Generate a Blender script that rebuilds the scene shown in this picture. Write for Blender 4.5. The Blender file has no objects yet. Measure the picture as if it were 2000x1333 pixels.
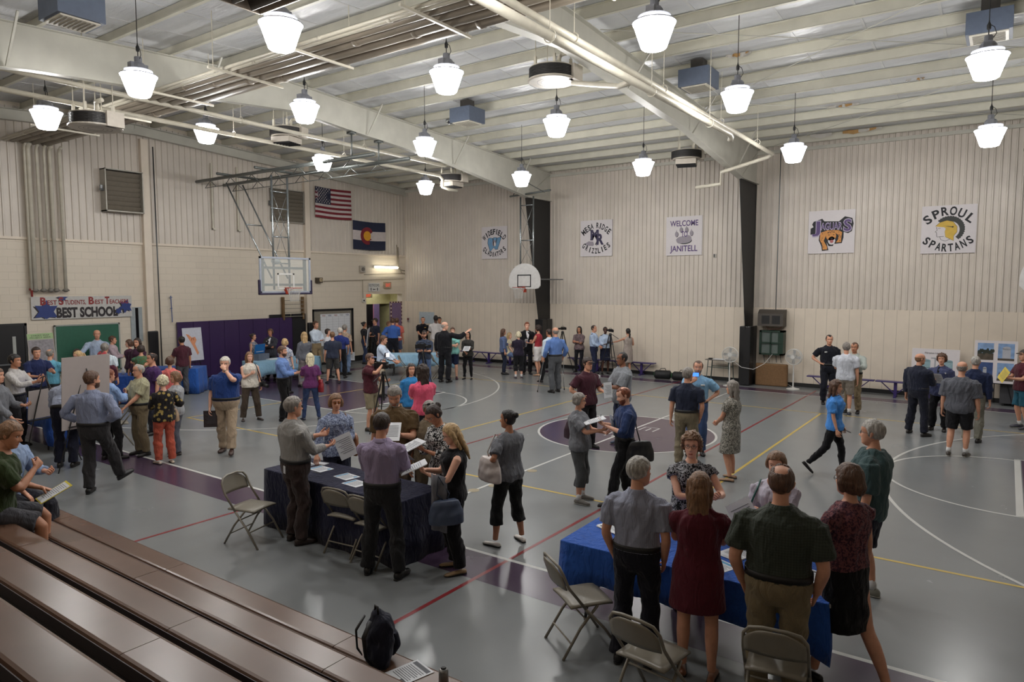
import bpy, math, random
import numpy as np
from mathutils import Vector, Matrix, Euler

SC = bpy.context.scene
COL = SC.collection
RND = random.Random(7)
PI = math.pi

# ---------------------------------------------------------------- camera
cam_data = bpy.data.cameras.new('camera')
cam_data.sensor_width = 36.0
cam_data.lens = 1354.857 / 2000 * 36.0
cam_data.clip_start = 0.05
cam_data.clip_end = 200
camera = bpy.data.objects.new('camera', cam_data)
COL.objects.link(camera)
camera.location = (6.5226, -13.3388, 3.1381)
YAW, PITCH = -0.61949, -0.08038
camera.rotation_euler = (PI / 2 + PITCH, 0, -YAW)
SC.camera = camera

# ---------------------------------------------------------------- world, exposure
world = bpy.data.worlds.new('world')
SC.world = world
world.use_nodes = True
world.node_tree.nodes['Background'].inputs[0].default_value = (0.5, 0.55, 0.6, 1)
world.node_tree.nodes['Background'].inputs[1].default_value = 0.02
SC.view_settings.view_transform = 'Standard'
SC.view_settings.look = 'None'
SC.view_settings.gamma = 1.0
SC.view_settings.exposure = 0.0
SC.view_settings.use_curve_mapping = False
LAMP_POWER = 59.0       # emission strength of the lamp lenses
try:
    SC.cycles.max_bounces = 7
    SC.cycles.diffuse_bounces = 5
    SC.cycles.glossy_bounces = 3
    SC.cycles.transmission_bounces = 6
    SC.cycles.transparent_max_bounces = 8
    SC.cycles.caustics_reflective = False
    SC.cycles.caustics_refractive = False
    SC.cycles.sample_clamp_indirect = 4.0
    SC.cycles.use_denoising = True
except Exception:
    pass

# ---------------------------------------------------------------- materials
_M = {}
def lin(c):
    out = []
    for v in c[:3]:
        v = v / 255.0
        out.append(v / 12.92 if v <= 0.04045 else ((v + 0.055) / 1.055) ** 2.4)
    return out
def mat(name, rgb, rough=0.6, metal=0.0, noise=0.06, nscale=12.0, bump=0.0, bscale=60.0, gain=1.0, spec=0.5, emit=0.0, alpha=1.0, coat=0.0, vs=1.0):
    """plain procedural material: base colour broken up by a noise, optional bump"""
    key = ('m', name)
    if key in _M: return _M[key]
    m = bpy.data.materials.new(name); m.use_nodes = True
    nt = m.node_tree; b = nt.nodes['Principled BSDF']
    l = [min(0.86, v * gain) for v in lin(rgb)]
    tc = nt.nodes.new('ShaderNodeTexCoord')
    no = nt.nodes.new('ShaderNodeTexNoise'); no.inputs['Scale'].default_value = nscale; no.inputs['Detail'].default_value = 3
    nt.links.new(tc.outputs['Object'], no.inputs['Vector'])
    r = nt.nodes.new('ShaderNodeValToRGB')
    r.color_ramp.elements[0].position = 0.3; r.color_ramp.elements[1].position = 0.7
    r.color_ramp.elements[0].color = [v * (1 - noise) for v in l] + [1]
    r.color_ramp.elements[1].color = [min(1, v * (1 + noise)) for v in l] + [1]
    nt.links.new(no.outputs['Fac'], r.inputs['Fac']); nt.links.new(r.outputs['Color'], b.inputs['Base Color'])
    b.inputs['Roughness'].default_value = rough; b.inputs['Metallic'].default_value = metal
    b.inputs['Specular IOR Level'].default_value = spec
    if coat: b.inputs['Coat Weight'].default_value = coat; b.inputs['Coat Roughness'].default_value = 0.15
    if emit:
        b.inputs['Emission Color'].default_value = l + [1]; b.inputs['Emission Strength'].default_value = emit
    if alpha < 1: b.inputs['Alpha'].default_value = alpha
    if bump:
        bn = nt.nodes.new('ShaderNodeTexNoise'); bn.inputs['Scale'].default_value = bscale; bn.inputs['Detail'].default_value = 2
        mv = nt.nodes.new('ShaderNodeMapping'); mv.inputs['Scale'].default_value = (1, 1, vs); nt.links.new(tc.outputs['Object'], mv.inputs['Vector']); nt.links.new(mv.outputs[0], bn.inputs['Vector'])
        if vs != 1: nt.links.new(mv.outputs[0], no.inputs['Vector'])
        bp = nt.nodes.new('ShaderNodeBump'); bp.inputs['Strength'].default_value = bump; bp.inputs['Distance'].default_value = 0.01
        nt.links.new(bn.outputs['Fac'], bp.inputs['Height']); nt.links.new(bp.outputs['Normal'], b.inputs['Normal'])
    _M[key] = m
    return m

def fabric(rgb, pattern=None, rgb2=None, gain=1.22):
    key = ('f', tuple(rgb), pattern, tuple(rgb2) if rgb2 else None)
    if key in _M: return _M[key]
    m = bpy.data.materials.new('fabric'); m.use_nodes = True
    nt = m.node_tree; N = nt.nodes; L = nt.links; b = N['Principled BSDF']
    def soft(c): c = lin(c); g_ = sum(c) / 3; return [v * .88 + g_ * .12 for v in c]
    c1 = [min(0.8, v * gain) for v in soft(rgb)] + [1]
    c2 = [min(0.8, v * gain) for v in soft(rgb2)] + [1] if rgb2 else [v * 0.8 for v in c1[:3]] + [1]
    tc = N.new('ShaderNodeTexCoord'); co = tc.outputs['Object']
    def ramp(src, p0, p1, a, bb, const=False):
        r = N.new('ShaderNodeValToRGB'); r.color_ramp.elements[0].position = p0; r.color_ramp.elements[1].position = p1
        r.color_ramp.elements[0].color = a; r.color_ramp.elements[1].color = bb
        if const: r.color_ramp.interpolation = 'CONSTANT'
        L.new(src, r.inputs['Fac']); return r.outputs['Color']
    def noise(s, d=2, dist=0):
        n = N.new('ShaderNodeTexNoise'); n.inputs['Scale'].default_value = s; n.inputs['Detail'].default_value = d
        n.inputs['Distortion'].default_value = dist; L.new(co, n.inputs['Vector']); return n
    if pattern in ('floral', 'print', 'camo'):
        if pattern == 'floral':
            v = N.new('ShaderNodeTexVoronoi'); v.inputs['Scale'].default_value = 13; L.new(co, v.inputs['Vector'])
            col = ramp(v.outputs['Distance'], 0.34, 0.4, c2, c1)
        else:
            n = noise(34 if pattern == 'print' else 22, 1, 1.5)
            col = ramp(n.outputs['Fac'], 0.47, 0.53, c1, c2)
    elif pattern in ('plaid', 'stripes', 'vstripes', 'grid'):
        w = N.new('ShaderNodeTexWave'); w.wave_type = 'BANDS'; w.bands_direction = 'Z' if pattern == 'stripes' else 'X'
        w.inputs['Scale'].default_value = {'plaid': 9, 'grid': 16, 'stripes': 12, 'vstripes': 24}[pattern]; L.new(co, w.inputs['Vector'])
        col = ramp(w.outputs['Fac'], 0.35, 0.65, c1, c2)
        if pattern in ('plaid', 'grid'):
            w2 = N.new('ShaderNodeTexWave'); w2.bands_direction = 'Z'; w2.inputs['Scale'].default_value = w.inputs['Scale'].default_value
            L.new(co, w2.inputs['Vector'])
            c_b = ramp(w2.outputs['Fac'], 0.35, 0.65, c1, c2)
            mx = N.new('ShaderNodeMix'); mx.data_type = 'RGBA'; mx.inputs[0].default_value = 0.5
            L.new(col, mx.inputs[6]); L.new(c_b, mx.inputs[7]); col = mx.outputs[2]
    else:
        n = noise(40 if pattern == 'heather' else 7, 3)
        k = 0.18 if pattern == 'heather' else 0.07
        col = ramp(n.outputs['Fac'], 0.35, 0.65, [v * (1 - k) for v in c1[:3]] + [1], [min(.85, v * (1 + k)) for v in c1[:3]] + [1])
    L.new(col, b.inputs['Base Color'])
    b.inputs['Roughness'].default_value = 0.85; b.inputs['Specular IOR Level'].default_value = 0.2
    b.inputs['Sheen Weight'].default_value = 0.1
    n2 = noise(9, 3, 0.8)
    mp = N.new('ShaderNodeMapping'); mp.inputs['Scale'].default_value = (1.6, 1.6, 0.7); L.new(co, mp.inputs['Vector']); L.new(mp.outputs['Vector'], n2.inputs['Vector'])
    bp = N.new('ShaderNodeBump'); bp.inputs['Strength'].default_value = 0.8; bp.inputs['Distance'].default_value = 0.04
    L.new(n2.outputs['Fac'], bp.inputs['Height']); L.new(bp.outputs['Normal'], b.inputs['Normal'])
    _M[key] = m
    return m

# ---------------------------------------------------------------- mesh helper
def nrm(v):
    v = np.asarray(v, float); n = np.linalg.norm(v)
    return v / n if n > 1e-12 else v
class MB:
    def __init__(self, o=(0, 0, 0), u=(1, 0, 0), v=(0, 1, 0), w=(0, 0, 1)):
        self.V = []; self.F = []; self.MI = []; self.mi = 0; self.n = 0
        self.frame(o, u, v, w)
    def frame(self, o, u=(1, 0, 0), v=(0, 1, 0), w=(0, 0, 1)):
        self.o = np.array(o, float); self.A = np.array([u, v, w], float); return self
    def add(self, verts, faces):
        verts = np.asarray(verts, float) @ self.A + self.o
        b = self.n
        self.V.append(verts); self.n += len(verts)
        self.F += [tuple(i + b for i in f) for f in faces]; self.MI += [self.mi] * len(faces)
        return self
    def mat(self, i): self.mi = i; return self
    def box(self, c, s, rz=0.0, ry=0.0, rx=0.0):
        h = np.array(s, float) / 2
        p = np.array([[x, y, z] for x in (-1, 1) for y in (-1, 1) for z in (-1, 1)]) * h
        if rz or ry or rx:
            R = np.array(Euler((rx, ry, rz)).to_matrix()); p = p @ R.T
        self.add(p + np.array(c, float), [(0, 1, 3, 2), (4, 6, 7, 5), (0, 4, 5, 1), (2, 3, 7, 6), (0, 2, 6, 4), (1, 5, 7, 3)]); return self
    def bb(self, a, b):
        a = np.array(a, float); b = np.array(b, float); return self.box((a + b) / 2, abs(b - a))
    def bar(self, p, q, w, h=None, up=(0, 0, 1)):
        p = np.array(p, float); q = np.array(q, float); h = h or w
        d = nrm(q - p); s = np.cross(d, up)
        if np.linalg.norm(s) < 1e-6: s = np.cross(d, (1, 0, 0))
        s = nrm(s) * w / 2; t = nrm(np.cross(s, d)) * h / 2
        v = [a + i * s + j * t for a in (p, q) for i, j in ((-1, -1), (1, -1), (1, 1), (-1, 1))]
        self.add(v, [(3, 2, 1, 0), (4, 5, 6, 7), (0, 1, 5, 4), (1, 2, 6, 5), (2, 3, 7, 6), (3, 0, 4, 7)]); return self
    def tube(self, pts, rad, seg=8, flat=None, closed=False, round_ends=False, up=None):
        P = [np.array(p, float) for p in pts]
        rad = [rad] * len(P) if np.isscalar(rad) else list(rad)
        if round_ends:
            r0, r1 = rad[0], rad[-1]; d0 = nrm(P[0] - P[1]); d1 = nrm(P[-1] - P[-2])
            P = [P[0] + d0 * r0 * .98, P[0] + d0 * r0 * .7] + P + [P[-1] + d1 * r1 * .7, P[-1] + d1 * r1 * .98]
            rad = [r0 * .2, r0 * .72] + rad + [r1 * .72, r1 * .2]
        n = len(P); V = []; F = []
        T = []
        for i in range(n):
            a = P[(i - 1) % n] if (closed or i > 0) else P[i]; b = P[(i + 1) % n] if (closed or i < n - 1) else P[i]
            T.append(nrm(b - a))
        N = np.array(up, float) if up is not None else (np.array([0, 0, 1.]) if abs(T[0][2]) < .9 else np.array([0, 1., 0]))
        for i in range(n):
            N = nrm(N - T[i] * (N @ T[i])); B = np.cross(T[i], N)
            fl = flat[i] if isinstance(flat, (list, tuple)) else (flat or 1.0)
            for k in range(seg):
                a = 2 * PI * k / seg
                V.append(P[i] + rad[i] * (math.cos(a) * B * 1.0 + math.sin(a) * N * fl))
        m = n if closed else n - 1
        for i in range(m):
            for k in range(seg):
                a = i * seg + k; b = i * seg + (k + 1) % seg; j = ((i + 1) % n) * seg
                F.append((a, b, j + (k + 1) % seg, j + k))
        if not closed:
            F.append(tuple(range(seg))[::-1]); F.append(tuple(range((n - 1) * seg, n * seg)))
        self.add(V, F); return self
    def cyl(self, p, q, r, seg=12, r2=None): return self.tube([p, q], [r, r if r2 is None else r2], seg)
    def lathe(self, prof, c=(0, 0, 0), seg=20, sx=1.0, sy=1.0):
        V = []; F = []; n = len(prof)
        for r, z in prof:
            for k in range(seg):
                a = 2 * PI * k / seg; V.append((c[0] + r * sx * math.cos(a), c[1] + r * sy * math.sin(a), c[2] + z))
        for i in range(n - 1):
            for k in range(seg):
                a = i * seg + k; b = i * seg + (k + 1) % seg; F.append((a, b, b + seg, a + seg))
        F.append(tuple(range(seg))[::-1]); F.append(tuple(range((n - 1) * seg, n * seg)))
        self.add(V, F); return self
    def ell(self, c, r, seg=12, rings=8):
        V = []; F = []
        for i in range(rings + 1):
            t = PI * (0.02 + 0.96 * i / rings)
            for k in range(seg):
                a = 2 * PI * k / seg
                V.append((c[0] + r[0] * math.sin(t) * math.cos(a), c[1] + r[1] * math.sin(t) * math.sin(a), c[2] - r[2] * math.cos(t)))
        for i in range(rings):
            for k in range(seg):
                a = i * seg + k; b = i * seg + (k + 1) % seg; F.append((a, b, b + seg, a + seg))
        F.append(tuple(range(seg))[::-1]); F.append(tuple(range(rings * seg, (rings + 1) * seg)))
        self.add(V, F); return self
    def poly(self, pts, w0=0.0, w1=0.002):
        """flat outline (list of 2-D points in the frame's u,v) given a thickness from w0 to w1"""
        n = len(pts)
        a = sum(pts[i][0] * pts[(i + 1) % n][1] - pts[(i + 1) % n][0] * pts[i][1] for i in range(n))
        if a < 0: pts = pts[::-1]
        V = [(p[0], p[1], w0) for p in pts] + [(p[0], p[1], w1) for p in pts]
        F = [tuple(range(n))[::-1], tuple(range(n, 2 * n))] + [(i, (i + 1) % n, n + (i + 1) % n, n + i) for i in range(n)]
        self.add(V, F); return self
    def sheet(self, G, close_u=False):
        """grid of points G[i][j]"""
        G = np.asarray(G, float); a, b = G.shape[:2]
        F = [(i * b + j, ((i + 1) % a) * b + j, ((i + 1) % a) * b + j + 1, i * b + j + 1) for i in range(a if close_u else a - 1) for j in range(b - 1)]
        self.add(G.reshape(-1, 3), F); return self
    def data(self, name='mesh', smooth=False):
        me = bpy.data.meshes.new(name)
        V = np.concatenate(self.V) if self.V else np.zeros((0, 3))
        me.from_pydata(V.tolist(), [], self.F)
        if any(self.MI): me.polygons.foreach_set('material_index', self.MI)
        if smooth: me.polygons.foreach_set('use_smooth', [True] * len(me.polygons))
        me.update(); return me
    def build(self, name, mats, parent=None, smooth=False, loc=None, bevel=0, fix=True):
        me = self.data(name, smooth)
        if fix:
            import bmesh
            bm = bmesh.new(); bm.from_mesh(me); bmesh.ops.recalc_face_normals(bm, faces=bm.faces); bm.to_mesh(me); bm.free()
        for m in (mats if isinstance(mats, (list, tuple)) else [mats]): me.materials.append(m)
        return put(name, me, parent, loc, bevel)

def put(name, me, parent=None, loc=None, bevel=0):
    o = bpy.data.objects.new(name, me); COL.objects.link(o)
    if parent is not None: o.parent = parent
    if loc is not None: o.location = loc
    if bevel:
        b = o.modifiers.new('bevel', 'BEVEL'); b.width = bevel; b.segments = 2; b.limit_method = 'ANGLE'
        b.angle_limit = 0.7
    return o
def tag(o, label=None, cat=None, group=None, kind=None):
    if label: o['label'] = label
    if cat: o['category'] = cat
    if group: o['group'] = group
    if kind: o['kind'] = kind
    return o
def thing(name, label, cat, loc=(0, 0, 0), rz=0.0, group=None):
    o = bpy.data.objects.new(name, None); COL.objects.link(o); o.empty_display_size = 0.1
    o.location = loc; o.rotation_euler = (0, 0, rz)
    return tag(o, label, cat, group)
def struct(o, label=None):
    return tag(o, label, None, None, 'structure')
def copy_tree(o, loc=None, rz=None, label=None, group=None, parent=None):
    c = o.copy(); COL.objects.link(c)
    if parent is not None: c.parent = parent
    if loc is not None: c.location = loc
    if rz is not None: c.rotation_euler = (0, 0, rz)
    if label: c['label'] = label
    if group: c['group'] = group
    for ch in list(o.children):
        copy_tree(ch, parent=c)
    return c
_TXT = {}
def text_geo(s, bold=0.0):
    """outline of a word from the built-in font: verts in units of letter height, faces, width"""
    key = (s, bold)
    if key in _TXT: return _TXT[key]
    cu = bpy.data.curves.new('t', 'FONT'); cu.body = s; cu.size = 1.0; cu.resolution_u = 3; cu.offset = bold; cu.fill_mode = 'FRONT'
    ob = bpy.data.objects.new('t', cu); COL.objects.link(ob)
    dg = bpy.context.evaluated_depsgraph_get(); dg.update()
    me = bpy.data.meshes.new_from_object(ob.evaluated_get(dg))
    V = np.array([v.co[:2] for v in me.vertices]) if len(me.vertices) else np.zeros((0, 2))
    F = [tuple(p.vertices) for p in me.polygons]
    bpy.data.objects.remove(ob); bpy.data.curves.remove(cu); bpy.data.meshes.remove(me)
    if len(V):
        V = V - [V[:, 0].min(), 0]; wd = V[:, 0].max()
    else: wd = 0.3
    _TXT[key] = (V, F, wd); return _TXT[key]
def write(mb, s, cx, cy, h, w=None, bold=0.0, z=0.003, align='c', rot=0.0, slant=0.0):
    """write s centred on (cx, cy) in the mb frame, capitals h tall, total width w"""
    V, F, wd = text_geo(s, bold)
    if not len(V): return
    cap = 0.69
    k = h / cap; kx = (w / wd) if w else k
    U = np.stack([V[:, 0] * kx + slant * V[:, 1] * k, V[:, 1] * k], 1)
    U[:, 0] -= {'c': wd * kx / 2, 'l': 0}[align]; U[:, 1] -= h / 2
    if rot:
        c, s_ = math.cos(rot), math.sin(rot); U = U @ np.array([[c, s_], [-s_, c]])
    mb.add(np.column_stack([U[:, 0] + cx, U[:, 1] + cy, np.full(len(U), z)]), F)
def write_arc(mb, s, yc, drop, half, h, hw, bold=0.0, z=0.004, down=False):
    n = len(s)
    for i, ch in enumerate(s):
        if ch == ' ': continue
        t = -1 + 2 * i / (n - 1); x = half * t; k = -1 if down else 1; y = yc - k * drop * t * t; r = -k * 1.5 * drop / half * t
        write(mb, ch, x, y, h, hw * (.4 if ch == 'I' else 1.3 if ch in 'WM' else 1.0), bold, z, rot=r)
# ---------------------------------------------------------------- people
def _noise3(P, s, seed=0):
    """cheap smooth pseudo-noise from crossed sines, about -1..1"""
    r = np.random.RandomState(seed); out = np.zeros(len(P))
    for i in range(5):
        d = r.normal(size=3); d /= np.linalg.norm(d); ph = r.uniform(0, 6.28)
        out += np.sin(P @ d * s * (0.7 + 0.35 * i) + ph + 1.3 * np.sin(P @ r.normal(size=3) * s * 0.5))
    return out / 3.2
def remesh(mb, vox, smooth=3, disp=None):
    me = mb.data('tmp'); ob = bpy.data.objects.new('tmp', me); COL.objects.link(ob)
    r = ob.modifiers.new('r', 'REMESH'); r.mode = 'VOXEL'; r.voxel_size = vox; r.use_smooth_shade = True
    if smooth:
        s = ob.modifiers.new('s', 'SMOOTH'); s.factor = 0.5; s.iterations = smooth
    dg = bpy.context.evaluated_depsgraph_get(); dg.update()
    out = bpy.data.meshes.new_from_object(ob.evaluated_get(dg))
    bpy.data.objects.remove(ob); bpy.data.meshes.remove(me)
    if disp:
        n = len(out.vertices); co = np.empty(n * 3); out.vertices.foreach_get('co', co); co = co.reshape(-1, 3)
        no = np.empty(n * 3); out.vertices.foreach_get('normal', no); no = no.reshape(-1, 3)
        co = disp(co, no); out.vertices.foreach_set('co', co.ravel())
    out.polygons.foreach_set('use_smooth', [True] * len(out.polygons)); out.update()
    return out
def mesh_np(me):
    n = len(me.vertices); co = np.empty(n * 3); me.vertices.foreach_get('co', co)
    return co.reshape(-1, 3), [tuple(p.vertices) for p in me.polygons]

SKIN = [(196, 150, 128), (178, 130, 106), (156, 108, 82), (116, 76, 56), (72, 46, 36)]
HAIRC = dict(black=(24, 20, 20), dark=(44, 32, 27), brown=(78, 54, 40), lbrown=(112, 82, 58), blond=(168, 140, 100), red=(112, 60, 38),
             grey=(120, 114, 108), white=(190, 184, 174), silver=(150, 146, 140), plat=(198, 188, 160))
def skin_mats(t):
    c = SKIN[t]
    return [mat('skin%d' % t, c, 0.5, noise=0.06, nscale=20, gain=1.42, bump=0.05, bscale=90),
            mat('lip%d' % t, (c[0] * .86, c[1] * .62, c[2] * .62), 0.4, gain=1.2),
            mat('eye_white', (205, 200, 195), 0.25), mat('iris', (30, 22, 18), 0.15)]
def hair_mat(c):
    key = ('h', c)
    if key in _M: return _M[key]
    m = mat('hair_' + c, HAIRC[c], 0.45, noise=0.4, nscale=60, gain=1.25, bump=0.8, bscale=110, vs=.22)
    _M[key] = m; return m

_HEADS = {}
def head_geo(fem, seg=40):
    """head grid: verts (face towards +y, origin between the eyes' height and the middle of the head), faces, lip flags"""
    if fem in _HEADS: return _HEADS[fem]
    zs = np.array([-.128, -.122, -.112, -.101, -.092, -.084, -.077, -.070, -.063, -.055, -.047, -.039, -.030, -.020, -.010, 0, .010, .020, .032, .046, .06, .074, .088, .100, .109, .115])
    fz = [-.13, -.115, -.1, -.08, -.06, -.03, 0, .02, .045, .07, .09, .105, .116]
    front = np.interp(zs, fz, [.045, .074, .084, .085, .087, .086, .083, .09, .09, .082, .064, .042, .004])
    back = np.interp(zs, fz, [.0, -.005, -.02, -.05, -.07, -.088, -.098, -.102, -.104, -.097, -.08, -.056, -.004])
    half = np.interp(zs, fz, [.02, .036, .047, .057, .062, .068, .072, .074, .077, .074, .063, .046, .004])
    if fem: half = half * np.interp(zs, [-.13, -.06, 0], [.86, .93, .98]); front = front - .002
    V = []; L = []
    for z, f, b, h in zip(zs, front, back, half):
        cy = (f + b) / 2 + (0.012 if z < .05 else 0); fy, by = f - cy, cy - b
        for k in range(seg):
            t = 2 * PI * k / seg; t = t - 0.35 * math.sin(2 * t) * 0 
            # denser columns at the front (t = pi/2)
            u = (k / seg) * 2 - 1
            t = PI / 2 + PI * (u * 0.45 + 0.55 * u ** 3)
            ct, st = math.cos(t), math.sin(t)
            p = 2.25
            rr = 1.0 / ((abs(ct) ** p + abs(st) ** p) ** (1 / p))
            x = h * ct * rr; y = cy + (fy if st > 0 else by) * st * rr
            if st > 0:
                g = lambda x0, z0, sx, sz: math.exp(-((abs(x) - x0) / sx) ** 2 - ((z - z0) / sz) ** 2)
                nose = math.exp(-(x / .0115) ** 2) * (.026 * math.exp(-((z + .036) / .013) ** 2) + .013 * math.exp(-((z + .014) / .018) ** 2))
                nose += .007 * g(.014, -.042, .008, .009)
                y += nose - .0125 * g(.031, .001, .016, .013) + .005 * g(.028, .022, .022, .008) + .005 * g(.042, -.03, .02, .02)
                y += .0055 * g(0, -.071, .02, .006) + .005 * g(0, -.082, .017, .0055) - .003 * g(0, -.0765, .022, .0028) - .004 * g(0, -.093, .02, .006) + .006 * g(0, -.108, .022, .012)
            V.append((x, y, z)); L.append(abs(x) < .024 and -.086 < z < -.068 and st > .6)
    F = []; n = len(zs)
    for i in range(n - 1):
        for k in range(seg):
            a = i * seg + k; b = i * seg + (k + 1) % seg; F.append((a, b, b + seg, a + seg))
    F.append(tuple(range(seg))[::-1]); F.append(tuple(range((n - 1) * seg, n * seg)))
    flags = [1 if all(L[i] for i in f) else 0 for f in F]
    _HEADS[fem] = (np.array(V), F, flags)
    return _HEADS[fem]

def hand_geo(mb, wrist, d, n, side, curl=0.5, sc=1.0, seg=6, spread=1.0):
    """palm and five separate fingers; d = direction of the forearm, n = the way the palm faces, side = +1 right hand"""
    d = nrm(d); n = nrm(np.array(n, float) - d * (np.array(n, float) @ d))
    t = nrm(np.cross(d, n)) * side        # towards the thumb
    w = np.array(wrist, float); S = sc
    P = [w - d * .02 * S, w, w + d * .03 * S, w + d * .065 * S, w + d * .092 * S]
    mb.tube(P, [.024 * S, .026 * S, .036 * S, .042 * S, .040 * S], seg=10, flat=[.85, .8, .45, .36, .3], up=n)
    for i, (off, ln) in enumerate(((.031, .070), (.0105, .079), (-.0105, .073), (-.031, .057))):
        base = w + d * (.086 - abs(off) * .12) * S + t * off * S
        c = curl * (1 + .15 * i); dd = nrm(d + t * off * 3.2 * spread); p = base.copy(); pts = [p - dd * .012 * S]; ang = 0
        for q, fr in enumerate((.46, .31, .25)):
            ang += c * (.75, 1.0, .7)[q]
            dir_ = dd * math.cos(ang) + n * math.sin(ang)
            pts.append(p.copy()); p = p + dir_ * ln * fr * S
        pts.append(p)
        mb.tube(pts, [.0085 * S, .009 * S, .0085 * S, .0078 * S, .0062 * S], seg=seg, round_ends=True)
    b = w + d * .022 * S + t * .022 * S
    q1 = b + (t * .55 + d * .62 + n * .35) * .036 * S; q2 = q1 + nrm(t * .25 + d * .85 + n * (.3 + curl * .5)) * .032 * S; q3 = q2 + nrm(d * .8 + n * (.4 + curl * .9) - t * .1) * .024 * S
    mb.tube([b, q1, q2, q3], [.016 * S, .0125 * S, .0102 * S, .008 * S], seg=seg, round_ends=True)

ARMS = {   # hand target (x outwards, y forwards, z up), elbow hint (x outwards, y, z), palm way (x outwards, y, z), curl
    'side': ((.255, .03, .80), (.4, -1, -.2), (-1, .1, 0), .45),
    'relax': ((.25, .10, .83), (.5, -1, -.2), (-1, .1, 0), .5),
    'pocket': ((.205, .06, .875), (.6, -1, .1), (-1, .2, 0), .6),
    'hip': ((.185, .045, 1.03), (1, -.55, .1), (-1, .3, -.2), .8),
    'front': ((.10, .34, 1.13), (.6, -.6, -1), (-.3, .1, 1), .7),
    'read': ((.10, .30, 1.20), (.7, -.5, -1), (-.3, -.3, 1), .7),
    'clasp': ((.035, .25, 1.00), (.9, -.5, -.6), (-.9, -.3, 0), .8),
    'fold': ((-.07, .215, 1.18), (.9, .35, -.8), (0, -1, .1), .4),
    'fold2': ((-.05, .20, 1.14), (.9, .3, -.8), (0, -1, .1), .4),
    'chin': ((.01, .17, 1.46), (.7, .5, -1), (-.2, -1, .1), .9),
    'mouth': ((.03, .19, 1.545), (.8, .5, -1), (-.2, -1, .1), .7),
    'point': ((.22, .66, 1.42), (.5, 0, -1), (-.5, 0, -1), .15),
    'out': ((.50, .35, 1.15), (.3, -.5, -1), (-.2, .3, 1), .4),
    'phone': ((.05, .36, 1.53), (.8, -.2, -1), (-.5, -.6, 0), .9),
    'gest': ((.16, .36, 1.22), (.8, -.3, -1), (-.6, -.1, .6), .5),
    'back': ((.08, -.17, .96), (.9, -.6, .2), (0, -1, 0), .6),
    'bag': ((.20, .16, 1.18), (.8, -.6, -.8), (-.8, 0, .4), 1.0),
    'crutch': ((.30, .10, .92), (.6, -1, 0), (-1, 0, 0), 1.0),
    'cane': ((.16, .36, .92), (.5, -.8, -.3), (-.2, 0, -1), .9),
    'table': ((.28, .32, .84), (.6, -.8, 0), (0, .1, -1), .2),
    'lap': ((.12, .42, .70), (.9, -.5, 0), (0, 0, -1), .5),
}
def ik(a, t, l1, l2, hint):
    a = np.array(a, float); t = np.array(t, float); v = t - a; d = np.linalg.norm(v)
    d2 = min(d, (l1 + l2) * .995); v = nrm(v); t = a + v * d2
    c = (l1 * l1 + d2 * d2 - l2 * l2) / (2 * d2); h = math.sqrt(max(0, l1 * l1 - c * c))
    hint = np.array(hint, float); hn = nrm(hint - v * (hint @ v))
    return a + v * c + hn * h, t

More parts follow.
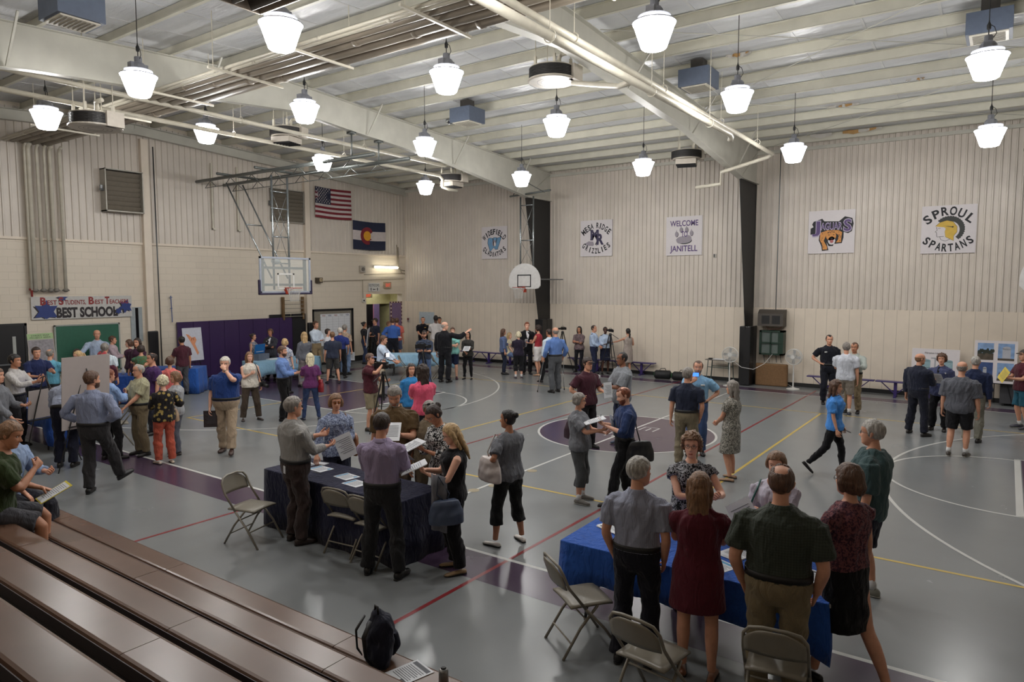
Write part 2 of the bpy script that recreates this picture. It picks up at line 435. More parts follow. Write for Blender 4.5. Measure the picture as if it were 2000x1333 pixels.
def person(x, y, H, yaw, label, sex='m', w=1.0, belly=0.0, skin=0, hair=('short', 'dark'), top=('tee', (90, 90, 90)), bot=('trousers', (50, 50, 50)),
           tuck=True, shoe=('shoe', (25, 22, 22)), L='side', R='side', legs='stand', lean=0.0, look=(0, 0), glasses=None, cap=None, beard=None,
           tie=None, belt=(20, 18, 18), near=0, z=0.0, seat=None, badge=None, extra=(), side=0.0, sleeve=None, group=None):
    f = sex == 'f'; S = H / 1.75; rs = np.random.RandomState(int(abs(x * 131 + y * 917)) % 9973)
    vox = (.017, .013, .0105)[near] * S
    cy_, sy_ = math.cos(yaw), math.sin(yaw)
    # ---- joints in a body frame: x = the person's right, y = forwards, z = up, 1.75 m tall
    dz = 0.0
    if seat is not None: dz = (seat + .10) / S - .92
    piv = np.array([0, 0, .95])
    cl, sl = math.cos(-lean), math.sin(-lean)
    cs, ss = math.cos(side), math.sin(side)
    def bend(P):
        P = np.array(P, float).reshape(-1, 3); k = np.clip((P[:, 2] - .86) / .34, 0, 1); k = k * k * (3 - 2 * k)
        # arms reaching low still belong to the bent upper body
        Q = P - piv; a = -lean * k
        ca, sa = np.cos(a), np.sin(a)
        out = np.stack([Q[:, 0], Q[:, 1] * ca - Q[:, 2] * sa, Q[:, 1] * sa + Q[:, 2] * ca], 1) + piv
        return out
    def bend_full(P):
        P = np.array(P, float).reshape(-1, 3); Q = P - piv
        return np.stack([Q[:, 0], Q[:, 1] * cl - Q[:, 2] * sl, Q[:, 1] * sl + Q[:, 2] * cl], 1) + piv
    def unbend(p):
        Q = np.array(p, float) - piv
        return np.array([Q[0], Q[1] * cl + Q[2] * sl, -Q[1] * sl + Q[2] * cl]) + piv
    sw = (.165 if f else .185) * (1 + (w - 1) * .8)
    sh_z = (1.385 if f else 1.39) - max(0, w - 1) * .08
    hipx = .088 * (1 + (w - 1) * .5)
    arm = {}
    ua, fa = (.275, .245) if f else (.29, .255)
    for sd, mode in ((-1, L), (1, R)):
        if isinstance(mode, str): tg, hint, pn, curl = ARMS[mode]
        else: tg = mode[0]; hint = mode[1] if len(mode) > 1 else (.6, -.6, -.8); pn = mode[2] if len(mode) > 2 else (-.6, 0, .4); curl = mode[3] if len(mode) > 3 else .5
        tg = np.array(tg, float) * (sd, 1, 1)
        if mode in ('side', 'relax', 'pocket'): tg[0] += sd * ((w - 1) * .16)
        if mode in ('front', 'read', 'clasp', 'fold', 'fold2', 'gest'): tg[1] += belly * .5 + max(0, w - 1) * .12
        tg = unbend(tg) if lean else tg
        hint = np.array(hint, float) * (sd, 1, 1); pn = np.array(pn, float) * (sd, 1, 1)
        sh = np.array([sd * sw, -.01, sh_z]); el, wr = ik(sh, tg, ua, fa, hint)
        arm[sd] = (sh, el, wr, pn, curl)
    # feet
    foot = {-1: [(-.11, 0, .085), 0, 0.], 1: [(.11, 0, .085), 0, 0.]}
    if legs == 'stand':
        r1, r2 = rs.uniform(-.06, .06), rs.uniform(-.06, .06)
        foot = {-1: [(-.10 - rs.uniform(0, .04), r1, .085), .15, 0], 1: [(.10 + rs.uniform(0, .04), r2, .085), -.15, 0]}
    elif legs == 'apart': foot = {-1: [(-.19, .04, .085), .25, 0], 1: [(.19, -.04, .085), -.25, 0]}
    elif legs == 'walk': foot = {-1: [(-.08, .30, .085), 0, .0], 1: [(.08, -.30, .15), 0, -.55]}
    elif legs == 'walkr': foot = {-1: [(-.08, -.34, .19), 0, -.7], 1: [(.08, .22, .085), 0, .0]}
    elif legs == 'step': foot = {-1: [(-.10, -.10, .085), .2, 0], 1: [(.11, .24, .085), -.1, 0]}
    elif legs == 'stepl': foot = {-1: [(-.11, .24, .085), .1, 0], 1: [(.10, -.10, .085), -.2, 0]}
    elif legs == 'heel': foot = {-1: [(-.11, .0, .085), .1, 0], 1: [(.13, .50, .12), -.1, .45]}
    elif legs == 'sit': foot = {-1: [(-.12, .46, .085 - dz), .1, 0], 1: [(.12, .42, .085 - dz), -.1, 0]}
    elif isinstance(legs, dict): foot = legs
    leg = {}
    for sd in (-1, 1):
        hp = np.array([sd * hipx, 0, .90]); an = np.array(foot[sd][0], float)
        kn, an = ik(hp, an, .425, .40, (sd * .12, 1, 0) if seat is None else (sd * .25, 1, .6))
        leg[sd] = (hp, kn, an)
    def world(P):
        P = np.array(P, float).reshape(-1, 3).copy(); P[:, 2] += dz
        if side:
            q = P[:, 2].copy(); P[:, 0], P[:, 2] = P[:, 0] * cs + q * ss, q * cs - P[:, 0] * ss
        return P * S
    def to_scene(P):
        P = world(P); X = P[:, 0] * cy_ - P[:, 1] * sy_ + x; Y = P[:, 0] * sy_ + P[:, 1] * cy_ + y
        return np.stack([X, Y, P[:, 2] + z], 1)
    B = bend
    # ---- body sections
    zz = [.80, .86, .93, 1.0, 1.07, 1.15, 1.24, 1.33, 1.39, 1.435, 1.465, 1.49]
    if f:
        hw = [.12, .165, .178, .165, .142, .138, .146, .148, .130, .088, .062, .050]
        dp = [.085, .11, .118, .108, .095, .095, .108, .118, .105, .082, .06, .05]
        bu = [0, 0, 0, 0, 0, 0, .02, .03, .015, 0, 0, 0]
    else:
        hw = [.12, .155, .168, .162, .155, .158, .168, .173, .155, .105, .074, .058]
        dp = [.085, .108, .115, .108, .104, .108, .118, .122, .112, .09, .07, .056]
        bu = [0, 0, 0, 0, 0, .005, .01, .012, .006, 0, 0, 0]
    bl = [belly * v for v in (.1, .3, .6, .95, 1.0, .85, .5, .15, 0, 0, 0, 0)]
    hw = [h * (1 + (w - 1) * (1 if i < 9 else .4)) + b * .35 for i, (h, b) in enumerate(zip(hw, bl))]
    dp = [h * (1 + (w - 1) * (.8 if i < 9 else .4)) for i, h in enumerate(dp)]
    def torso(mb, i0, i1, off=0.0, zcut=None, ztop=None, flare=0.0):
        R = []
        zs = [z_ for z_ in zz[i0:i1]]
        if zcut is not None: zs = [zcut] + [z_ for z_ in zs if z_ > zcut + .015]
        if ztop is not None: zs = [z_ for z_ in zs if z_ < ztop - .012] + [ztop]
        seg = 20; V = []; F = []
        for j, z_ in enumerate(zs):
            a = np.interp(z_, zz, hw) + off; b_ = np.interp(z_, zz, dp) + off; bb = np.interp(z_, zz, bl); bs = np.interp(z_, zz, bu)
            if zcut is not None and flare: a += flare * max(0, 1 - (z_ - zcut) / .25); b_ += flare * max(0, 1 - (z_ - zcut) / .25)
            sp = -.012 + .02 * math.sin((z_ - .9) * 3.5)
            for k in range(seg):
                t = 2 * PI * k / seg; p = 2.3; rr = 1 / ((abs(math.cos(t)) ** p + abs(math.sin(t)) ** p) ** (1 / p))
                X = a * math.cos(t) * rr; Y = b_ * math.sin(t) * rr
                if Y > 0: Y += (bb + bs) * (Y / b_) ** 1.0
                V.append((X, Y - sp, z_))
        n = len(zs)
        for i in range(n - 1):
            for k in range(seg):
                a = i * seg + k; b_ = i * seg + (k + 1) % seg; F.append((a, b_, b_ + seg, a + seg))
        F.append(tuple(range(seg))[::-1]); F.append(tuple(range((n - 1) * seg, n * seg)))
        mb.add(V, F)
    def armtube(mb, sd, off, t1, flare=0.0, r_end=None, start=.0):
        """t1 = how far down the arm: 1 = elbow, 2 = wrist"""
        sh, el, wr, _, _ = arm[sd]; m = (.88 if f else 1.0) * (1 + (w - 1) * .6)
        pts = []; rad = []
        for t, r in ((0, .056), (.25, .052), (.5, .048), (.75, .044), (.93, .041), (1.07, .041), (1.25, .041), (1.5, .036), (1.75, .031), (2.0, .0275)):
            if t > t1 + 1e-6: break
            p = sh + (el - sh) * t if t <= 1 else el + (wr - el) * (t - 1)
            if abs(t - 1) < .1: p = p * .85 + el * .15
            pts.append(p); rad.append(r * m + off + flare * t / max(t1, .01))
        mb.ell(sh + np.array([-sd * .012, 0, -.008]), (.052 * m + off * .7, .052 * m + off * .7, .053 * m + off * .5), 10, 7)
        mb.tube([sh + np.array([-sd * .005, 0, .0]), sh + np.array([-sd * sw * .45, -.008, .016]), np.array([sd * .035, -.014, 1.455])], [.042 * m + off * .6, .042 + off * .6, .036 + off * .5], 10, flat=1.0)
        mb.tube(pts, rad, 10)
    def legtube(mb, sd, off, t1, flare=0.0, hem=None, t0=0.0):
        hp, kn, an = leg[sd]; m = (1 + (w - 1) * .75) * (1.02 if f else 1.0)
        pts = []; rad = []
        for t, r in ((0, .088), (.2, .086), (.45, .074), (.7, .064), (.92, .056), (1.08, .054), (1.3, .055), (1.5, .05), (1.75, .04), (2.0, .036)):
            if t > t1 + 1e-6: break
            p = hp + (kn - hp) * t if t <= 1 else kn + (an - kn) * (t - 1)
            if t > 1.1: p = p + np.array([0, -.012, 0]) * math.sin((t - 1) * PI)
            rr = r * m + off + flare * max(0, t - .3)
            pts.append(p); rad.append(rr)
        mb.tube(pts, rad, 12)
    # ---- body mesh: trunk, limbs and neck in one skin; head and hands carry on from it
    sc_ = np.array([0, -.004, 1.60 if not f else 1.60])
    hx, hp_ = look
    neck_b = np.array([0, -.02, 1.47]); head_c = np.array([0, .012, 1.635])
    mb = MB()
    torso(mb, 0, 12, -.007)
    for sd in (-1, 1):
        armtube(mb, sd, -.002, 2.0); legtube(mb, sd, -.004, 2.0)
    mb.tube([(0, -.015, 1.43), (0, -.012, 1.5), (0, -.002, 1.56), (0, .0, 1.60)], [.07, .054, .052, .05] if not f else [.06, .047, .044, .042], 12)
    bodyme = remesh(mb, vox * 1.15, 4)
    co, F = mesh_np(bodyme); bpy.data.meshes.remove(bodyme)
    co = B(co)
    out = MB(); out.add(world(co), F)
    # head
    V, HF, fl = head_geo(f)
    Rh = np.array(Euler((hp_, 0, hx)).to_matrix()); hs = 1.0 if not f else .965
    hb = B([head_c])[0]; Rb = np.array(Euler((-lean, 0, 0)).to_matrix())
    def headpt(P):
        P = np.array(P, float).reshape(-1, 3)
        return ((P - (0, -.02, -.07)) @ Rh.T + (0, -.02, -.07)) * hs @ Rb.T + hb
    b0 = len(out.F); out.add(world(headpt(V)), HF); out.MI[b0:] = [1 if q else 0 for q in fl]
    e = MB()
    for sd in (-1, 1):
        e.tube([(sd * .070, -.008, -.03), (sd * .0765, -.012, -.012), (sd * .079, -.014, .006), (sd * .076, -.012, .022)], [.008, .011, .013, .009], 6, flat=1.4, round_ends=True, up=(0, 1, 0))
    out.mat(0).add(world(headpt(np.concatenate(e.V))), e.F)
    for q, (r, yy) in enumerate((((.0145, .006, .0062), .0725), ((.0052, .003, .0052), .0765))):
        e = MB()
        for sd in (-1, 1): e.ell((sd * .031, yy, .0), r, 10, 6)
        out.mat(2 + q).add(world(headpt(np.concatenate(e.V))), e.F)
    e = MB()
    for sd in (-1, 1): e.tube([(sd * .014, .0885, .0185), (sd * .03, .0865, .0225), (sd * .046, .075, .018)], [.0022, .0034, .002], 5, up=(0, 1, 0))
    out.mat(4).add(world(headpt(np.concatenate(e.V))), e.F)
    out.mat(0)
    hands = {}
    for sd in (-1, 1):
        sh, el, wr, pn, curl = arm[sd]; e = MB()
        hand_geo(e, wr, wr - el, pn, sd, curl, 1.0 if not f else .9, 6 if near else 5)
        hv = np.concatenate(e.V); wr2 = B([wr])[0]
        # the hand follows the wrist rigidly
        dlt = wr2 - wr; kk = 0
        if lean:
            kk = np.clip((wr[2] - .86) / .34, 0, 1); kk = kk * kk * (3 - 2 * kk)
            Rk = np.array(Euler((-lean * kk, 0, 0)).to_matrix()); hv = (hv - wr) @ Rk.T + wr2
        out.add(world(hv), e.F)
        hands[sd] = to_scene(hv.mean(0))[0]
    root = out.build('person', skin_mats(skin) + [hair_mat(hair[1])], smooth=True, loc=(x, y, z), fix=False)
    root.rotation_euler = (0, 0, yaw)
    tag(root, label, 'person', group)
    def part(name, src, mats, vx=None, sm=3, disp=None, post=None, raw=False, bendit=True, par=None):
        if raw:
            me_co = np.concatenate(src.V); FF = src.F; MI = src.MI
        else:
            me = remesh(src, vx or vox, sm, disp); me_co, FF = mesh_np(me); bpy.data.meshes.remove(me); MI = [0] * len(FF)
        if post: me_co = post(me_co)
        elif bendit: me_co = B(me_co)
        m2 = MB(); m2.add(world(me_co), FF); m2.MI = list(MI)
        return m2.build(name, mats, par or root, smooth=True, fix=False)
    amp = .0135
    seed = rs.randint(1000)
    def folds(P, N):
        q = P * np.array([1.0, 1.0, .55]); d = _noise3(q, 22, seed) * amp + _noise3(q, 50, seed + 1) * amp * .5
        if tuck: d = d * np.clip((P[:, 2] - 1.03) / .07, 0, 1)
        return P + N * np.clip(d, -.0035, .02)[:, None]
    def legfolds(P, N):
        q = P * np.array([1.0, 1.0, .8]); k = np.clip((1.0 - P[:, 2]) * 3, 0, 1)
        return P + N * np.clip(_noise3(q, 30, seed + 5) * amp * .9 * k, -.004, .02)[:, None]
    low = up_g = None
    bk, bc = bot[0], bot[1]; bpat = tuple(bot[2:4]) if len(bot) > 3 and isinstance(bot[3], tuple) else ()
    bm = fabric(bc, *bpat)
    wz = 1.035
    if bk in ('trousers', 'jeans', 'shorts', 'capri', 'slim'):
        mb = MB(); torso(mb, 0, 12, .021 if tuck else .010, zcut=.80, ztop=wz)
        for sd in (-1, 1):
            if bk in ('trousers', 'jeans'): legtube(mb, sd, .012, 2.0, .013)
            elif bk == 'slim': legtube(mb, sd, .006, 2.0, .002)
            elif bk == 'shorts': legtube(mb, sd, .016, .92, .03)
            else: legtube(mb, sd, .012, 1.5, .012)
        low = part({'jeans': 'trousers', 'slim': 'trousers', 'capri': 'trousers'}.get(bk, bk), mb, [bm], disp=legfolds)
    elif bk == 'skirt':
        mb = MB(); hem = bot[3] if len(bot) > 3 and not isinstance(bot[3], tuple) else .52
        hem = {'knee': .50}.get(hem, hem)
        zl = [hem, .62, .74, .86, .95, wz]; cx_ = (leg[-1][1] + leg[1][1]) / 2
        V = []; FF = []; sg = 20
        for z_ in zl:
            a = (np.interp(z_, zz, hw) + .014) if z_ > .86 else np.interp(z_, [hem, .86], [hw[1] + .035, hw[1] + .02])
            b_ = (np.interp(z_, zz, dp) + .014) if z_ > .86 else np.interp(z_, [hem, .86], [dp[1] + .045, dp[1] + .02])
            oy = np.interp(z_, [hem, .86], [cx_[1] * .8, 0])
            V += [(a * math.cos(2 * PI * k / sg), b_ * math.sin(2 * PI * k / sg) + oy, z_) for k in range(sg)]
        for i in range(len(zl) - 1):
            for k in range(sg):
                a = i * sg + k; b_ = i * sg + (k + 1) % sg; FF.append((a, b_, b_ + sg, a + sg))
        FF.append(tuple(range(sg))[::-1]); FF.append(tuple(range((len(zl) - 1) * sg, len(zl) * sg)))
        mb.add(V, FF); part('skirt', mb, [bm], disp=legfolds)
    # ---- shoes
    sk, sc2 = shoe
    shm = mat('shoe_%d_%d_%d' % tuple(sc2), sc2, 0.4, gain=1.2)
    for sd in (-1, 1):
        hp, kn, an = leg[sd]; rzf, pit = foot[sd][1], foot[sd][2]
        e = MB(); so = an[2]
        R2 = np.array(Euler((pit, 0, rzf)).to_matrix())
        P = [(0, -.075, .045), (0, -.055, .042), (0, 0, .046), (0, .06, .04), (0, .12, .03), (0, .165, .026), (0, .19, .022)]
        if sk == 'flat': rr = [.02, .03, .03, .034, .038, .034, .014]; fl_ = [1, 1, .8, .6, .55, .5, .5]
        else: rr = [.022, .036, .042, .044, .046, .04, .016]; fl_ = [1.1, 1.25, 1.25, .95, .75, .7, .6]
        e.tube([(p[0], p[1], p[2] * (1 if sk != 'flat' else .7)) for p in P], rr, 10, flat=fl_, up=(0, 0, 1))
        V_ = np.concatenate(e.V); V_[:, 2] = np.maximum(V_[:, 2], .0)
        e2 = MB(); e2.tube([(0, -.078, .010), (0, -.04, .010), (0, .06, .010), (0, .13, .010), (0, .19, .010)], [.026, .036, .042, .046, .022], 10, flat=.26, up=(0, 0, 1))
        m3 = MB(); m3.add(V_, e.F); m3.mat(1); m3.add(np.concatenate(e2.V), e2.F)
        Q = np.concatenate(m3.V); Q = (Q - (0, 0, .085)) @ R2.T + an
        m4 = MB(); m4.add(world(Q), m3.F); m4.MI = m3.MI
        m4.build('shoe', [shm, mat('sole_white', (170, 168, 160), .7) if sk == 'sneaker' else mat('sole_dark', (22, 20, 19), .7)], root, smooth=True, fix=False)
        if sk == 'sneaker' and bk in ('shorts', 'skirt', 'capri'):
            e = MB(); e.tube([an + (0, 0, -.01), an + (0, -.004, .03), an + (kn - an) * .2], [.042, .041, .043], 10); part('sock', e, [mat('sock_white', (205, 205, 205), .9)], raw=True)
    # ---- upper garment
    tk, tc_ = top[0], top[1]; tp = tuple(top[2:4]); tm = fabric(tc_, *tp)
    def garment(name, kind, m, off, hem, sl, amp_=1.0, ztop=1.475, fl=0.0):
        mb = MB(); torso(mb, 0, 12, off, zcut=hem, ztop=ztop, flare=fl)
        for sd in (-1, 1):
            if sl > 0: armtube(mb, sd, off * (1.0 if sl > 1 else 1.2), sl, (.004 if sl > 1 else .016))
            elif sl == 0: 
                sh = arm[sd][0]; mb.ell(sh + np.array([-sd * .045, 0, -.01]), (.05 + off, .055 + off, .045 + off), 10, 7)
        return part(name, mb, [m], disp=folds)
    tkn = {'tee': ('shirt', .014, .75), 'polo': ('polo_shirt', .014, .75), 'short': ('shirt', .016, .8), 'long': ('shirt', .014, 1.93), 'roll': ('shirt', .014, 1.35),
           'tank': ('tank_top', .013, 0), 'jacket': ('jacket', .024, 1.95), 'sweater': ('sweater', .014, 1.9), 'dress': ('dress', .012, .6), 'sdress': ('dress', .010, 0), 'cap': ('blouse', .013, .45),
           'big': ('shirt', .026, .95), 'blouse': ('blouse', .018, 1.5)}[tk]
    hem = .97 if tuck else (.86 if tk != 'jacket' else .80)
    if tk == 'big': hem = .80
    if tk in ('dress', 'sdress'):
        hem = top[4] if len(top) > 4 else .50
        mb = MB(); sg = 22; zl = [hem, .62, .74, .86, .95, 1.05, 1.15, 1.25]; zl = [q for q in zl if q >= hem]
        if zl[0] != hem: zl = [hem] + zl
        V = []; FF = []
        oyk = ((leg[-1][1] + leg[1][1]) / 2)[1] * .5
        for z_ in zl:
            a = (np.interp(z_, zz, hw) + .016) if z_ > .86 else np.interp(z_, [hem, .86], [hw[1] + .05, hw[1] + .025])
            b_ = (np.interp(z_, zz, dp) + .016) if z_ > .86 else np.interp(z_, [hem, .86], [dp[1] + .05, dp[1] + .025])
            oy = np.interp(z_, [hem, .86], [oyk, 0])
            V += [(a * math.cos(2 * PI * k / sg), b_ * math.sin(2 * PI * k / sg) + oy + (np.interp(z_, zz, bl) * .5 if z_ > .86 else 0), z_) for k in range(sg)]
        for i in range(len(zl) - 1):
            for k in range(sg):
                a = i * sg + k; b_ = i * sg + (k + 1) % sg; FF.append((a, b_, b_ + sg, a + sg))
        FF.append(tuple(range(sg))[::-1]); FF.append(tuple(range((len(zl) - 1) * sg, len(zl) * sg)))
        mb.add(V, FF); torso(mb, 0, 12, .012, zcut=.93, ztop=1.465)
        for sd in (-1, 1):
            if tkn[2] > 0: armtube(mb, sd, .015, tkn[2], .012)
            else: mb.ell(arm[sd][0] + np.array([-sd * .05, 0, -.005]), (.05, .06, .045), 10, 7)
        up_g = part('dress', mb, [tm], disp=folds)
    else:
        up_g = garment(tkn[0], tk, tm, tkn[1] + (.002 if tuck else .004), hem, sleeve if sleeve is not None else tkn[2], ztop=1.475 if tk not in ('tank', 'cap', 'blouse', 'tee') else 1.462, fl=.012 if not tuck else .004)
    def ringz(z_, off, hgt, name, m):
        e = MB(); V = []; sg = 28; FF = []
        for j, (dzz, oo) in enumerate(((-hgt / 2, off - .003), (-hgt / 2, off), (hgt / 2, off), (hgt / 2, off - .003))):
            a = np.interp(z_, zz, hw) + oo; b_ = np.interp(z_, zz, dp) + oo; bb = np.interp(z_, zz, bl); sp = -.012 + .02 * math.sin((z_ - .9) * 3.5)
            for k in range(sg):
                t = 2 * PI * k / sg; p = 2.3; rr = 1 / ((abs(math.cos(t)) ** p + abs(math.sin(t)) ** p) ** (1 / p))
                Y = b_ * math.sin(t) * rr; Y = Y + bb * Y / b_ if Y > 0 else Y
                V.append((a * math.cos(t) * rr, Y - sp, z_ + dzz))
        for i in range(3):
            for k in range(sg):
                a = i * sg + k; b_ = i * sg + (k + 1) % sg; FF.append((a, b_, b_ + sg, a + sg))
        e.add(V, FF); return part(name, e, [m], raw=True, par=low)
    if tuck and belt and bk in ('trousers', 'jeans', 'shorts') and near >= 1:
        ringz(1.012, .0275, .046, 'belt', mat('belt_%d_%d_%d' % tuple(belt), belt, .5, gain=1.2))
    if tk in ('long', 'polo', 'short', 'roll', 'jacket') :
        e = MB(); V = []; FF = []; sg = 20
        nk = .056 if not f else .048
        for rr, z_, dy in ((nk + .006, 1.455, 0), (nk + .010, 1.50, 0), (nk + .016, 1.498, 0), (nk + .026, 1.462, .004)):
            for k in range(sg + 1):
                t = PI / 2 + .35 + (2 * PI - .7) * k / sg
                st = math.sin(t); V.append((rr * math.cos(t) * 1.05, rr * st * 1.05 - .014 + dy * st, z_ - .022 * max(0, st)))
        for i in range(3):
            for k in range(sg): a = i * (sg + 1) + k; FF.append((a, a + 1, a + sg + 2, a + sg + 1))
        e.add(V, FF); part('collar', e, [tm], raw=True, par=up_g)
    def front_y(z_, off=.02, x_=0.0):
        a = np.interp(z_, zz, hw); b_ = np.interp(z_, zz, dp) + np.interp(z_, zz, bl) + np.interp(z_, zz, bu)
        return b_ * (max(0, 1 - (abs(x_) / a) ** 2.3)) ** (1 / 2.3) + off + .012 - .02 * math.sin((z_ - .9) * 3.5)
    if tie:
        e = MB(); pts = [(0, front_y(z_, .022), z_) for z_ in (1.45, 1.40, 1.3, 1.2, 1.1, 1.04)]
        e.tube(pts, [.014, .014, .022, .028, .032, .012], 6, flat=.25, up=(0, 1, 0)); part('tie', e, [fabric(tie)], raw=True, par=up_g)
    if badge:
        e = MB(); z_ = badge[1] if len(badge) > 1 else 1.30; xx = badge[2] if len(badge) > 2 else -.085
        e.box((xx, front_y(z_, .022, xx), z_), (.075, .006, .03)); part('name_badge', e, [mat('badge_%s' % badge[0], {'white': (210, 210, 208), 'gold': (200, 160, 80), 'card': (190, 190, 190)}[badge[0]], .4)], raw=True, par=up_g)
    if 'shirtfront' in extra or 'suit' in extra:
        e = MB(); zs_ = (1.46, 1.38, 1.28, 1.16); ws_ = (.045, .055, .038, .004); G = [[(s_ * w_, front_y(z_, tkn[1] + .014, s_ * w_), z_) for s_ in (-1, -.5, 0, .5, 1)] for z_, w_ in zip(zs_, ws_)]
        e.sheet(G); part('shirt_front', e, [fabric((200, 200, 205)) if 'suit' in extra else fabric((20, 20, 22))], raw=True, par=up_g)
        if 'suit' in extra: 
            e = MB()
            for sd in (-1, 1): e.poly([(sd * .05, 1.47), (sd * .085, 1.36), (sd * .02, 1.15), (sd * .005, 1.15), (sd * .05, 1.36)], 0, .006)
            V_ = np.concatenate(e.V); V_ = np.array([(p[0], front_y(p[1], tkn[1] + .018 + p[2], p[0]), p[1]) for p in V_]); e.V = [V_]
            part('lapel', e, [tm], raw=True, par=up_g)
    # ---- hair
    hsx, hc = hair; hm = hair_mat(hc)
    hp3 = lambda Pp: headpt(Pp)
    def hpart(mbx, vx, amp2, fr, name='hair', m=hm, post=None):
        sd_ = rs.randint(999)
        return part(name, mbx, [m], vx, 2, lambda P, N: P + N * (np.abs(_noise3(P * np.array([1, 1, .5 if fr < 90 else 1]), fr, sd_)) * amp2)[:, None], post=hp3)
    hv = .009 if near < 2 else .0075
    if hsx in ('short', 'crew', 'bob', 'long', 'curly', 'curlylong', 'bun', 'pony', 'fem', 'wavy', 'bald_fringe', 'thin', 'lowpony'):
        e = MB()
        if True:
            th = {'bald_fringe': .005, 'crew': .004, 'thin': .006, 'short': .010, 'curly': .024, 'curlylong': .03, 'fem': .018, 'wavy': .018, 'bob': .016, 'long': .013, 'bun': .008, 'pony': .009, 'lowpony': .01}[hsx]
            e.ell((0, -.012, .028), (.079 + th, .096 + th, .093 + th * .9), 16, 12)
            if hsx in ('crew', 'thin', 'short', 'bald_fringe'):
                e.ell((0, -.035, -.005), (.073 + th * .6, .066 + th, .062), 14, 8)
            if hsx in ('fem', 'curly', 'bob', 'wavy', 'long', 'curlylong', 'bun', 'pony', 'lowpony'):
                e.ell((0, -.032, -.01), (.078 + th, .07 + th, .07), 14, 8)
            if hsx == 'bun':
                e.ell((0, -.115, .055), (.042, .038, .04), 12, 8)
            if hsx in ('pony', 'lowpony'):
                zt = .03 if hsx == 'pony' else -.04
                e.tube([(0, -.09, zt), (0, -.135, zt - .01), (0, -.145, zt - .08), (0, -.135, zt - .16), (0, -.12, zt - .22)], [.022, .03, .032, .026, .008], 10)
            if hsx == 'bob':
                for sd in (-1, 1): e.tube([(sd * .074, -.005, .04), (sd * .086, -.008, -.02), (sd * .083, -.004, -.08)], [.03, .033, .024], 10)
                e.tube([(0, -.08, .03), (0, -.09, -.04), (0, -.08, -.095)], [.05, .058, .045], 12, flat=1)
                e.ell((0, -.045, -.06), (.08, .06, .05), 12, 8)
            if hsx in ('fem', 'wavy', 'curly'):
                for sd in (-1, 1): e.tube([(sd * .076, -.01, .03), (sd * .084, -.012, -.03)], [.026, .022], 10, round_ends=True)
            if hsx in ('long', 'curlylong', 'wavy'):
                ln = {'long': .27, 'curlylong': .32, 'wavy': .17}[hsx]
                for sd in (-1, 1): e.tube([(sd * .07, -.01, .05), (sd * .085, -.012, -.03), (sd * .082, -.02, -.10), (sd * .078, -.045, -.15 - ln * .2)], [.03, .03, .028, .016], 10)
                e.tube([(0, -.06, .04), (0, -.085, -.04), (0, -.088, -.12), (0, -.105, -.12 - ln * .45), (0, -.105, -.10 - ln)], [.07, .082, .085, .08, .03], 14, flat=[.7, .55, .45, .36, .3], up=(0, 1, 0))
            amp2, fr = {'curly': (.016, 105), 'curlylong': (.016, 80), 'wavy': (.010, 45), 'fem': (.008, 60)}.get(hsx, (.006, 70))
            o = hpart(e, hv, amp2, fr)
            # clear the face: hair vertices in front of the hairline are drawn back inside the skull
            me = o.data; n = len(me.vertices); c2 = np.empty(n * 3); me.vertices.foreach_get('co', c2); c2 = c2.reshape(-1, 3)
            hbw = world(hb)[0]
            Lc = ((c2 - hbw) / S) @ (Rb) / hs; Lc = (Lc - np.array([0, -.02, -.07])) @ Rh + np.array([0, -.02, -.07])
            line = {'fem': .062, 'long': .07, 'bob': .055, 'curly': .066}.get(hsx, .068)
            side_y = .030 if hsx in ('short', 'crew', 'thin', 'bun', 'pony', 'lowpony', 'bald_fringe') else .048
            line = line - 6.0 * Lc[:, 0] ** 2 * (1 if hsx in ('short', 'crew', 'thin') else 0) + (0 if hsx != 'thin' else .02)
            line = float(np.mean(line)) if np.ndim(line) else line
            yl = np.interp(Lc[:, 2], [-.2, -.06, -.02, .03, line, line + .015], [side_y - .03, side_y - .03, side_y - .015, side_y, side_y + .02, .2])
            msk = Lc[:, 1] > yl
            if hsx in ('short', 'crew', 'thin', 'bun', 'pony', 'lowpony', 'bald_fringe'):
                back = np.interp(Lc[:, 2], [-.07, -.03, 0, .03], [-.10, -.05, .0, .03]); msk = msk | (Lc[:, 1] > np.maximum(back, -.02) + .012) & (Lc[:, 2] < .02)
            if hsx in ('bald_fringe', 'thin'):
                z0_ = .040 if hsx == 'bald_fringe' else .085
                up_ = (Lc[:, 2] > z0_) & (((Lc[:, 1] < .01) & (abs(Lc[:, 0]) < .045)) if hsx == 'thin' else (Lc[:, 1] < 9))
                Lc[up_] = Lc[up_] * np.array([.86, .86, .86]) + np.array([0, 0, .0])
            L2 = Lc.copy(); over = (Lc[:, 1] - yl)[msk]
            L2[msk, 1] = yl[msk] - .25 * over; L2[msk, 0] *= .86
            c3 = ((L2 - np.array([0, -.02, -.07])) @ Rh.T + np.array([0, -.02, -.07])) * hs @ Rb.T * S + hbw
            me.vertices.foreach_set('co', c3.ravel()); me.update()
    if beard:
        e = MB(); bmz = hair_mat(beard)
        G = []
        V, HF, fl = head_geo(f)
        sel = {}
        idx = [i for i, p in enumerate(V) if (-.126 < p[2] < -.045 and p[1] > -.012 and (p[2] < -.087 or abs(p[0]) > .024 + (p[2] + .087) * .1 or p[2] > -.066) and not (p[2] > -.062 and abs(p[0]) < .052 and p[2] > -.05)) ]
        for i in idx: sel[i] = len(sel)
        VV = [V[i] * np.array([1.07, 1.0, 1.0]) + np.array([0, .006, -.004 if V[i][2] < -.1 else 0]) for i in idx]
        FFb = [tuple(sel[j] for j in fc) for fc in HF if all(j in sel for j in fc)]
        e.add(VV, FFb); part('beard', e, [bmz], raw=True, post=hp3)
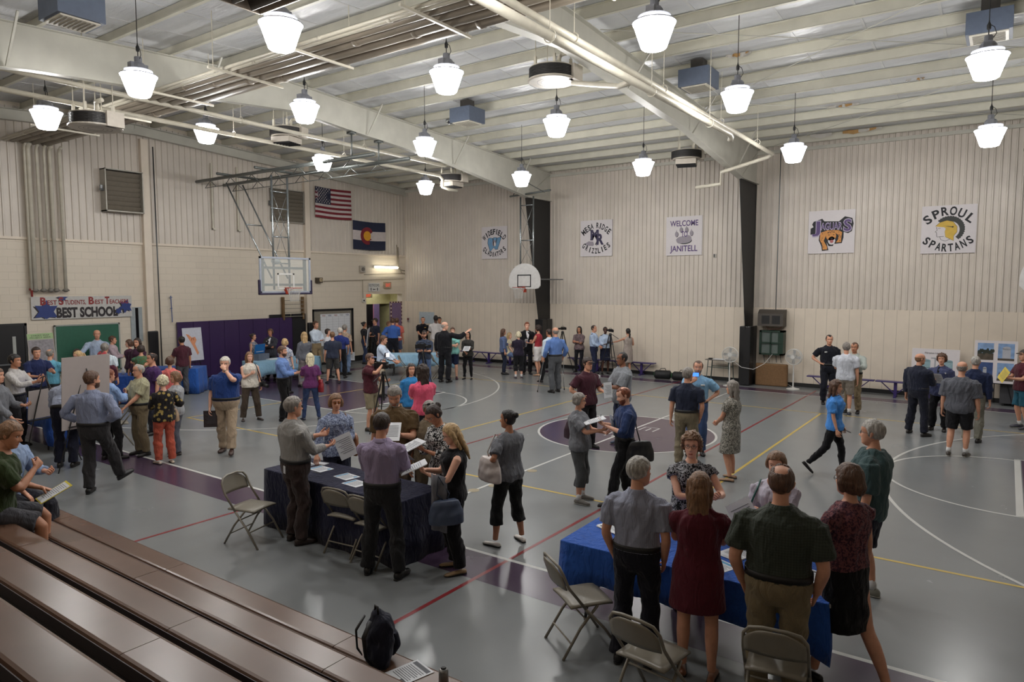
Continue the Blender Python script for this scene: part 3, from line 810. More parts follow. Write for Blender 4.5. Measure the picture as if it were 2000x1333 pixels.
    if glasses:
        e = MB(); gm = mat('glasses_' + glasses, {'dark': (18, 16, 16), 'orange': (30, 18, 12), 'wire': (90, 80, 70), 'sun': (12, 12, 12)}[glasses], .3)
        for sd in (-1, 1):
            e.tube([(sd * .031 + .021 * math.cos(t), .092 - .2 * abs(.021 * math.cos(t)) * (1 if math.cos(t) * sd > 0 else 0), -.002 + .016 * math.sin(t)) for t in np.linspace(0, 2 * PI, 13)[:-1]], .0018, 5, closed=True, up=(0, 1, 0))
            e.tube([(sd * .052, .087, .003), (sd * .076, .04, .003), (sd * .080, -.012, .002)], .0018, 5)
        e.tube([(-.011, .094, .0), (0, .096, .003), (.011, .094, 0)], .0018, 5)
        mats_ = [gm]
        if glasses in ('orange', 'sun'):
            e.mat(1)
            for sd in (-1, 1): e.tube([(sd * .031, .0895, -.002), (sd * .031, .0915, -.002)], .02, 12, flat=.8, up=(0, 0, 1))
            mats_.append(mat('lens_' + glasses, (150, 80, 30) if glasses == 'orange' else (14, 14, 16), .15))
        part('glasses', e, mats_, raw=True, post=hp3)
    if cap:
        e = MB(); e.ell((0, -.012, .034), (.088, .104, .088), 18, 10)
        V_ = np.concatenate(e.V); V_[:, 2] = np.maximum(V_[:, 2], .034); e.V = [V_]
        e.tube([(0, .06, .040), (0, .10, .042), (0, .14, .036), (0, .158, .030)], [.06, .068, .055, .03], 12, flat=.09, up=(0, 0, 1))
        part('cap', e, [fabric(cap)], raw=True, post=hp3)
    if 'headshades' in extra:
        e = MB()
        for sd in (-1, 1): e.ell((sd * .03, .055, .108), (.026, .012, .018), 10, 6)
        e.tube([(-.09, -.03, .06), (-.055, .05, .105), (.055, .05, .105), (.09, -.03, .06)], .004, 5)
        part('sunglasses', e, [mat('shades', (14, 14, 16), .2)], raw=True, post=hp3)
    if 'watch' in extra:
        sh, el, wr, _, _ = arm[-1]; p0 = wr - nrm(wr - el) * .03; e = MB()
        e.tube([p0 - nrm(wr - el) * .009, p0 + nrm(wr - el) * .009], [.031, .031], 12); part('wristwatch', e, [mat('watch', (140, 130, 110), .3, .8)], raw=True)
    if 'stripe' in extra:
        e = MB(); hp, kn, an = leg[1]
        e.tube([hp + (.105, 0, -.05), kn + (.083, 0, 0), an + (.08, -.005, .05)], .012, 6, flat=.4); part('trouser_stripe', e, [mat('stripe_white', (190, 195, 205), .8)], raw=True)
    if 'epaulet' in extra:
        for sd in (-1, 1):
            sh = arm[sd][0]; e = MB(); e.box(sh + np.array([-sd * .03, 0, .058]), (.09, .04, .01), ry=sd * .35); part('epaulet', e, [fabric((20, 22, 34))], raw=True, par=up_g)
    return dict(root=root, hands=hands, scene=to_scene, bend=B, front=front_y, arm=arm, S=S, yaw=yaw, leg=leg)
# ---------------------------------------------------------------- the hall
XL, XR, YB, YN = -15.4, 15.4, 9.21, -14.3      # end walls, far wall, near wall
RIDGE = -2.5
def roof_z(y): return 8.0 - 0.0556 * abs(y + 2.5)     # level of the rafter tops
m_cream = mat('cream_panel', (209, 197, 181), 0.45, noise=0.03, nscale=3, gain=1.12)
m_rib = mat('ribbed_steel', (205, 196, 185), 0.38, noise=0.04, nscale=2, gain=1.0)
m_steelcream = mat('cream_steel', (184, 182, 172), 0.45, noise=0.07, nscale=2.5, gain=1.1)
m_pipe = mat('cream_pipe', (202, 196, 180), 0.4, noise=0.1, nscale=4)
m_black = mat('black_paint', (26, 26, 27), 0.5, noise=0.1)
m_grey = mat('grey_metal', (120, 122, 124), 0.35, 0.6)
m_chrome = mat('chrome', (190, 192, 194), 0.18, 1.0, noise=0.02)
m_white = mat('white_paint', (205, 204, 200), 0.45, noise=0.02)
m_whiteboard = mat('white_board', (206, 200, 202), 0.4, noise=0.015, gain=1.05)
m_paper = mat('paper', (214, 216, 220), 0.7, noise=0.02)
m_ink = mat('ink_black', (18, 18, 26), 0.6)
m_steel = mat('dark_steel', (84, 88, 90), 0.35, 0.7)

def block_wall_mat():
    m = bpy.data.materials.new('painted_block'); m.use_nodes = True; N = m.node_tree.nodes; L = m.node_tree.links; b = N['Principled BSDF']
    tc = N.new('ShaderNodeTexCoord'); mp = N.new('ShaderNodeMapping'); mp.inputs['Rotation'].default_value = (PI / 2, 0, PI / 2)
    sx = N.new('ShaderNodeSeparateXYZ'); cb = N.new('ShaderNodeCombineXYZ'); L.new(tc.outputs['Object'], sx.inputs[0]); L.new(sx.outputs['Y'], cb.inputs['X']); L.new(sx.outputs['Z'], cb.inputs['Y'])
    br = N.new('ShaderNodeTexBrick'); br.inputs['Scale'].default_value = 1.0; br.inputs['Brick Width'].default_value = 0.41; br.inputs['Row Height'].default_value = 0.205
    br.inputs['Mortar Size'].default_value = 0.008; br.inputs['Mortar Smooth'].default_value = 0.4
    c = lin((214, 203, 186))
    br.inputs['Color1'].default_value = c + [1]; br.inputs['Color2'].default_value = [v * .97 for v in c] + [1]; br.inputs['Mortar'].default_value = [v * .9 for v in c] + [1]
    L.new(cb.outputs[0], br.inputs['Vector']); L.new(br.outputs['Color'], b.inputs['Base Color'])
    bp = N.new('ShaderNodeBump'); bp.inputs['Strength'].default_value = 0.5; bp.inputs['Distance'].default_value = 0.006; bp.invert = True
    L.new(br.outputs['Fac'], bp.inputs['Height']); L.new(bp.outputs['Normal'], b.inputs['Normal'])
    b.inputs['Roughness'].default_value = 0.42
    return m
m_block = block_wall_mat()
def ceiling_mat():
    m = bpy.data.materials.new('vinyl_insulation'); m.use_nodes = True; N = m.node_tree.nodes; L = m.node_tree.links; b = N['Principled BSDF']
    tc = N.new('ShaderNodeTexCoord')
    n = N.new('ShaderNodeTexNoise'); n.inputs['Scale'].default_value = 0.8; n.inputs['Detail'].default_value = 5; L.new(tc.outputs['Object'], n.inputs['Vector'])
    r = N.new('ShaderNodeValToRGB'); a, c = lin((196, 198, 202)), lin((216, 217, 218)); r.color_ramp.elements[0].color = a + [1]; r.color_ramp.elements[1].color = c + [1]
    r.color_ramp.elements[0].position = .3; r.color_ramp.elements[1].position = .7
    L.new(n.outputs['Fac'], r.inputs['Fac']); L.new(r.outputs['Color'], b.inputs['Base Color']); b.inputs['Roughness'].default_value = 0.3
    mp = N.new('ShaderNodeMapping'); mp.inputs['Scale'].default_value = (0.6, 2.2, 1); L.new(tc.outputs['Object'], mp.inputs['Vector'])
    n2 = N.new('ShaderNodeTexNoise'); n2.inputs['Scale'].default_value = 2.5; n2.inputs['Detail'].default_value = 4; L.new(mp.outputs[0], n2.inputs['Vector'])
    bp = N.new('ShaderNodeBump'); bp.inputs['Strength'].default_value = 0.6; bp.inputs['Distance'].default_value = 0.08; L.new(n2.outputs['Fac'], bp.inputs['Height']); L.new(bp.outputs['Normal'], b.inputs['Normal'])
    return m
def floor_mat(name, rgb, rough=0.24):
    m = bpy.data.materials.new(name); m.use_nodes = True; N = m.node_tree.nodes; L = m.node_tree.links; b = N['Principled BSDF']
    tc = N.new('ShaderNodeTexCoord')
    n = N.new('ShaderNodeTexNoise'); n.inputs['Scale'].default_value = 0.9; n.inputs['Detail'].default_value = 6; n.inputs['Roughness'].default_value = .65; L.new(tc.outputs['Object'], n.inputs['Vector'])
    c = lin(rgb); r = N.new('ShaderNodeValToRGB'); r.color_ramp.elements[0].position = .3; r.color_ramp.elements[1].position = .7
    r.color_ramp.elements[0].color = [v * .95 for v in c] + [1]; r.color_ramp.elements[1].color = [min(1, v * 1.05) for v in c] + [1]; r.color_ramp.interpolation = 'B_SPLINE'
    L.new(n.outputs['Fac'], r.inputs['Fac']); L.new(r.outputs['Color'], b.inputs['Base Color'])
    n2 = N.new('ShaderNodeTexNoise'); n2.inputs['Scale'].default_value = 1.7; n2.inputs['Detail'].default_value = 5; L.new(tc.outputs['Object'], n2.inputs['Vector'])
    r2 = N.new('ShaderNodeMapRange'); r2.inputs['To Min'].default_value = rough - .03; r2.inputs['To Max'].default_value = rough + .06; L.new(n2.outputs['Fac'], r2.inputs['Value']); L.new(r2.outputs[0], b.inputs['Roughness'])
    n3 = N.new('ShaderNodeTexNoise'); n3.inputs['Scale'].default_value = 1.2; n3.inputs['Detail'].default_value = 3; L.new(tc.outputs['Object'], n3.inputs['Vector'])
    bp = N.new('ShaderNodeBump'); bp.inputs['Strength'].default_value = .25; bp.inputs['Distance'].default_value = .02; L.new(n3.outputs['Fac'], bp.inputs['Height']); L.new(bp.outputs['Normal'], b.inputs['Normal'])
    b.inputs['Specular IOR Level'].default_value = .5
    return m
# ---- floor with its painted court
f = MB(); f.bb((XL - 3.2, YN - .5, -.12), (XR + .5, YB + .3, 0))
FC = (124, 127, 128)
def arc_pts(cx, cy, r, a0, a1, n=64): return [(cx + r * math.cos(a0 + (a1 - a0) * i / n), cy + r * math.sin(a0 + (a1 - a0) * i / n)) for i in range(n + 1)]
def strip(mb, pts, w, z):
    G0 = []; n = len(pts)
    for i in range(n):
        a = np.array(pts[max(0, i - 1)]); b = np.array(pts[min(n - 1, i + 1)]); d = nrm(b - a); nn = np.array([-d[1], d[0]]) * w / 2; p = np.array(pts[i])
        G0.append([(*(p - nn), z), (*(p + nn), z)])
    mb.sheet(G0)
def line(mb, a, b, w, z): strip(mb, [a, b], w, z)
def disc(mb, cx, cy, r, z, n=72): mb.add([(cx + r * math.cos(2 * PI * i / n), cy + r * math.sin(2 * PI * i / n), z) for i in range(n)], [tuple(range(n))])
def rect(mb, x0, y0, x1, y1, z): mb.add([(x0, y0, z), (x1, y0, z), (x1, y1, z), (x0, y1, z)], [(0, 1, 2, 3)])
YS0, YS1, XB = -7.08, 7.50, 12.9
f.mat(1)
rect(f, -XB - .62, YS0 - .64, XB + .62, YS0, .0012); rect(f, -XB - .62, YS1, XB + .62, YS1 + .62, .0012)
rect(f, -XB - .62, YS0, -XB, YS1, .0012); rect(f, XB, YS0, XB + .62, YS1, .0012)
disc(f, 0, 0, 1.86, .0012)
for s in (-1, 1): rect(f, min(s * XB, s * 6.86), -1.86, max(s * XB, s * 6.86), 1.95, .0012)
f.mat(3)
for xr in (-2.06, 2.01): line(f, (xr, -9.35), (xr, 8.6), .05, .0016)
f.mat(4)
for xr in (-3.0, 2.93): line(f, (xr, -4.6), (xr, 4.75), .05, .0018)
for xr in (-9.2, 9.2): line(f, (xr, -4.6), (xr, 4.75), .05, .0018)
for yr in (-4.56, 4.75): line(f, (-9.2, yr), (9.2, yr), .05, .0018)
f.mat(2)
line(f, (-XB, YS0), (XB, YS0), .055, .0022); line(f, (-XB, YS1), (XB, YS1), .055, .0022)
line(f, (-XB, YS0), (-XB, YS1), .055, .0022); line(f, (XB, YS0), (XB, YS1), .055, .0022)
line(f, (0, YS0), (0, YS1), .05, .0022)
strip(f, arc_pts(0, 0, 1.86, 0, 2 * PI, 96), .05, .0024)
for s in (-1, 1):
    fx = 6.8 * s; line(f, (fx, -1.86), (fx, 1.95), .09, .0023)
    c0 = PI / 2 if s > 0 else -PI / 2
    strip(f, arc_pts(fx, 0, 1.86, c0, c0 + PI), .05, .0024)
    bx = s * 11.3; a = math.acos((11.3 - 9.9) / 6.32) if False else 1.35
    strip(f, arc_pts(bx, 0.0, 6.36, PI - 1.32 if s > 0 else -1.32, PI + 1.32 if s > 0 else 1.32), .05, .0024)
    for yy in (-1.86, 1.95): line(f, (fx, yy), (s * XB, yy), .05, .0023)
# letters painted in the centre circle
f.frame((0, 0, 0), (0, 1, 0), (-1, 0, 0), (0, 0, 1))
for px_, py_ in ((-.38, .1), (.55, -.25)): strip(f, [(px_ - .18, py_ - .2), (px_ + .2, py_ - .2), (px_ + .2, py_ + .12), (px_ - .18, py_ + .12)], .035, .0026); line(f, (px_ - .18, py_ - .04), (px_ + .1, py_ - .04), .035, .0026)
f.frame((0, 0, 0))
f.mat(5)
for px, py in ((.1, -4.62), (.1, -3.55), (0, 4.6), (0, -5.0)): disc(f, px, py - .2, .09, .0028, 20)
fl = f.build('floor', [floor_mat('court_grey', FC), floor_mat('court_purple', (70, 54, 74)), floor_mat('court_white', (196, 196, 192), .3), floor_mat('court_red', (128, 40, 44), .3),
                       floor_mat('court_yellow', (196, 168, 78), .3), floor_mat('court_plate', (150, 138, 112), .35)], fix=False)
struct(fl, 'grey court floor with purple borders and painted lines')
# ---- walls
def ribbed(mb, o, u, length, z0, ztop, pitch=.157, depth=.028):
    """vertical ribs from z0 to ztop(s) along u; w points into the hall"""
    w = (0, -1, 0) if u == (1, 0, 0) else (1, 0, 0)
    G = []; s = 0
    while s < length:
        for ds, dd in ((0, 0), (pitch * .62, 0), (pitch * .70, depth), (pitch * .88, depth), (pitch * .97, 0)):
            q = min(s + ds, length); p = np.array(o, float) + np.array(u) * q + np.array(w) * dd
            G.append([(p[0], p[1], z0), (p[0], p[1], ztop(p))])
        s += pitch
    mb.sheet(G)
w = MB(); w.bb((XL - .3, YB, 0), (XR + .3, YB + .3, 8.3))
w.mat(1); w.bb((XL, YB - .03, .12), (XR, YB, 2.43))
w.mat(4)
for i in range(100):
    xx = XL + .15 + i * .31
    if xx < XR: w.bb((xx, YB - .0315, .12), (xx + .006, YB - .03, 2.43))
w.mat(2); w.bb((XL, YB - .045, 0), (XR, YB, .12))
w.mat(3); ribbed(w, (XL, YB - .02, 0), (1, 0, 0), XR - XL, 2.43, lambda p: 7.62)
struct(w.build('wall_back', [m_cream, m_cream, m_black, m_rib, mat('groove', (150, 140, 124), .7)], fix=False), 'far wall of cream boards below grey ribbed steel')
w = MB(); w.bb((XL - .3, YN, 4.42), (XL, YB, 8.3)); w.bb((XL - .3, YN, 0), (XL, 6.86, 4.42)); w.bb((XL - .3, 8.98, 0), (XL, YB, 4.42)); w.bb((XL - .3, 6.86, 2.76), (XL, 8.98, 4.42))
w.mat(1); ribbed(w, (XL + .005, YN, 0), (0, 1, 0), YB - YN, 4.42, lambda p: roof_z(p[1]) + .1, .19)
w.mat(3); w.bb((XL, YN, 4.38), (XL + .05, YB, 4.45))
w.mat(2); w.bb((XL, YN, 0), (XL + .03, 6.86, .22))
w.mat(3)
for yy in (-2.24, 3.82): w.bb((XL, yy - .11, .2), (XL + .16, yy + .11, 7.6))
struct(w.build('wall_left', [m_block, m_rib, m_black, m_cream], fix=False), 'end wall of painted block below ribbed steel')
w = MB(); w.bb((XR, YN, 0), (XR + .3, YB, 8.3)); struct(w.build('wall_right', [m_cream]))
w = MB(); w.bb((XL - .3, YN - .3, 0), (XR + .3, YN, 8.3)); struct(w.build('wall_near', [m_cream]))
# ---- hallway behind the opening in the end wall
w = MB(); w.bb((XL - 2.9, 6.5, 0), (XL - .3, 6.6, 3.2)); w.bb((XL - 2.9, 9.3, 0), (XL - .3, 9.4, 3.2)); w.bb((XL - 3.0, 6.5, 0), (XL - 2.9, 9.4, 3.2)); w.bb((XL - 2.9, 6.5, 3.1), (XL - .3, 9.4, 3.2))
w.bb((XL - 1.12, 6.6, 2.3), (XL - 1.06, 9.3, 3.1)); struct(w.build('wall_hallway', [mat('hall_yellow', (206, 200, 150), .6)]), 'pale yellow hallway through the opening')
w = MB(); w.bb((XL - 1.05, 6.7, 0), (XL - 1.0, 8.15, 2.3)); d = struct(w.build('door_1', [mat('door_black', (20, 19, 22), .4)]), 'black double door standing in the hallway')
w = MB(); w.bb((XL - .998, 7.62, .9), (XL - .985, 7.72, 2.0)); w.build('door_window', [mat('door_glass', (140, 128, 170), .1)], d)
w = MB(); w.bb((XL - .99, 6.9, 1.02), (XL - .93, 7.6, 1.08)); w.build('push_bar', [m_grey], d)
w = MB(); w.bb((XL - 1.04, 8.2, 0), (XL - .99, 8.55, 2.3)); d = struct(w.build('door_2', [mat('door_lilac', (132, 112, 156), .5)]), 'lilac door beside the black one')
w = MB(); w.bb((XL - 1.0, 8.16, 0), (XL - .97, 8.2, 2.3)); w.build('door_edge', [mat('edge_pink', (190, 130, 160), .5)], d)
# black doors at the far left
w = MB(); w.bb((XL, -7.4, 0), (XL + .04, -5.66, 2.03)); d = struct(w.build('door_3', [mat('door_black', (20, 19, 22), .4)]), 'black double doors at the left end')
w = MB(); w.bb((XL + .04, -5.95, .55), (XL + .05, -5.87, 1.75)); w.build('door_window', [mat('door_pane', (170, 172, 168), .2)], d)
w = MB(); w.bb((XL, -7.5, 0), (XL + .06, -7.4, 2.1)); w.bb((XL, -5.66, 0), (XL + .06, -5.6, 2.1)); w.bb((XL, -7.5, 2.03), (XL + .06, -5.6, 2.1)); w.build('door_frame', [m_black], d)
w = MB(); w.box((XL + .08, -6.1, 1.0), (.05, .5, .04)); w.build('push_bar', [m_grey], d)
# ---- roof
m_ceil = ceiling_mat()
w = MB()
for y0, y1 in ((YN - .3, RIDGE), (RIDGE, YB + .3)):
    a, b = roof_z(y0) + .2, roof_z(y1) + .2
    w.add([(XL - .3, y0, a), (XR + .3, y0, a), (XR + .3, y1, b), (XL - .3, y1, b), (XL - .3, y0, a + .1), (XR + .3, y0, a + .1), (XR + .3, y1, b + .1), (XL - .3, y1, b + .1)],
          [(3, 2, 1, 0), (4, 5, 6, 7), (0, 1, 5, 4), (1, 2, 6, 5), (2, 3, 7, 6), (3, 0, 4, 7)])
w.mat(1)
for i in range(int((XR - XL) / 1.22)):
    xx = XL + 1.2 + i * 1.22
    for y0, y1 in ((YN, RIDGE), (RIDGE, YB)):
        w.bar((xx, y0, roof_z(y0) + .196), (xx, y1, roof_z(y1) + .196), .05, .008)
ce = struct(w.build('ceiling', [m_ceil, mat('seam', (206, 206, 206), .35)], fix=False), 'white vinyl insulation under the roof')
# torn insulation
for (x_, y_, z0_), sc_ in (((1.7, 1.55, .0), .45), ((2.9, 6.2, 0), .5), ((2.6, 8.6, -.05), 1.2), ((4.6, 5.0, 0), .25), ((-6.6, 6.9, 0), .2), ((-1.9, -8.0, 0), .45)):
    g = MB(); zt = roof_z(y_) + .19 + z0_; rs = random.Random(int(x_ * 10 + 99))
    for k in range(5):
        a = rs.uniform(-1, 1) * sc_ * .6; h_ = rs.uniform(.06, .16) * min(1, sc_ * 1.6)
        G = [[(x_ + a + (j - 2) * .06 * sc_ * 2, y_ + .04 * math.sin(j + k), zt - h_ * (i / 3.0) * (1 - .4 * abs(j - 2) / 2) - .01 * math.sin(j * 2.1 + k)) for j in range(5)] for i in range(4)]
        g.mat(1 if k % 2 else 0).sheet(G)
    o = g.build('insulation_tear', [mat('torn_vinyl', (190, 186, 178), .5), mat('torn_fibre', (176, 138, 88), .9)], ce, fix=False)
# ---- purlins, one per row
n = 1
ys = [RIDGE + s * (.55 + 1.2 * i) for s in (-1, 1) for i in range(10)]
for yy in ys:
    if yy < YN + .2 or yy > YB - .1: continue
    s = 1 if yy > RIDGE else -1; z_ = roof_z(yy)
    g = MB(); g.bb((XL + .01, yy - .006, z_), (XR, yy + .006, z_ + .19)); g.bb((XL + .01, yy - .006, z_ - .004), (XR, yy + s * .07, z_ + .004)); g.bb((XL + .01, yy + s * .065, z_), (XR, yy + s * .07, z_ + .02))
    g.bb((XL + .01, yy - s * .07, z_ + .185), (XR, yy + .006, z_ + .193))
    struct(g.build('trim_%d' % n, [mat('purlin_cream', (206, 203, 188), .4, noise=.06, nscale=3)], fix=False), 'cream roof purlin'); n += 1
# ---- rigid frames
def frame_bottom(y): return float(np.interp(abs(y + 2.5), [0, 2.2, 5.5, 10.1, 11.0], [7.33, 7.15, 6.93, 6.30, 6.2]))
for xi, X in enumerate((-7.75, -.08, 7.6)):
    ysb = [-12.6 + i * .5 for i in range(41)]; ysb = [y_ for y_ in ysb if -12.6 <= y_ <= 7.6] + [7.6]
    g = MB()
    top = [(y_, roof_z(y_) - .005) for y_ in [-14.2] + ysb + [9.15]]; bot = [(y_, frame_bottom(y_)) for y_ in ysb]
    # web
    for (y0, y1) in zip(ysb[:-1], ysb[1:]):
        a = [(X, y0, frame_bottom(y0)), (X, y1, frame_bottom(y1)), (X, y1, roof_z(y1)), (X, y0, roof_z(y0))]
        g.add([(x_ - .006, y_, z_) for x_, y_, z_ in a] + [(x_ + .006, y_, z_) for x_, y_, z_ in a], [(3, 2, 1, 0), (4, 5, 6, 7)])
        g.bar((X, y0, frame_bottom(y0)), (X, y1, frame_bottom(y1)), .2, .014); g.bar((X, y0, roof_z(y0) - .008), (X, y1, roof_z(y1) - .008), .2, .014)
    g.poly([], 0, 0) if False else None
    g.frame((X - .006, 0, 0), (0, 1, 0), (0, 0, 1), (1, 0, 0)); g.poly([(7.6, 6.3), (9.16, 6.3), (9.16, roof_z(9.16)), (7.6, roof_z(7.6))], 0, .012)
    g.frame((0, 0, 0)); g.bar((X, 7.6, 6.3), (X, 7.58, roof_z(7.6)), .2, .014, (1, 0, 0)); g.bar((X, 7.6, roof_z(7.6) - .008), (X, 9.16, roof_z(9.16) - .008), .2, .014); g.bar((X, 7.6, 6.3), (X, 9.16, 6.3), .2, .02)
    g.bar((X - .01, 7.7, 6.4), (X - .01, 9.1, 7.25), .03, .10, (1, 0, 0))
    for y_ in (-2.5, -5.5, .6): g.bar((X, y_, frame_bottom(y_)), (X, y_, roof_z(y_)), .19, .014, (1, 0, 0))
    for y_ in (-8.4, -4.7, -.1, 3.5, 6.9):       # flange braces
        for s in (-1, 1):
            g.bar((X + s * .08, y_, frame_bottom(y_) + .02), (X + s * .62, y_ + .02, roof_z(y_) + .03), .035, .035)
    struct(g.build('roof_beam', [m_steelcream], fix=False), 'cream tapered roof beam').name = 'beam_%d' % (xi + 1)
    # black tapered column
    g = MB(); P0, P1 = (8.86, 0), (7.6, 6.3)
    g.frame((X - .008, 0, 0), (0, 1, 0), (0, 0, 1), (1, 0, 0)); g.poly([P0, (9.16, 0), (9.16, 6.28), P1], 0, .016)
    g.frame((0, 0, 0)); g.bar((X, P0[0], 0), (X, P1[0], 6.29), .22, .02, (1, 0, 0)); g.bar((X, 9.15, 0), (X, 9.15, 6.29), .22, .02, (1, 0, 0))
    g.bb((X - .2, 8.7, 0), (X + .2, 9.16, .02))
    struct(g.build('column_%d' % (xi + 1), [m_black], fix=False), 'black tapered steel column')
    g = MB(); g.bb((X - .17, 8.40, .02), (X + .17, 8.72, 1.86)); g.bb((X - .17, 8.72, .02), (X - .12, 9.1, 1.86)); g.bb((X + .12, 8.72, .02), (X + .17, 9.1, 1.86))
    o = g.build('column_pad', [mat('black_vinyl', (24, 24, 26), .35, noise=.05, bump=.1)], bevel=.02)
    tag(o, ['black padded wrap at the foot of the column by the small hoop', 'black padded wrap at the foot of the column between the two fans', 'black padded wrap at the foot of the rightmost column'][xi], 'column pad', 'column pads')
# steel angle along the head of the end wall
g = MB()
for y0, y1 in ((YN, RIDGE), (RIDGE, YB - .03)):
    g.bar((XL + .12, y0, roof_z(y0) - .16), (XL + .12, y1, roof_z(y1) - .16), .03, .3); g.bar((XL + .19, y0, roof_z(y0) - .02), (XL + .19, y1, roof_z(y1) - .02), .16, .014); g.bar((XL + .19, y0, roof_z(y0) - .31), (XL + .19, y1, roof_z(y1) - .31), .16, .014)
struct(g.build('beam_4', [m_steelcream], fix=False), 'cream channel beam along the end wall')
g = MB(); g.bar((XL, YB - .06, 7.24), (XR, YB - .06, 7.24), .07, .1); struct(g.build('beam_5', [m_steelcream], fix=False), 'eave strut along the far wall')
# roof rod bracing
g = MB()
for a, b in (((0.1, -1.5), (7.5, 4.0)), ((0.1, 4.0), (7.5, -1.5)), ((.1, 3.5), (7.5, 9.0)), ((.1, 9.0), (7.5, 3.5))):
    g.tube([(a[0], a[1], roof_z(a[1]) - .05), (b[0], b[1], roof_z(b[1]) - .05)], .009, 5)
struct(g.build('trim_40', [m_steelcream], fix=False), 'thin crossed bracing rods under the roof')
# ---- window-like slit in the end wall
g = MB(); g.bb((XL, -2.80, 1.4), (XL + .03, -2.45, 2.46)); o = struct(g.build('window_1', [mat('frame_grey', (150, 158, 160), .4)]), 'narrow slit window with a pale frame')
g = MB(); g.bb((XL + .03, -2.66, 1.42), (XL + .034, -2.57, 2.44)); g.build('window_pane', [mat('dark_glass', (10, 10, 14), .1)], o)
# ---------------------------------------------------------------- lamps
m_lens = bpy.data.materials.new('lamp_lens'); m_lens.use_nodes = True
_b = m_lens.node_tree.nodes['Principled BSDF']; _b.inputs['Base Color'].default_value = (.9, .9, .9, 1); _b.inputs['Emission Color'].default_value = (1, .985, .965, 1); _b.inputs['Emission Strength'].default_value = LAMP_POWER
m_lens2 = m_lens.copy(); m_lens2.node_tree.nodes['Principled BSDF'].inputs['Emission Strength'].default_value = LAMP_POWER * .55
m_ballast = mat('ballast_white', (120, 122, 130), .35)
def lamp():
    t = thing('pendant_lamp', 'lamp', 'lamp')
    g = MB(); g.lathe([(.02, -.30), (.15, -.30), (.17, -.285), (.265, -.01), (.285, .03), (.285, .045), (.283, .0455)], seg=24); g.F = g.F[:-2] + g.F[-2:-1]; g.MI = g.MI[:len(g.F)]; g.mat(1); g.add([(r_ * math.cos(2 * PI * k / 24), r_ * math.sin(2 * PI * k / 24), .046) for r_ in (.2, .283) for k in range(24)], [(k, (k + 1) % 24, 24 + (k + 1) % 24, 24 + k) for k in range(24)]); g.build('lens', [m_lens, m_lens2], t, fix=False)
    g = MB(); g.lathe([(.01, .047), (.215, .047), (.22, .12), (.21, .12), (.20, .07), (.11, .09), (.10, .10), (.01, .10)], seg=24); g.tube([(.287 * math.cos(a), .287 * math.sin(a), .04) for a in np.linspace(0, 2 * PI, 25)[:-1]], .008, 5, closed=True); g.build('rim', [m_ballast], t)
    g = MB(); g.lathe([(.01, .10), (.11, .10), (.12, .13), (.12, .20), (.09, .24), (.06, .25), (.06, .34), (.01, .35)], seg=12); g.box((0, -.11, .17), (.12, .08, .13)); g.box((0, .11, .17), (.12, .06, .11)); g.build('ballast', [m_ballast], t, bevel=.006)
    g = MB(); g.tube([(0, 0, .34), (0, 0, .44)], .008, 6); g.lathe([(.005, .42), (.028, .44), (.03, .50), (.012, .54), (.006, .58)], seg=8); g.tube([(.06, 0, .30), (.10, 0, .36), (.07, 0, .46), (.02, 0, .5)], .006, 5); g.build('hook', [m_black], t)
    g = MB(); g.tube([(0, 0, .56), (0, 0, 2.0)], .007, 5); g.build('hanger', [m_black], t)
    return t
LAMPS = [(-1.6, -7.3, 6.6), (-5.5, -7.25, 6.6), (-9.4, -7.15, 6.58), (-9.1, -3.9, 6.8), (-5.2, -4.1, 6.72), (-1.35, -4.2, 6.68), (2.5, -4.42, 6.6),
         (-5.25, -.5, 6.6), (-9.05, -.5, 6.6), (-1.45, -.53, 6.6), (2.34, -.41, 6.6), (6.1, -.2, 6.6),
         (-5.35, 3.8, 6.36), (-9.0, 3.6, 6.38), (-1.5, 3.9, 6.34), (2.25, 4.1, 6.34), (6.07, 4.4, 6.32),
         (2.3, -7.5, 6.6), (9.9, 4.3, 6.34), (-1.6, -11.0, 6.45)]
LAMP_LAB = ['large glowing pendant lamp nearest the top edge, left of the crossing pipes', 'pendant lamp hanging before the deep cream beam at upper left', 'pendant lamp at far upper left beside the round heater',
    'pendant lamp above the left grey wall louver', 'pendant lamp just under the roof ridge beside the middle heater', 'pendant lamp below the brown pipe bundle near the round black heater', 'big pendant lamp at top right of the crossing pipes',
    'pendant lamp in front of the deep beam left of the far hoop', 'small pendant lamp seen through the backboard rails', 'pendant lamp in the middle of the roof left of the second beam', 'pendant lamp right of the blue-grey box on the second beam', 'large pendant lamp at upper right in front of a blue-grey box',
    'small pendant lamp right above the fan-shaped backboard', 'small pendant lamp above the far left corner', 'small pendant lamp above the paw print sign', 'pendant lamp above the leopard-spotted team sign', 'pendant lamp above the helmet sign at the right',
    'pendant lamp outside the picture over the bleachers', 'pendant lamp outside the picture over the right corner', 'pendant lamp outside the picture near the left bleachers']
L0 = lamp()
for i, (x_, y_, z_) in enumerate(LAMPS):
    o = L0 if i == 0 else copy_tree(L0)
    o.location = (x_, y_, z_); o['label'] = LAMP_LAB[i]; o['category'] = 'lamp'; o['group'] = 'pendant lamps hanging from the roof'
    for ch in o.children:      # hangers are cut to the roof above each lamp
        if ch.name.startswith('hanger'):
            ln = roof_z(y_) + .19 - (z_ + .56); ch.location = (0, 0, .56 - .56 * ln / 1.44); ch.scale = (1, 1, ln / 1.44)
t = thing('hallway_light', 'ceiling light panel inside the pale yellow hallway', 'light', (XL - .68, 7.9, 3.08))
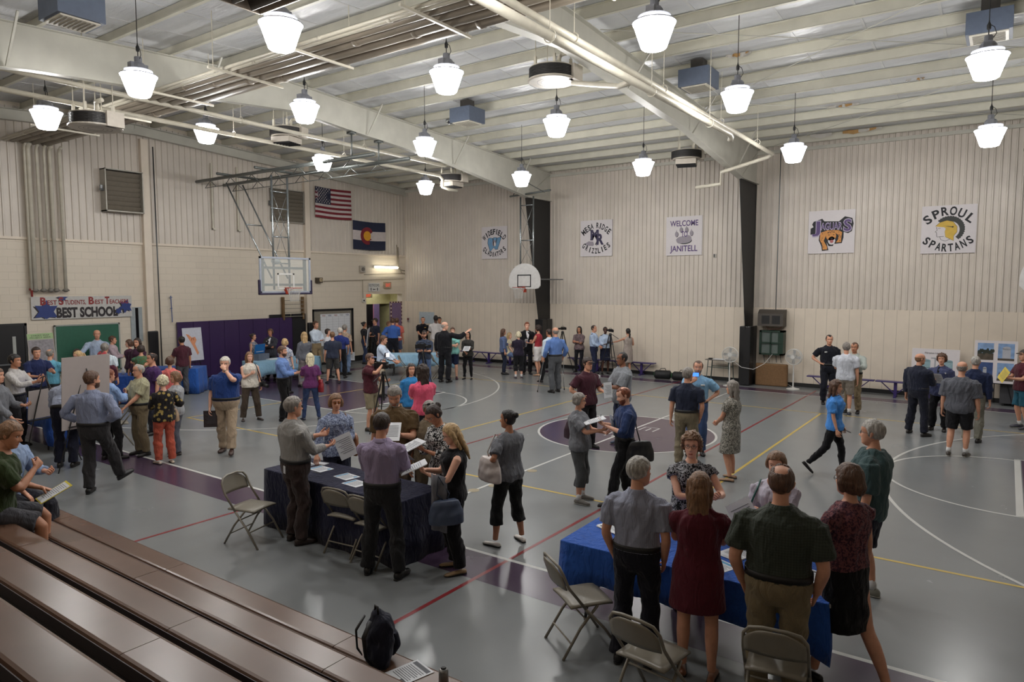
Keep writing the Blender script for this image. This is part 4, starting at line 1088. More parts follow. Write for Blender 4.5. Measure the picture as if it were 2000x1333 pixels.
g = MB(); g.bb((-.28, -.6, -.03), (.28, .6, 0)); g.build('frame', [m_white], t); g = MB(); g.bb((-.25, -.57, -.036), (.25, .57, -.031)); _m = m_lens.copy(); _m.node_tree.nodes['Principled BSDF'].inputs['Emission Strength'].default_value = 4; g.build('panel', [_m], t)
# ---------------------------------------------------------------- things on the far wall
def wallframe(x, z, Y=YB - .048, mb=None):
    m = mb or MB(); return m.frame((x, Y, z), (1, 0, 0), (0, 0, 1), (0, -1, 0))
def leftframe(y, z, X=XL + .035, mb=None):
    m = mb or MB(); return m.frame((X, y, z), (0, 1, 0), (0, 0, 1), (1, 0, 0))
def circ_pts(cx, cy, rx, ry=None, n=24, a0=0, a1=2 * PI):
    ry = ry or rx; return [(cx + rx * math.cos(a0 + (a1 - a0) * i / n), cy + ry * math.sin(a0 + (a1 - a0) * i / n)) for i in range(n + (0 if abs(a1 - a0 - 2 * PI) < 1e-6 else 1))]
SIGN_MATS = [m_whiteboard, m_ink, mat('sign_blue', (106, 148, 184), .5), mat('sign_purple', (84, 60, 116), .5), mat('sign_gold', (206, 170, 62), .5), mat('sign_grey', (150, 142, 152), .5),
             mat('sign_orange', (206, 138, 62), .5), mat('sign_lilac', (176, 166, 190), .5), mat('sign_dgrey', (54, 56, 54), .6), mat('sign_navy', (46, 38, 74), .5), mat('sign_pink', (170, 90, 90), .5)]
def sign(x, z, wd, ht, label, art):
    g = wallframe(x, z); g.bb((-wd / 2, -ht / 2, 0), (wd / 2, ht / 2, .025))
    o = g.build('sign_board', SIGN_MATS); tag(o, label, 'sign', 'white school signs on the far wall')
    g = wallframe(x, z, YB - .048 - .0265); art(g); g.build('lettering', SIGN_MATS, o, fix=False)
def flat(g, pts, mi, lv=1):
    g.mat(mi); g.poly([(p[0], p[1]) for p in pts], 0, .0012 * lv)
def art_wid(g):
    g.mat(1); write_arc(g, 'WIDEFIELD', .44, .24, .50, .20, .115, .03)
    write_arc(g, 'GLADIATORS', -.47, .22, .50, .18, .10, .03, down=True)
    W = [(-.30, .16), (-.22, .20), (-.06, .17), (-.04, .20), (.10, .20), (.14, .18), (.34, .22), (.32, .14), (.16, -.26), (.04, -.26), (-.02, -.18), (-.20, -.34), (-.24, -.24), (-.32, -.02)]
    flat(g, [(a * 1.06, b * 1.06) for a, b in W], 1, 1); flat(g, W, 2, 2)
    flat(g, [(-.08, .18), (-.05, .18), (-.01, -.12), (-.05, -.12)], 1, 3); flat(g, [(.12, .18), (.15, .18), (.06, -.12), (.03, -.12)], 1, 3)
    flat(g, circ_pts(.0, -.02, .10, .13), 5, 3); flat(g, circ_pts(.03, -.06, .05, .08), 0, 4)
def art_mesa(g):
    g.mat(1); write_arc(g, 'MESA RIDGE', .46, .24, .52, .19, .105, .03)
    write_arc(g, 'GRIZZLIES', -.46, .20, .50, .18, .10, .03, down=True)
    g.mat(9); write(g, 'M', -.06, .12, .34, .34, .045, .0055); write(g, 'R', .17, -.04, .36, .30, .045, .0065)
    g.bb((-.24, .26, 0), (-.12, .30, .005)); g.bb((0, .26, 0), (.10, .30, .005)); g.bb((-.24, -.06, 0), (-.12, -.02, .005))
    flat(g, [(-.50, -.20), (-.30, -.10), (-.12, -.12), (-.08, -.22), (-.12, -.28), (-.36, -.26)], 5, 2)
    flat(g, [(-.04, -.22), (.03, -.10), (.03, -.18), (-.0, -.22), (.04, -.28)], 1, 3)
def art_wel(g):
    g.mat(3); write(g, 'WELCOME', 0, .42, .18, .98, .018, .006); write(g, 'TO', .02, .06, .18, .22, .018, .009); write(g, 'JANITELL', 0, -.42, .19, .96, .018, .006)
    pad = circ_pts(-.13, -.16, .13, .11, 16, .9, 2 * PI - .6) + circ_pts(.15, -.14, .13, .12, 16, -2.0, 2.2)
    flat(g, [(a + .015, b - .02) for a, b in circ_pts(.0, -.14, .27, .12)], 8, 1)
    flat(g, circ_pts(.0, -.13, .27, .12), 5, 2); flat(g, circ_pts(.14, -.1, .13, .12), 5, 3); flat(g, circ_pts(-.13, -.15, .13, .11), 5, 4)
    for cx, cy in ((-.26, .06), (-.10, .20), (.09, .20), (.26, .08)):
        flat(g, circ_pts(cx + .012, cy - .01, .058, .09), 8, 1); flat(g, circ_pts(cx, cy, .055, .085), 5, 2); flat(g, [(cx - .02, cy + .07), (cx + .02, cy + .07), (cx, cy + .15)], 5, 2)
def art_jag(g):
    outl = [(-.58, -.06), (-.58, .12), (-.50, .16), (-.54, .24), (-.50, .32), (-.26, .40), (-.20, .32), (.20, .30), (.36, .44), (.56, .38), (.60, .22), (.56, -.0), (.46, -.06), (.24, .02), (-.2, .02), (-.4, -.08)]
    flat(g, outl, 1, 1)
    g.mat(7); write(g, 'J', -.42, .16, .34, .26, .05, .0035); write(g, 'S', .44, .18, .34, .24, .05, .0035); write(g, 'AGUAR', .0, .17, .20, .60, .04, .0035)
    g.mat(3); write(g, 'J', -.42, .16, .32, .22, .018, .0055); write(g, 'S', .44, .18, .32, .20, .018, .0055); write(g, 'AGUAR', .0, .17, .17, .56, .01, .0055)
    body = [(-.32, .00), (-.10, .08), (.22, .06), (.34, .00), (.34, -.18), (.30, -.34), (.10, -.36), (.10, -.28), (.06, -.42), (-.06, -.42), (-.12, -.30), (-.06, -.54), (-.24, -.56), (-.26, -.42), (-.34, -.24)]
    flat(g, body, 1, 2)
    flat(g, [(-.30, -.02), (-.10, .05), (.02, .04), (-.14, -.10), (-.20, -.26), (-.10, -.44), (-.10, -.52), (-.22, -.52), (-.23, -.40), (-.31, -.22)], 6, 4)
    flat(g, [(.0, .05), (.20, .04), (.30, -.02), (.28, -.20), (.28, -.31), (.14, -.32), (.20, -.22), (.20, -.10)], 6, 4)
    flat(g, circ_pts(.0, -.12, .14, .14), 6, 5); flat(g, circ_pts(.02, -.26, .10, .12), 0, 5); flat(g, circ_pts(.02, -.28, .05, .05), 10, 6); flat(g, circ_pts(.02, -.19, .04, .02), 1, 6)
    for a, b in ((-.06, -.09), (.07, -.09)): flat(g, circ_pts(a, b, .02, .012), 1, 6)
    rs = random.Random(3)
    for k in range(22):
        a, b = rs.choice([(rs.uniform(-.28, -.2), rs.uniform(-.45, -.05)), (rs.uniform(.2, .27), rs.uniform(-.28, 0)), (rs.uniform(-.1, .1), rs.uniform(-.04, .02))]); flat(g, circ_pts(a, b, .013, .011, 8), 1, 7)
def art_spr(g):
    g.mat(1); write_arc(g, 'SPROUL', .50, .22, .50, .22, .17, .03)
    write_arc(g, 'SPARTANS', -.50, .20, .50, .20, .125, .03, down=True)
    cr = []
    for i in range(40):
        t = 2.45 - i / 39 * 3.35; r = .35 + (.018 if i % 2 else 0); cr.append((.02 + r * math.cos(t), .0 + r * math.sin(t)))
    inn = [(.02 + .24 * math.cos(t), -.02 + .24 * math.sin(t)) for t in np.linspace(-.9, 2.3, 20)]
    flat(g, cr + inn, 8, 1)
    hel = [(-.30, .09), (-.20, .19), (-.04, .24), (.10, .20), (.20, .06), (.20, -.08), (.13, -.18), (.13, -.31), (-.06, -.20), (-.08, -.06), (-.06, .02), (-.10, .06), (-.20, .07)]
    flat(g, [(a * 1.03, b * 1.03) for a, b in hel], 1, 2); flat(g, hel, 4, 3)
    flat(g, [(-.13, .10), (.08, .05), (.12, .06), (.08, .07)], 1, 4); flat(g, circ_pts(.1, .06, .02), 1, 5)
    for a, b in (((-.28, .07), (-.26, -.02)), ((-.26, -.02), (-.31, -.06)), ((-.31, -.06), (-.27, -.08)), ((-.27, -.08), (-.27, -.13)), ((-.27, -.13), (-.26, -.20)), ((-.26, -.20), (-.10, -.19)), ((-.20, -.19), (-.16, -.28)), ((-.16, -.28), (-.06, -.32)), ((-.06, -.32), (.06, -.26)), ((-.24, .03), (-.18, .04))):
        g.mat(1); g.bar((*a, .002), (*b, .002), .009, .003, (0, 0, 1))
sign(-10.38, 4.84, 1.27, 1.29, 'white sign reading WIDEFIELD GLADIATORS, leftmost on the far wall', art_wid)
sign(-5.75, 4.84, 1.30, 1.30, 'white sign reading MESA RIDGE GRIZZLIES right of the black column', art_mesa)
sign(-2.42, 4.79, 1.26, 1.30, 'white sign reading WELCOME TO JANITELL over a grey paw print', art_wel)
sign(2.16, 4.72, 1.28, 1.27, 'white sign with purple JAGUARS lettering over a spotted cat', art_jag)
sign(5.12, 4.66, 1.28, 1.30, 'white sign reading SPROUL SPARTANS around a gold helmet', art_spr)
# wall unit, green hatch, mat, conduit
t = thing('air_conditioner', 'brown boxed wall air conditioner high beside the column', 'air conditioner', (.58, YB - .05, 2.12))
g = MB(); g.bb((-.38, -.42, -.25), (.38, 0, .14)); g.frame((-.38, 0, 0), (0, 1, 0), (0, 0, 1), (1, 0, 0)); g.poly([(-.42, .14), (0, .14), (0, .26), (-.28, .26)], 0, .76); g.frame((0, 0, 0)); g.build('housing', [mat('brown_metal', (72, 66, 60), .5)], t)
g = MB()
for cx in (-.14, .17):
    for k in range(7): g.box((cx, -.425, -.16 + k * .035), (.24, .012, .012))
    g.bb((cx - .12, -.4225, -.18), (cx + .12, -.421, .08))
g.build('grille', [m_black], t); g = MB(); g.tube([(.1, -.2, .26), (.1, -.16, 5.1)], .014, 6); g.build('conduit', [m_steel], t)
g = MB(); g.tube([(-.2, -.1, -.25), (-.1, -.14, -.36), (.2, -.14, -.33), (.3, -.1, -.25)], .02, 6); g.build('hose', [mat('pinkish_hose', (150, 118, 108), .6)], t)
t = thing('window_hatch', 'dark green framed hatch box on the wall below the air conditioner', 'hatch', (.6, YB - .05, 1.35))
g = MB(); g.bb((-.36, -.32, -.38), (-.30, 0, .38)); g.bb((.26, -.32, -.38), (.36, 0, .38)); g.bb((-.36, -.32, .33), (.36, 0, .38)); g.bb((-.36, -.32, -.38), (.36, 0, -.33)); g.bb((-.04, -.33, -.38), (0, -.3, .38)); g.bb((-.36, -.33, -.03), (.30, -.3, .02)); g.bb((.2, -.31, -.34), (.3, -.02, .34)); g.build('frame', [mat('dark_green', (22, 50, 38), .4)], t)
g = MB(); g.bb((-.31, -.28, -.34), (.22, -.26, .34)); g.build('pane', [mat('hatch_pane', (98, 108, 104), .2)], t)
g = MB(); 
for a in (-.25, -.1, .12, .26): g.tube([(a, -.2, -.38), (a + .03, -.2, -.62)], .01, 5)
g.build('drip_pipe', [m_steel], t)
g = MB(); g.box((0, 0, 0), (.96, .14, .70)); o = g.build('foam_mat', [mat('tan_foam', (122, 92, 62), .85, noise=.12, nscale=25, bump=.2)], bevel=.04); o.location = (.64, 8.84, .352); o.rotation_euler = (.03, 0, .05)
tag(o, 'tan brown foam mat leaning under the green hatch', 'mat')
def fan(x, y, rz, label):
    t = thing('pedestal_fan', label, 'fan', (x, y, 0), rz, 'white pedestal fans by the far wall'); mw = m_white
    g = MB(); g.lathe([(.19, 0), (.19, .015), (.12, .03), (.04, .05), (.02, .06)], seg=20); g.build('base', [mw], t)
    g = MB(); g.cyl((0, 0, .05), (0, 0, .84), .016, 8); g.cyl((0, 0, .05), (0, 0, .5), .022, 8); g.build('pole', [mw], t)
    g = MB(); g.tube([(0, .02, .98), (0, .16, .98)], [.07, .055], 12); g.build('motor', [mw], t)
    g = MB()
    for yy in (-.055, .045):
        g.tube([(.235 * math.cos(a), yy, .98 + .235 * math.sin(a)) for a in np.linspace(0, 2 * PI, 33)[:-1]], .011, 5, closed=True)
        for k in range(36):
            a = 2 * PI * k / 36; s_ = -1 if yy < 0 else 1; g.tube([(.05 * math.cos(a), yy + s_ * .035, .98 + .05 * math.sin(a)), (.16 * math.cos(a), yy + s_ * .03, .98 + .16 * math.sin(a)), (.235 * math.cos(a), yy, .98 + .235 * math.sin(a))], .0042, 4)
    g.tube([(0, -.10, .98), (0, -.085, .98)], .06, 16); g.build('cage', [mw], t)
    g = MB()
    for k in range(4):
        a0 = PI / 2 * k; pts = [(.03, -.2), (.12, -.42), (.20, -.3), (.21, .1), (.12, .2), (.03, .15)]
        V = [(r * math.cos(a0 + b), -.005 + .03 * b, .98 + r * math.sin(a0 + b)) for r, b in pts]; V2 = [(p[0], p[1] + .004, p[2]) for p in V]; n6 = 6
        g.add(V + V2, [tuple(range(6)), tuple(range(6, 12))[::-1]] + [(i, (i + 1) % 6, 6 + (i + 1) % 6, 6 + i) for i in range(6)])
    g.build('blades', [mat('fan_blade', (160, 162, 164), .3)], t)
fan(-.43, 8.10, .25, 'white pedestal fan left of the black column, turned right')
fan(1.36, 8.55, -.15, 'white pedestal fan right of the tan foam mat')
g = MB(); g.tube([(-.40, 8.2, .8), (-.1, 8.2, .6), (.25, 8.25, .55), (.5, 8.55, .72), (.66, 8.8, 1.0)], .009, 6); tag(g.build('power_cord', [m_white], smooth=True), 'white power cord looping from the left fan to the hatch', 'cord')
g = MB(); g.tube([(1.36, 8.75, .02), (1.2, 9.0, .02), (1.05, 9.05, .08)], .008, 5); tag(g.build('power_cord', [m_white], smooth=True), 'short white cord behind the right fan', 'cord')
def bench(x0, x1, y, label):
    t = thing('bench', label, 'bench', ((x0 + x1) / 2, y, 0), 0, 'purple benches along the far wall'); L_ = (x1 - x0) / 2; mp_ = mat('purple_bench', (58, 44, 104), .35)
    g = MB(); g.bb((-L_, -.125, .415), (L_, .125, .45)); g.build('seat', [mp_], t, bevel=.008)
    for s in (-1, 1):
        xx = s * (L_ - .5); g = MB(); g.bb((xx - .04, -.03, .04), (xx + .04, .03, .415)); g.bb((xx - .035, -.17, 0), (xx + .035, .17, .04)); g.build('leg', [mp_], t)
        g = MB(); g.bar((xx, 0, .08), (xx + .36, 0, .41), .025); g.bar((xx, 0, .08), (xx - .36, 0, .41), .025); g.build('brace', [mp_], t)
bench(-11.75, -9.85, 8.72, 'purple bench left of the red-haired suit, behind the blond sitter')
bench(-9.80, -8.15, 8.72, 'purple bench under the fan-shaped backboard')
bench(-6.75, -5.05, 8.95, 'purple bench behind the folded arms by the tripod')
bench(-5.0, -3.3, 8.95, 'purple bench behind the beige dress')
bench(1.75, 3.55, 8.6, 'purple bench left part, behind the officer and the white tee')
bench(3.58, 5.40, 8.6, 'purple bench right part, beside the navy suit')
# desk left of the fan
t = thing('student_desk', 'small desk with green legs and papers left of the column', 'desk', (-.95, 8.75, 0))
g = MB(); g.bb((-.42, -.25, .72), (.42, .25, .745)); g.build('desktop', [mat('desk_top', (110, 104, 98), .4)], t)
for sx in (-1, 1):
    for sy in (-1, 1): g = MB(); g.bar((sx * .33, sy * .2, .72), (sx * .38, sy * .22, 0), .025); g.build('leg', [mat('leg_green', (72, 86, 82), .4)], t)
g = MB(); g.bar((-.35, -.2, .5), (.35, -.2, .5), .02); g.bar((-.35, .2, .5), (.35, .2, .5), .02); g.build('rail', [mat('leg_green', (72, 86, 82), .4)], t)
g = MB(); g.bb((-1.15, 8.6, .746), (-.75, 8.85, .76)); tag(g.build('papers', [m_paper]), 'white papers lying on the small desk', 'papers')
g = MB(); g.bb((-1.30, 8.62, .746), (-1.2, 8.74, .78)); tag(g.build('small_box', [m_black]), 'tiny black box on the corner of the small desk', 'box')
def duffel(x, y, L_, label, rz=0, stripe=(30, 70, 40)):
    t = thing('duffel_bag', label, 'bag', (x, y, 0), rz, 'black sports bags on the floor by the wall')
    g = MB(); g.tube([(-L_ / 2, 0, .155), (-L_ * .42, 0, .155), (L_ * .42, 0, .155), (L_ / 2, 0, .155)], [.10, .155, .155, .10], 14, flat=.95); g.build('body', [mat('bag_black', (24, 24, 26), .6, bump=.4, bscale=14)], t, smooth=True)
    g = MB(); g.tube([(-L_ * .2, -.1, .26), (-L_ * .12, -.05, .36), (L_ * .12, .05, .36), (L_ * .2, .1, .26)], .012, 6); g.build('handle', [m_black], t)
    g = MB(); g.tube([(-L_ * .52, 0, .155), (-L_ * .5, 0, .155)], [.08, .09], 14); g.tube([(L_ * .5, 0, .155), (L_ * .52, 0, .155)], [.09, .08], 14); g.build('end_patch', [mat('bag_patch', stripe, .6)], t)
duffel(-2.75, 8.35, .55, 'black sports bag with green end, left of the other bag', .3, (40, 110, 60)); duffel(-2.0, 8.3, .75, 'black sports bag with white round mark near the desk', .15, (170, 170, 172))
# sheet, alarm, thermostat boxes on the far wall near the corner
g = wallframe(-14.1, 1.72); g.bb((-.44, -.25, 0), (.44, .25, .004)); tag(g.build('wall_chart', [mat('pale_blue_paper', (178, 190, 200), .5)]), 'pale sheet taped on the far wall behind the police officer', 'sheet')
g = wallframe(-15.18, 1.60); g.bb((-.06, -.09, 0), (.06, .09, .04)); g.mat(1); g.bb((-.05, .0, .04), (.05, .07, .05)); g.bb((-.02, -.07, .04), (.02, -.01, .05)); tag(g.build('fire_alarm', [mat('alarm_white', (190, 184, 178), .4), mat('alarm_red', (96, 34, 36), .4)]), 'small fire alarm by the corner of the far wall', 'alarm')
g = wallframe(-1.35, 4.1); g.bb((-.05, -.06, 0), (.05, .06, .03)); g.mat(1); g.bb((-.03, -.05, .03), (.0, .05, .034)); tag(g.build('sensor_box', [mat('sensor_grey', (170, 166, 158), .4), m_ink]), 'small sensor box on the far wall right of the paw print sign', 'sensor')
# ---------------------------------------------------------------- end wall
def louver(y, z, wd, ht, dp, label):
    t = thing('wall_louver', label, 'louver', (XL + .03, y, z), 0, 'grey louvered vents high on the end wall')
    g = MB(); a, b = wd / 2, ht / 2
    for p0, p1 in (((0, -a, -b), (dp, -a + .03, b)), ((0, a - .03, -b), (dp, a, b)), ((0, -a, b - .03), (dp, a, b)), ((0, -a, -b), (dp, a, -b + .03))): g.bb(p0, p1)
    g.build('frame', [mat('louver_frame', (160, 156, 146), .4, .2)], t)
    g = MB(); n_ = 8
    for k in range(n_): zz_ = -b + .05 + (ht - .1) * (k + .5) / n_; g.box((dp * .55, 0, zz_), (.012, wd - .06, ht / n_ * .95), ry=.55)
    g.bb((.0, -a + .03, -b + .03), (.01, a - .03, b - .03)); g.build('slats', [mat('louver_slat', (120, 112, 100), .5)], t)
    g = MB(); g.cyl((dp * .6, -a - .10, 0), (dp * .6, -a, 0), .04, 10); g.box((dp * .6, -a - .06, .08), (.07, .06, .1)); g.build('motor', [m_grey], t)
louver(-2.97, 5.93, 1.10, 1.24, .34, 'deep grey louver vent left of the pilaster on the end wall')
louver(2.98, 6.05, 1.40, 1.20, .12, 'grey louver vent behind the hoop mast on the end wall')
def cloth_flag(name, y0, y1, z0, z1, bands, label, overlay=None):
    t = thing(name, label, 'flag', (XL + .09, 0, 0))
    def wv(y_, z_): return .03 + .014 * math.sin(5 * (y_ - y0) + 2.1 * z_) + .008 * math.sin(9 * (y_ - y0))
    def sag(y_): return -.05 * math.sin(PI * (y_ - y0) / (y1 - y0)) * .5
    def quad(g, a, b, c, d, lv, n=18):
        G = [[(wv(a + (b - a) * i / n, zz_) + lv * .0015, a + (b - a) * i / n, zz_ + sag(a + (b - a) * i / n)) for zz_ in (c, d)] for i in range(n + 1)]; g.sheet(G)
    mats_ = [mat('flag_red', (118, 32, 44), .8), mat('flag_white', (196, 186, 184), .8), mat('flag_navy', (32, 38, 62), .8), mat('flag_gold', (214, 152, 40), .8)]
    g = MB()
    for (c, d, mi) in bands: g.mat(mi); quad(g, y0, y1, z0 + (z1 - z0) * c, z0 + (z1 - z0) * d, 0)
    o = g.build('field', mats_, t, fix=False); sm = o.modifiers.new('s', 'SOLIDIFY'); sm.thickness = .001
    g = MB(); overlay(g, quad, wv, sag, y0, y1, z0, z1); o = g.build('emblem', mats_, t, fix=False)
def star(cx, cy, r, k=.4, n=5, a0=PI / 2): return [(cx + (r if i % 2 == 0 else r * k) * math.cos(a0 + PI * i / n), cy + (r if i % 2 == 0 else r * k) * math.sin(a0 + PI * i / n)) for i in range(2 * n)]
def usa(g, quad, wv, sag, y0, y1, z0, z1):
    yw = y0 + (y1 - y0) * .42; zc = z0 + (z1 - z0) * 6 / 13; g.mat(2); quad(g, y0, yw, zc, z1, 1.5); g.mat(1)
    for r in range(9):
        for c in range(6 if r % 2 == 0 else 5):
            cy_ = y0 + (yw - y0) * ((c + .5 + (.5 if r % 2 else 0)) / 6); cz = z1 - (z1 - zc) * (r + .7) / 9.6; P = star(cy_, cz + sag(cy_), .037)
            g.add([(wv(p[0], p[1]) + .005, p[0], p[1]) for p in P] + [(wv(cy_, cz) + .005, cy_, cz + sag(cy_))], [(i, (i + 1) % 10, 10) for i in range(10)])
cloth_flag('american_flag', 4.22, 6.04, 5.76, 6.93, [(i / 13, (i + 1) / 13, 0 if i % 2 == 0 else 1) for i in range(13)], 'stars and stripes flag on the end wall', usa)
def colo(g, quad, wv, sag, y0, y1, z0, z1):
    cy_, cz = y0 + (y1 - y0) * .42, (z0 + z1) / 2
    def ring(r0, r1, a0, a1, lv, n=40):
        G = [[(wv(cy_ + r * math.cos(a), cz) + lv, cy_ + r * math.cos(a), cz + r * math.sin(a) + sag(cy_)) for r in (r0, r1)] for a in [a0 + (a1 - a0) * i / n for i in range(n + 1)]]; g.sheet(G)
    g.mat(0); ring(.19, .36, .5, 2 * PI - .5, .005); g.mat(3); ring(.0, .20, 0, 2 * PI, .007)
cloth_flag('state_flag', 6.10, 7.90, 4.62, 5.78, [(0, 1 / 3, 2), (1 / 3, 2 / 3, 1), (2 / 3, 1, 2)], 'navy and white flag with a red C and gold disc', colo)
# banner
t = thing('school_banner', 'white banner reading BEST STUDENTS, BEST TEACHERS, BEST SCHOOL', 'banner', (XL + .05, -4.12, 2.50))
BM = [mat('banner_white', (186, 184, 180), .5), mat('banner_red', (132, 36, 36), .5), mat('banner_black', (30, 22, 26), .5), mat('banner_blue', (34, 54, 116), .5)]
g = MB((0, 0, 0), (0, 1, 0), (0, 0, 1), (1, 0, 0)); g.bb((-1.35, -.32, 0), (1.35, .32, .006)); g.build('cloth', BM, t)
g = MB((.007, 0, 0), (0, 1, 0), (0, 0, 1), (1, 0, 0))
for cx, cy, r, a in ((-.98, -.10, .33, .5), (1.18, .0, .22, .3), (.96, -.14, .11, .4), (-.55, .30, .14, 0)):
    g.mat(2); g.poly([(max(-1.34, min(1.34, p[0])), max(-.31, min(.31, p[1]))) for p in star(cx - .05, cy - .02, r, .5, 6, a)], 0, .001)
    g.mat(3); g.poly([(max(-1.34, min(1.34, p[0])), max(-.31, min(.31, p[1]))) for p in star(cx, cy, r, .55, 6, a)], 0, .002)
g.mat(2); write(g, 'BEST SCHOOL', .10, -.14, .26, 1.66, .05, .004)
g.mat(1); write(g, 'B', -1.05, .19, .20, .15, .04, .0045); write(g, 'EST', -.83, .15, .12, .24, .02, .0045); write(g, 'S', -.60, .19, .20, .13, .04, .0045); write(g, 'TUDENTS,', -.23, .15, .12, .56, .02, .0045)
write(g, 'B', .20, .19, .20, .15, .04, .0045); write(g, 'EST', .42, .15, .12, .24, .02, .0045); write(g, 'T', .64, .19, .20, .13, .04, .0045); write(g, 'EACHERS', .98, .15, .12, .54, .02, .0045)
g.build('lettering', BM, t, fix=False)
# pipes running down the end wall, valves
m_valve = mat('valve_grey', (120, 116, 108), .5)
PY = [-5.47, -5.38, -5.18, -5.00, -4.86, -4.62]
for i, (yy, r) in enumerate(zip(PY, (.035, .055, .04, .035, .05, .045))):
    t = thing('wall_pipe', ['cream pipe above the red valve, outermost left of the six', 'thick cream wall pipe, second from the left', 'cream wall pipe, third of six from the left', 'cream wall pipe, third of six from the right', 'cream wall pipe, second from the right', 'cream wall pipe standing apart right of the others'][i], 'pipe', (XL + .16, yy, 0), 0, 'pipes coming down the end wall')
    g = MB(); g.tube([(0, 0, 3.0), (0, 0, 6.80), (.04, 0, 6.90), (.14, 0, 6.95)], r, 10); g.build('pipe_run', [m_pipe], t, smooth=True)
    g = MB()
    if i == 0: g.tube([(0, -.06, 3.02), (0, .08, 3.02)], .03, 8); g.tube([(0, 0, 2.82), (0, 0, 3.02)], .03, 8); g.build('valve', [mat('valve_red', (120, 30, 28), .4)], t)
    else: g.ell((0, 0, 3.0), (.07, .075, .06)); g.tube([(0, -.09, 2.99), (0, .09, 2.99)], .02, 8); g.build('valve', [m_valve], t, smooth=True)
# chalkboard, pads, mats
t = thing('chalkboard', 'green chalkboard on the end wall behind the bald person', 'chalkboard', (XL + .05, -4.05, 1.33))
g = MB(); g.bb((0, -.86, -.72), (.02, .86, .66)); g.build('board', [mat('board_green', (38, 92, 72), .6)], t)
g = MB(); g.bb((0, -.89, .64), (.035, .89, .68)); g.bb((0, -.89, -.75), (.035, .89, -.71)); g.bb((0, -.89, -.75), (.035, -.85, .68)); g.bb((0, .85, -.75), (.035, .89, .68)); g.build('frame', [mat('board_frame', (150, 156, 150), .4)], t)
g = MB(); g.box((XL + .22, -2.24, 1.0), (.12, .30, 1.42)); tag(g.build('wall_pad', [mat('black_vinyl', (24, 24, 26), .35)], bevel=.03), 'black wall pad on the pilaster left of the purple mats', 'wall pad')
g = MB(); g.box((XL + .22, 3.82, 1.0), (.12, .30, 1.42)); tag(g.build('wall_pad', [mat('black_vinyl', (24, 24, 26), .35)], bevel=.03), 'black wall pad on the pilaster beside the tall doorway person', 'wall pad')
for i in range(8):
    y0 = -1.40 + i * .555; g = MB(); g.box((XL + .09, y0 + .275, 1.0), (.07, .548, 1.88)); o = g.build('wall_mat', [mat('mat_purple', (54, 32, 78), .4, noise=.04)], bevel=.012)
    tag(o, 'purple padded wall mat, ' + ['first at the left end', 'second from the left', 'third from the left behind the map board', 'fourth from the left', 'fourth from the right', 'third from the right', 'second from the right behind the charcoal jacket', 'last at the right end'][i], 'wall mat', 'purple padded wall mats')
g = MB(); g.bb((XL + .04, 3.06, .1), (XL + .10, 3.66, 2.06)); g.bb((XL + .04, 2.1, 1.94), (XL + .06, 3.02, 2.06)); tag(g.build('black_panel', [mat('panel_black', (16, 15, 18), .6)]), 'tall black panel right of the purple mats', 'panel')
t = thing('schedule_board', 'black-framed board with a white schedule grid on the end wall', 'board', (XL + .05, 5.05, 1.2))
g = MB(); g.bb((0, -.98, -1.1), (.02, .98, .98)); g.build('backing', [mat('cork_grey', (128, 122, 110), .8)], t)
g = MB(); g.bb((0, -1.02, .92), (.04, 1.02, 1.0)); g.bb((0, -1.02, -.1), (.04, -.97, 1.0)); g.bb((0, .92, -1.1), (.04, 1.02, 1.0)); g.bb((0.0, .5, -1.1), (.03, 1.0, -.3)); g.build('frame', [mat('panel_black', (16, 15, 18), .6)], t)
g = MB(); g.bb((.02, -.66, -.45), (.026, .84, .80)); g.mat(1)
for k in range(6): g.bb((.026, -.66 + k * .30, -.45), (.0275, -.654 + k * .30, .70))
for k in range(12): g.bb((.026, -.66, -.42 + k * .10), (.0275, .84, -.416 + k * .10))
for k, mi in enumerate((2, 3, 2, 1, 3)):
    g.frame((.028, -.50 + k * .30, .74), (0, 1, 0), (0, 0, 1), (1, 0, 0)); g.mat(mi); write(g, 'WEEK', 0, 0, .06, .18, .01, .001)
g.frame((0, 0, 0)); g.build('grid_sheet', [m_paper, mat('grid_line', (140, 140, 146), .6), mat('head_red', (150, 60, 50), .6), mat('head_blue', (50, 60, 110), .6)], t, fix=False)
t = thing('bulletin_board', 'lilac bulletin board with a checked border beside the corner', 'bulletin board', (XL - .12, 8.68, 1.6), 0)
g = MB(); g.bb((0, -.36, -.82), (.10, .30, .82)); g.build('panel', [mat('lilac_paper', (120, 98, 130), .7)], t)
g = MB()
for k in range(20):
    for s in (-1, 1): g.mat((k + (s > 0)) % 2); g.bb((.10, -.03 + s * .33 - .04, -.82 + k * .082), (.11, -.03 + s * .33 + .03, -.82 + (k + 1) * .082))
for k in range(8):
    for s in (-1, 1): g.mat(k % 2); g.bb((.10, -.36 + k * .082, s * .79 - .03), (.111, -.36 + (k + 1) * .082, s * .79 + .03))
g.build('border', [mat('border_white', (196, 176, 160), .6), mat('border_maroon', (76, 40, 44), .6)], t)
t = thing('exit_sign', 'lit EXIT sign above the hallway opening', 'sign', (XL + .05, 8.02, 3.14), 0, 'exit signs')
g = MB(); g.bb((0, -.20, -.14), (.07, .20, .14)); g.build('housing', [mat('exit_housing', (170, 150, 126), .4)], t)
g = MB((.0715, 0, 0), (0, 1, 0), (0, 0, 1), (1, 0, 0)); write(g, 'EXIT', 0, 0, .14, .26, 0, .001); g.build('lettering', [mat('exit_red', (230, 70, 50), .4, emit=.9)], t, fix=False)
t = thing('exit_sign', 'lit EXIT sign inside the hallway under the opening', 'sign', (XL - .55, 7.45, 2.70), 0, 'exit signs')
g = MB(); g.bb((0, -.22, -.11), (.06, .22, .11)); g.build('housing', [mat('exit_housing2', (200, 190, 150), .4)], t)
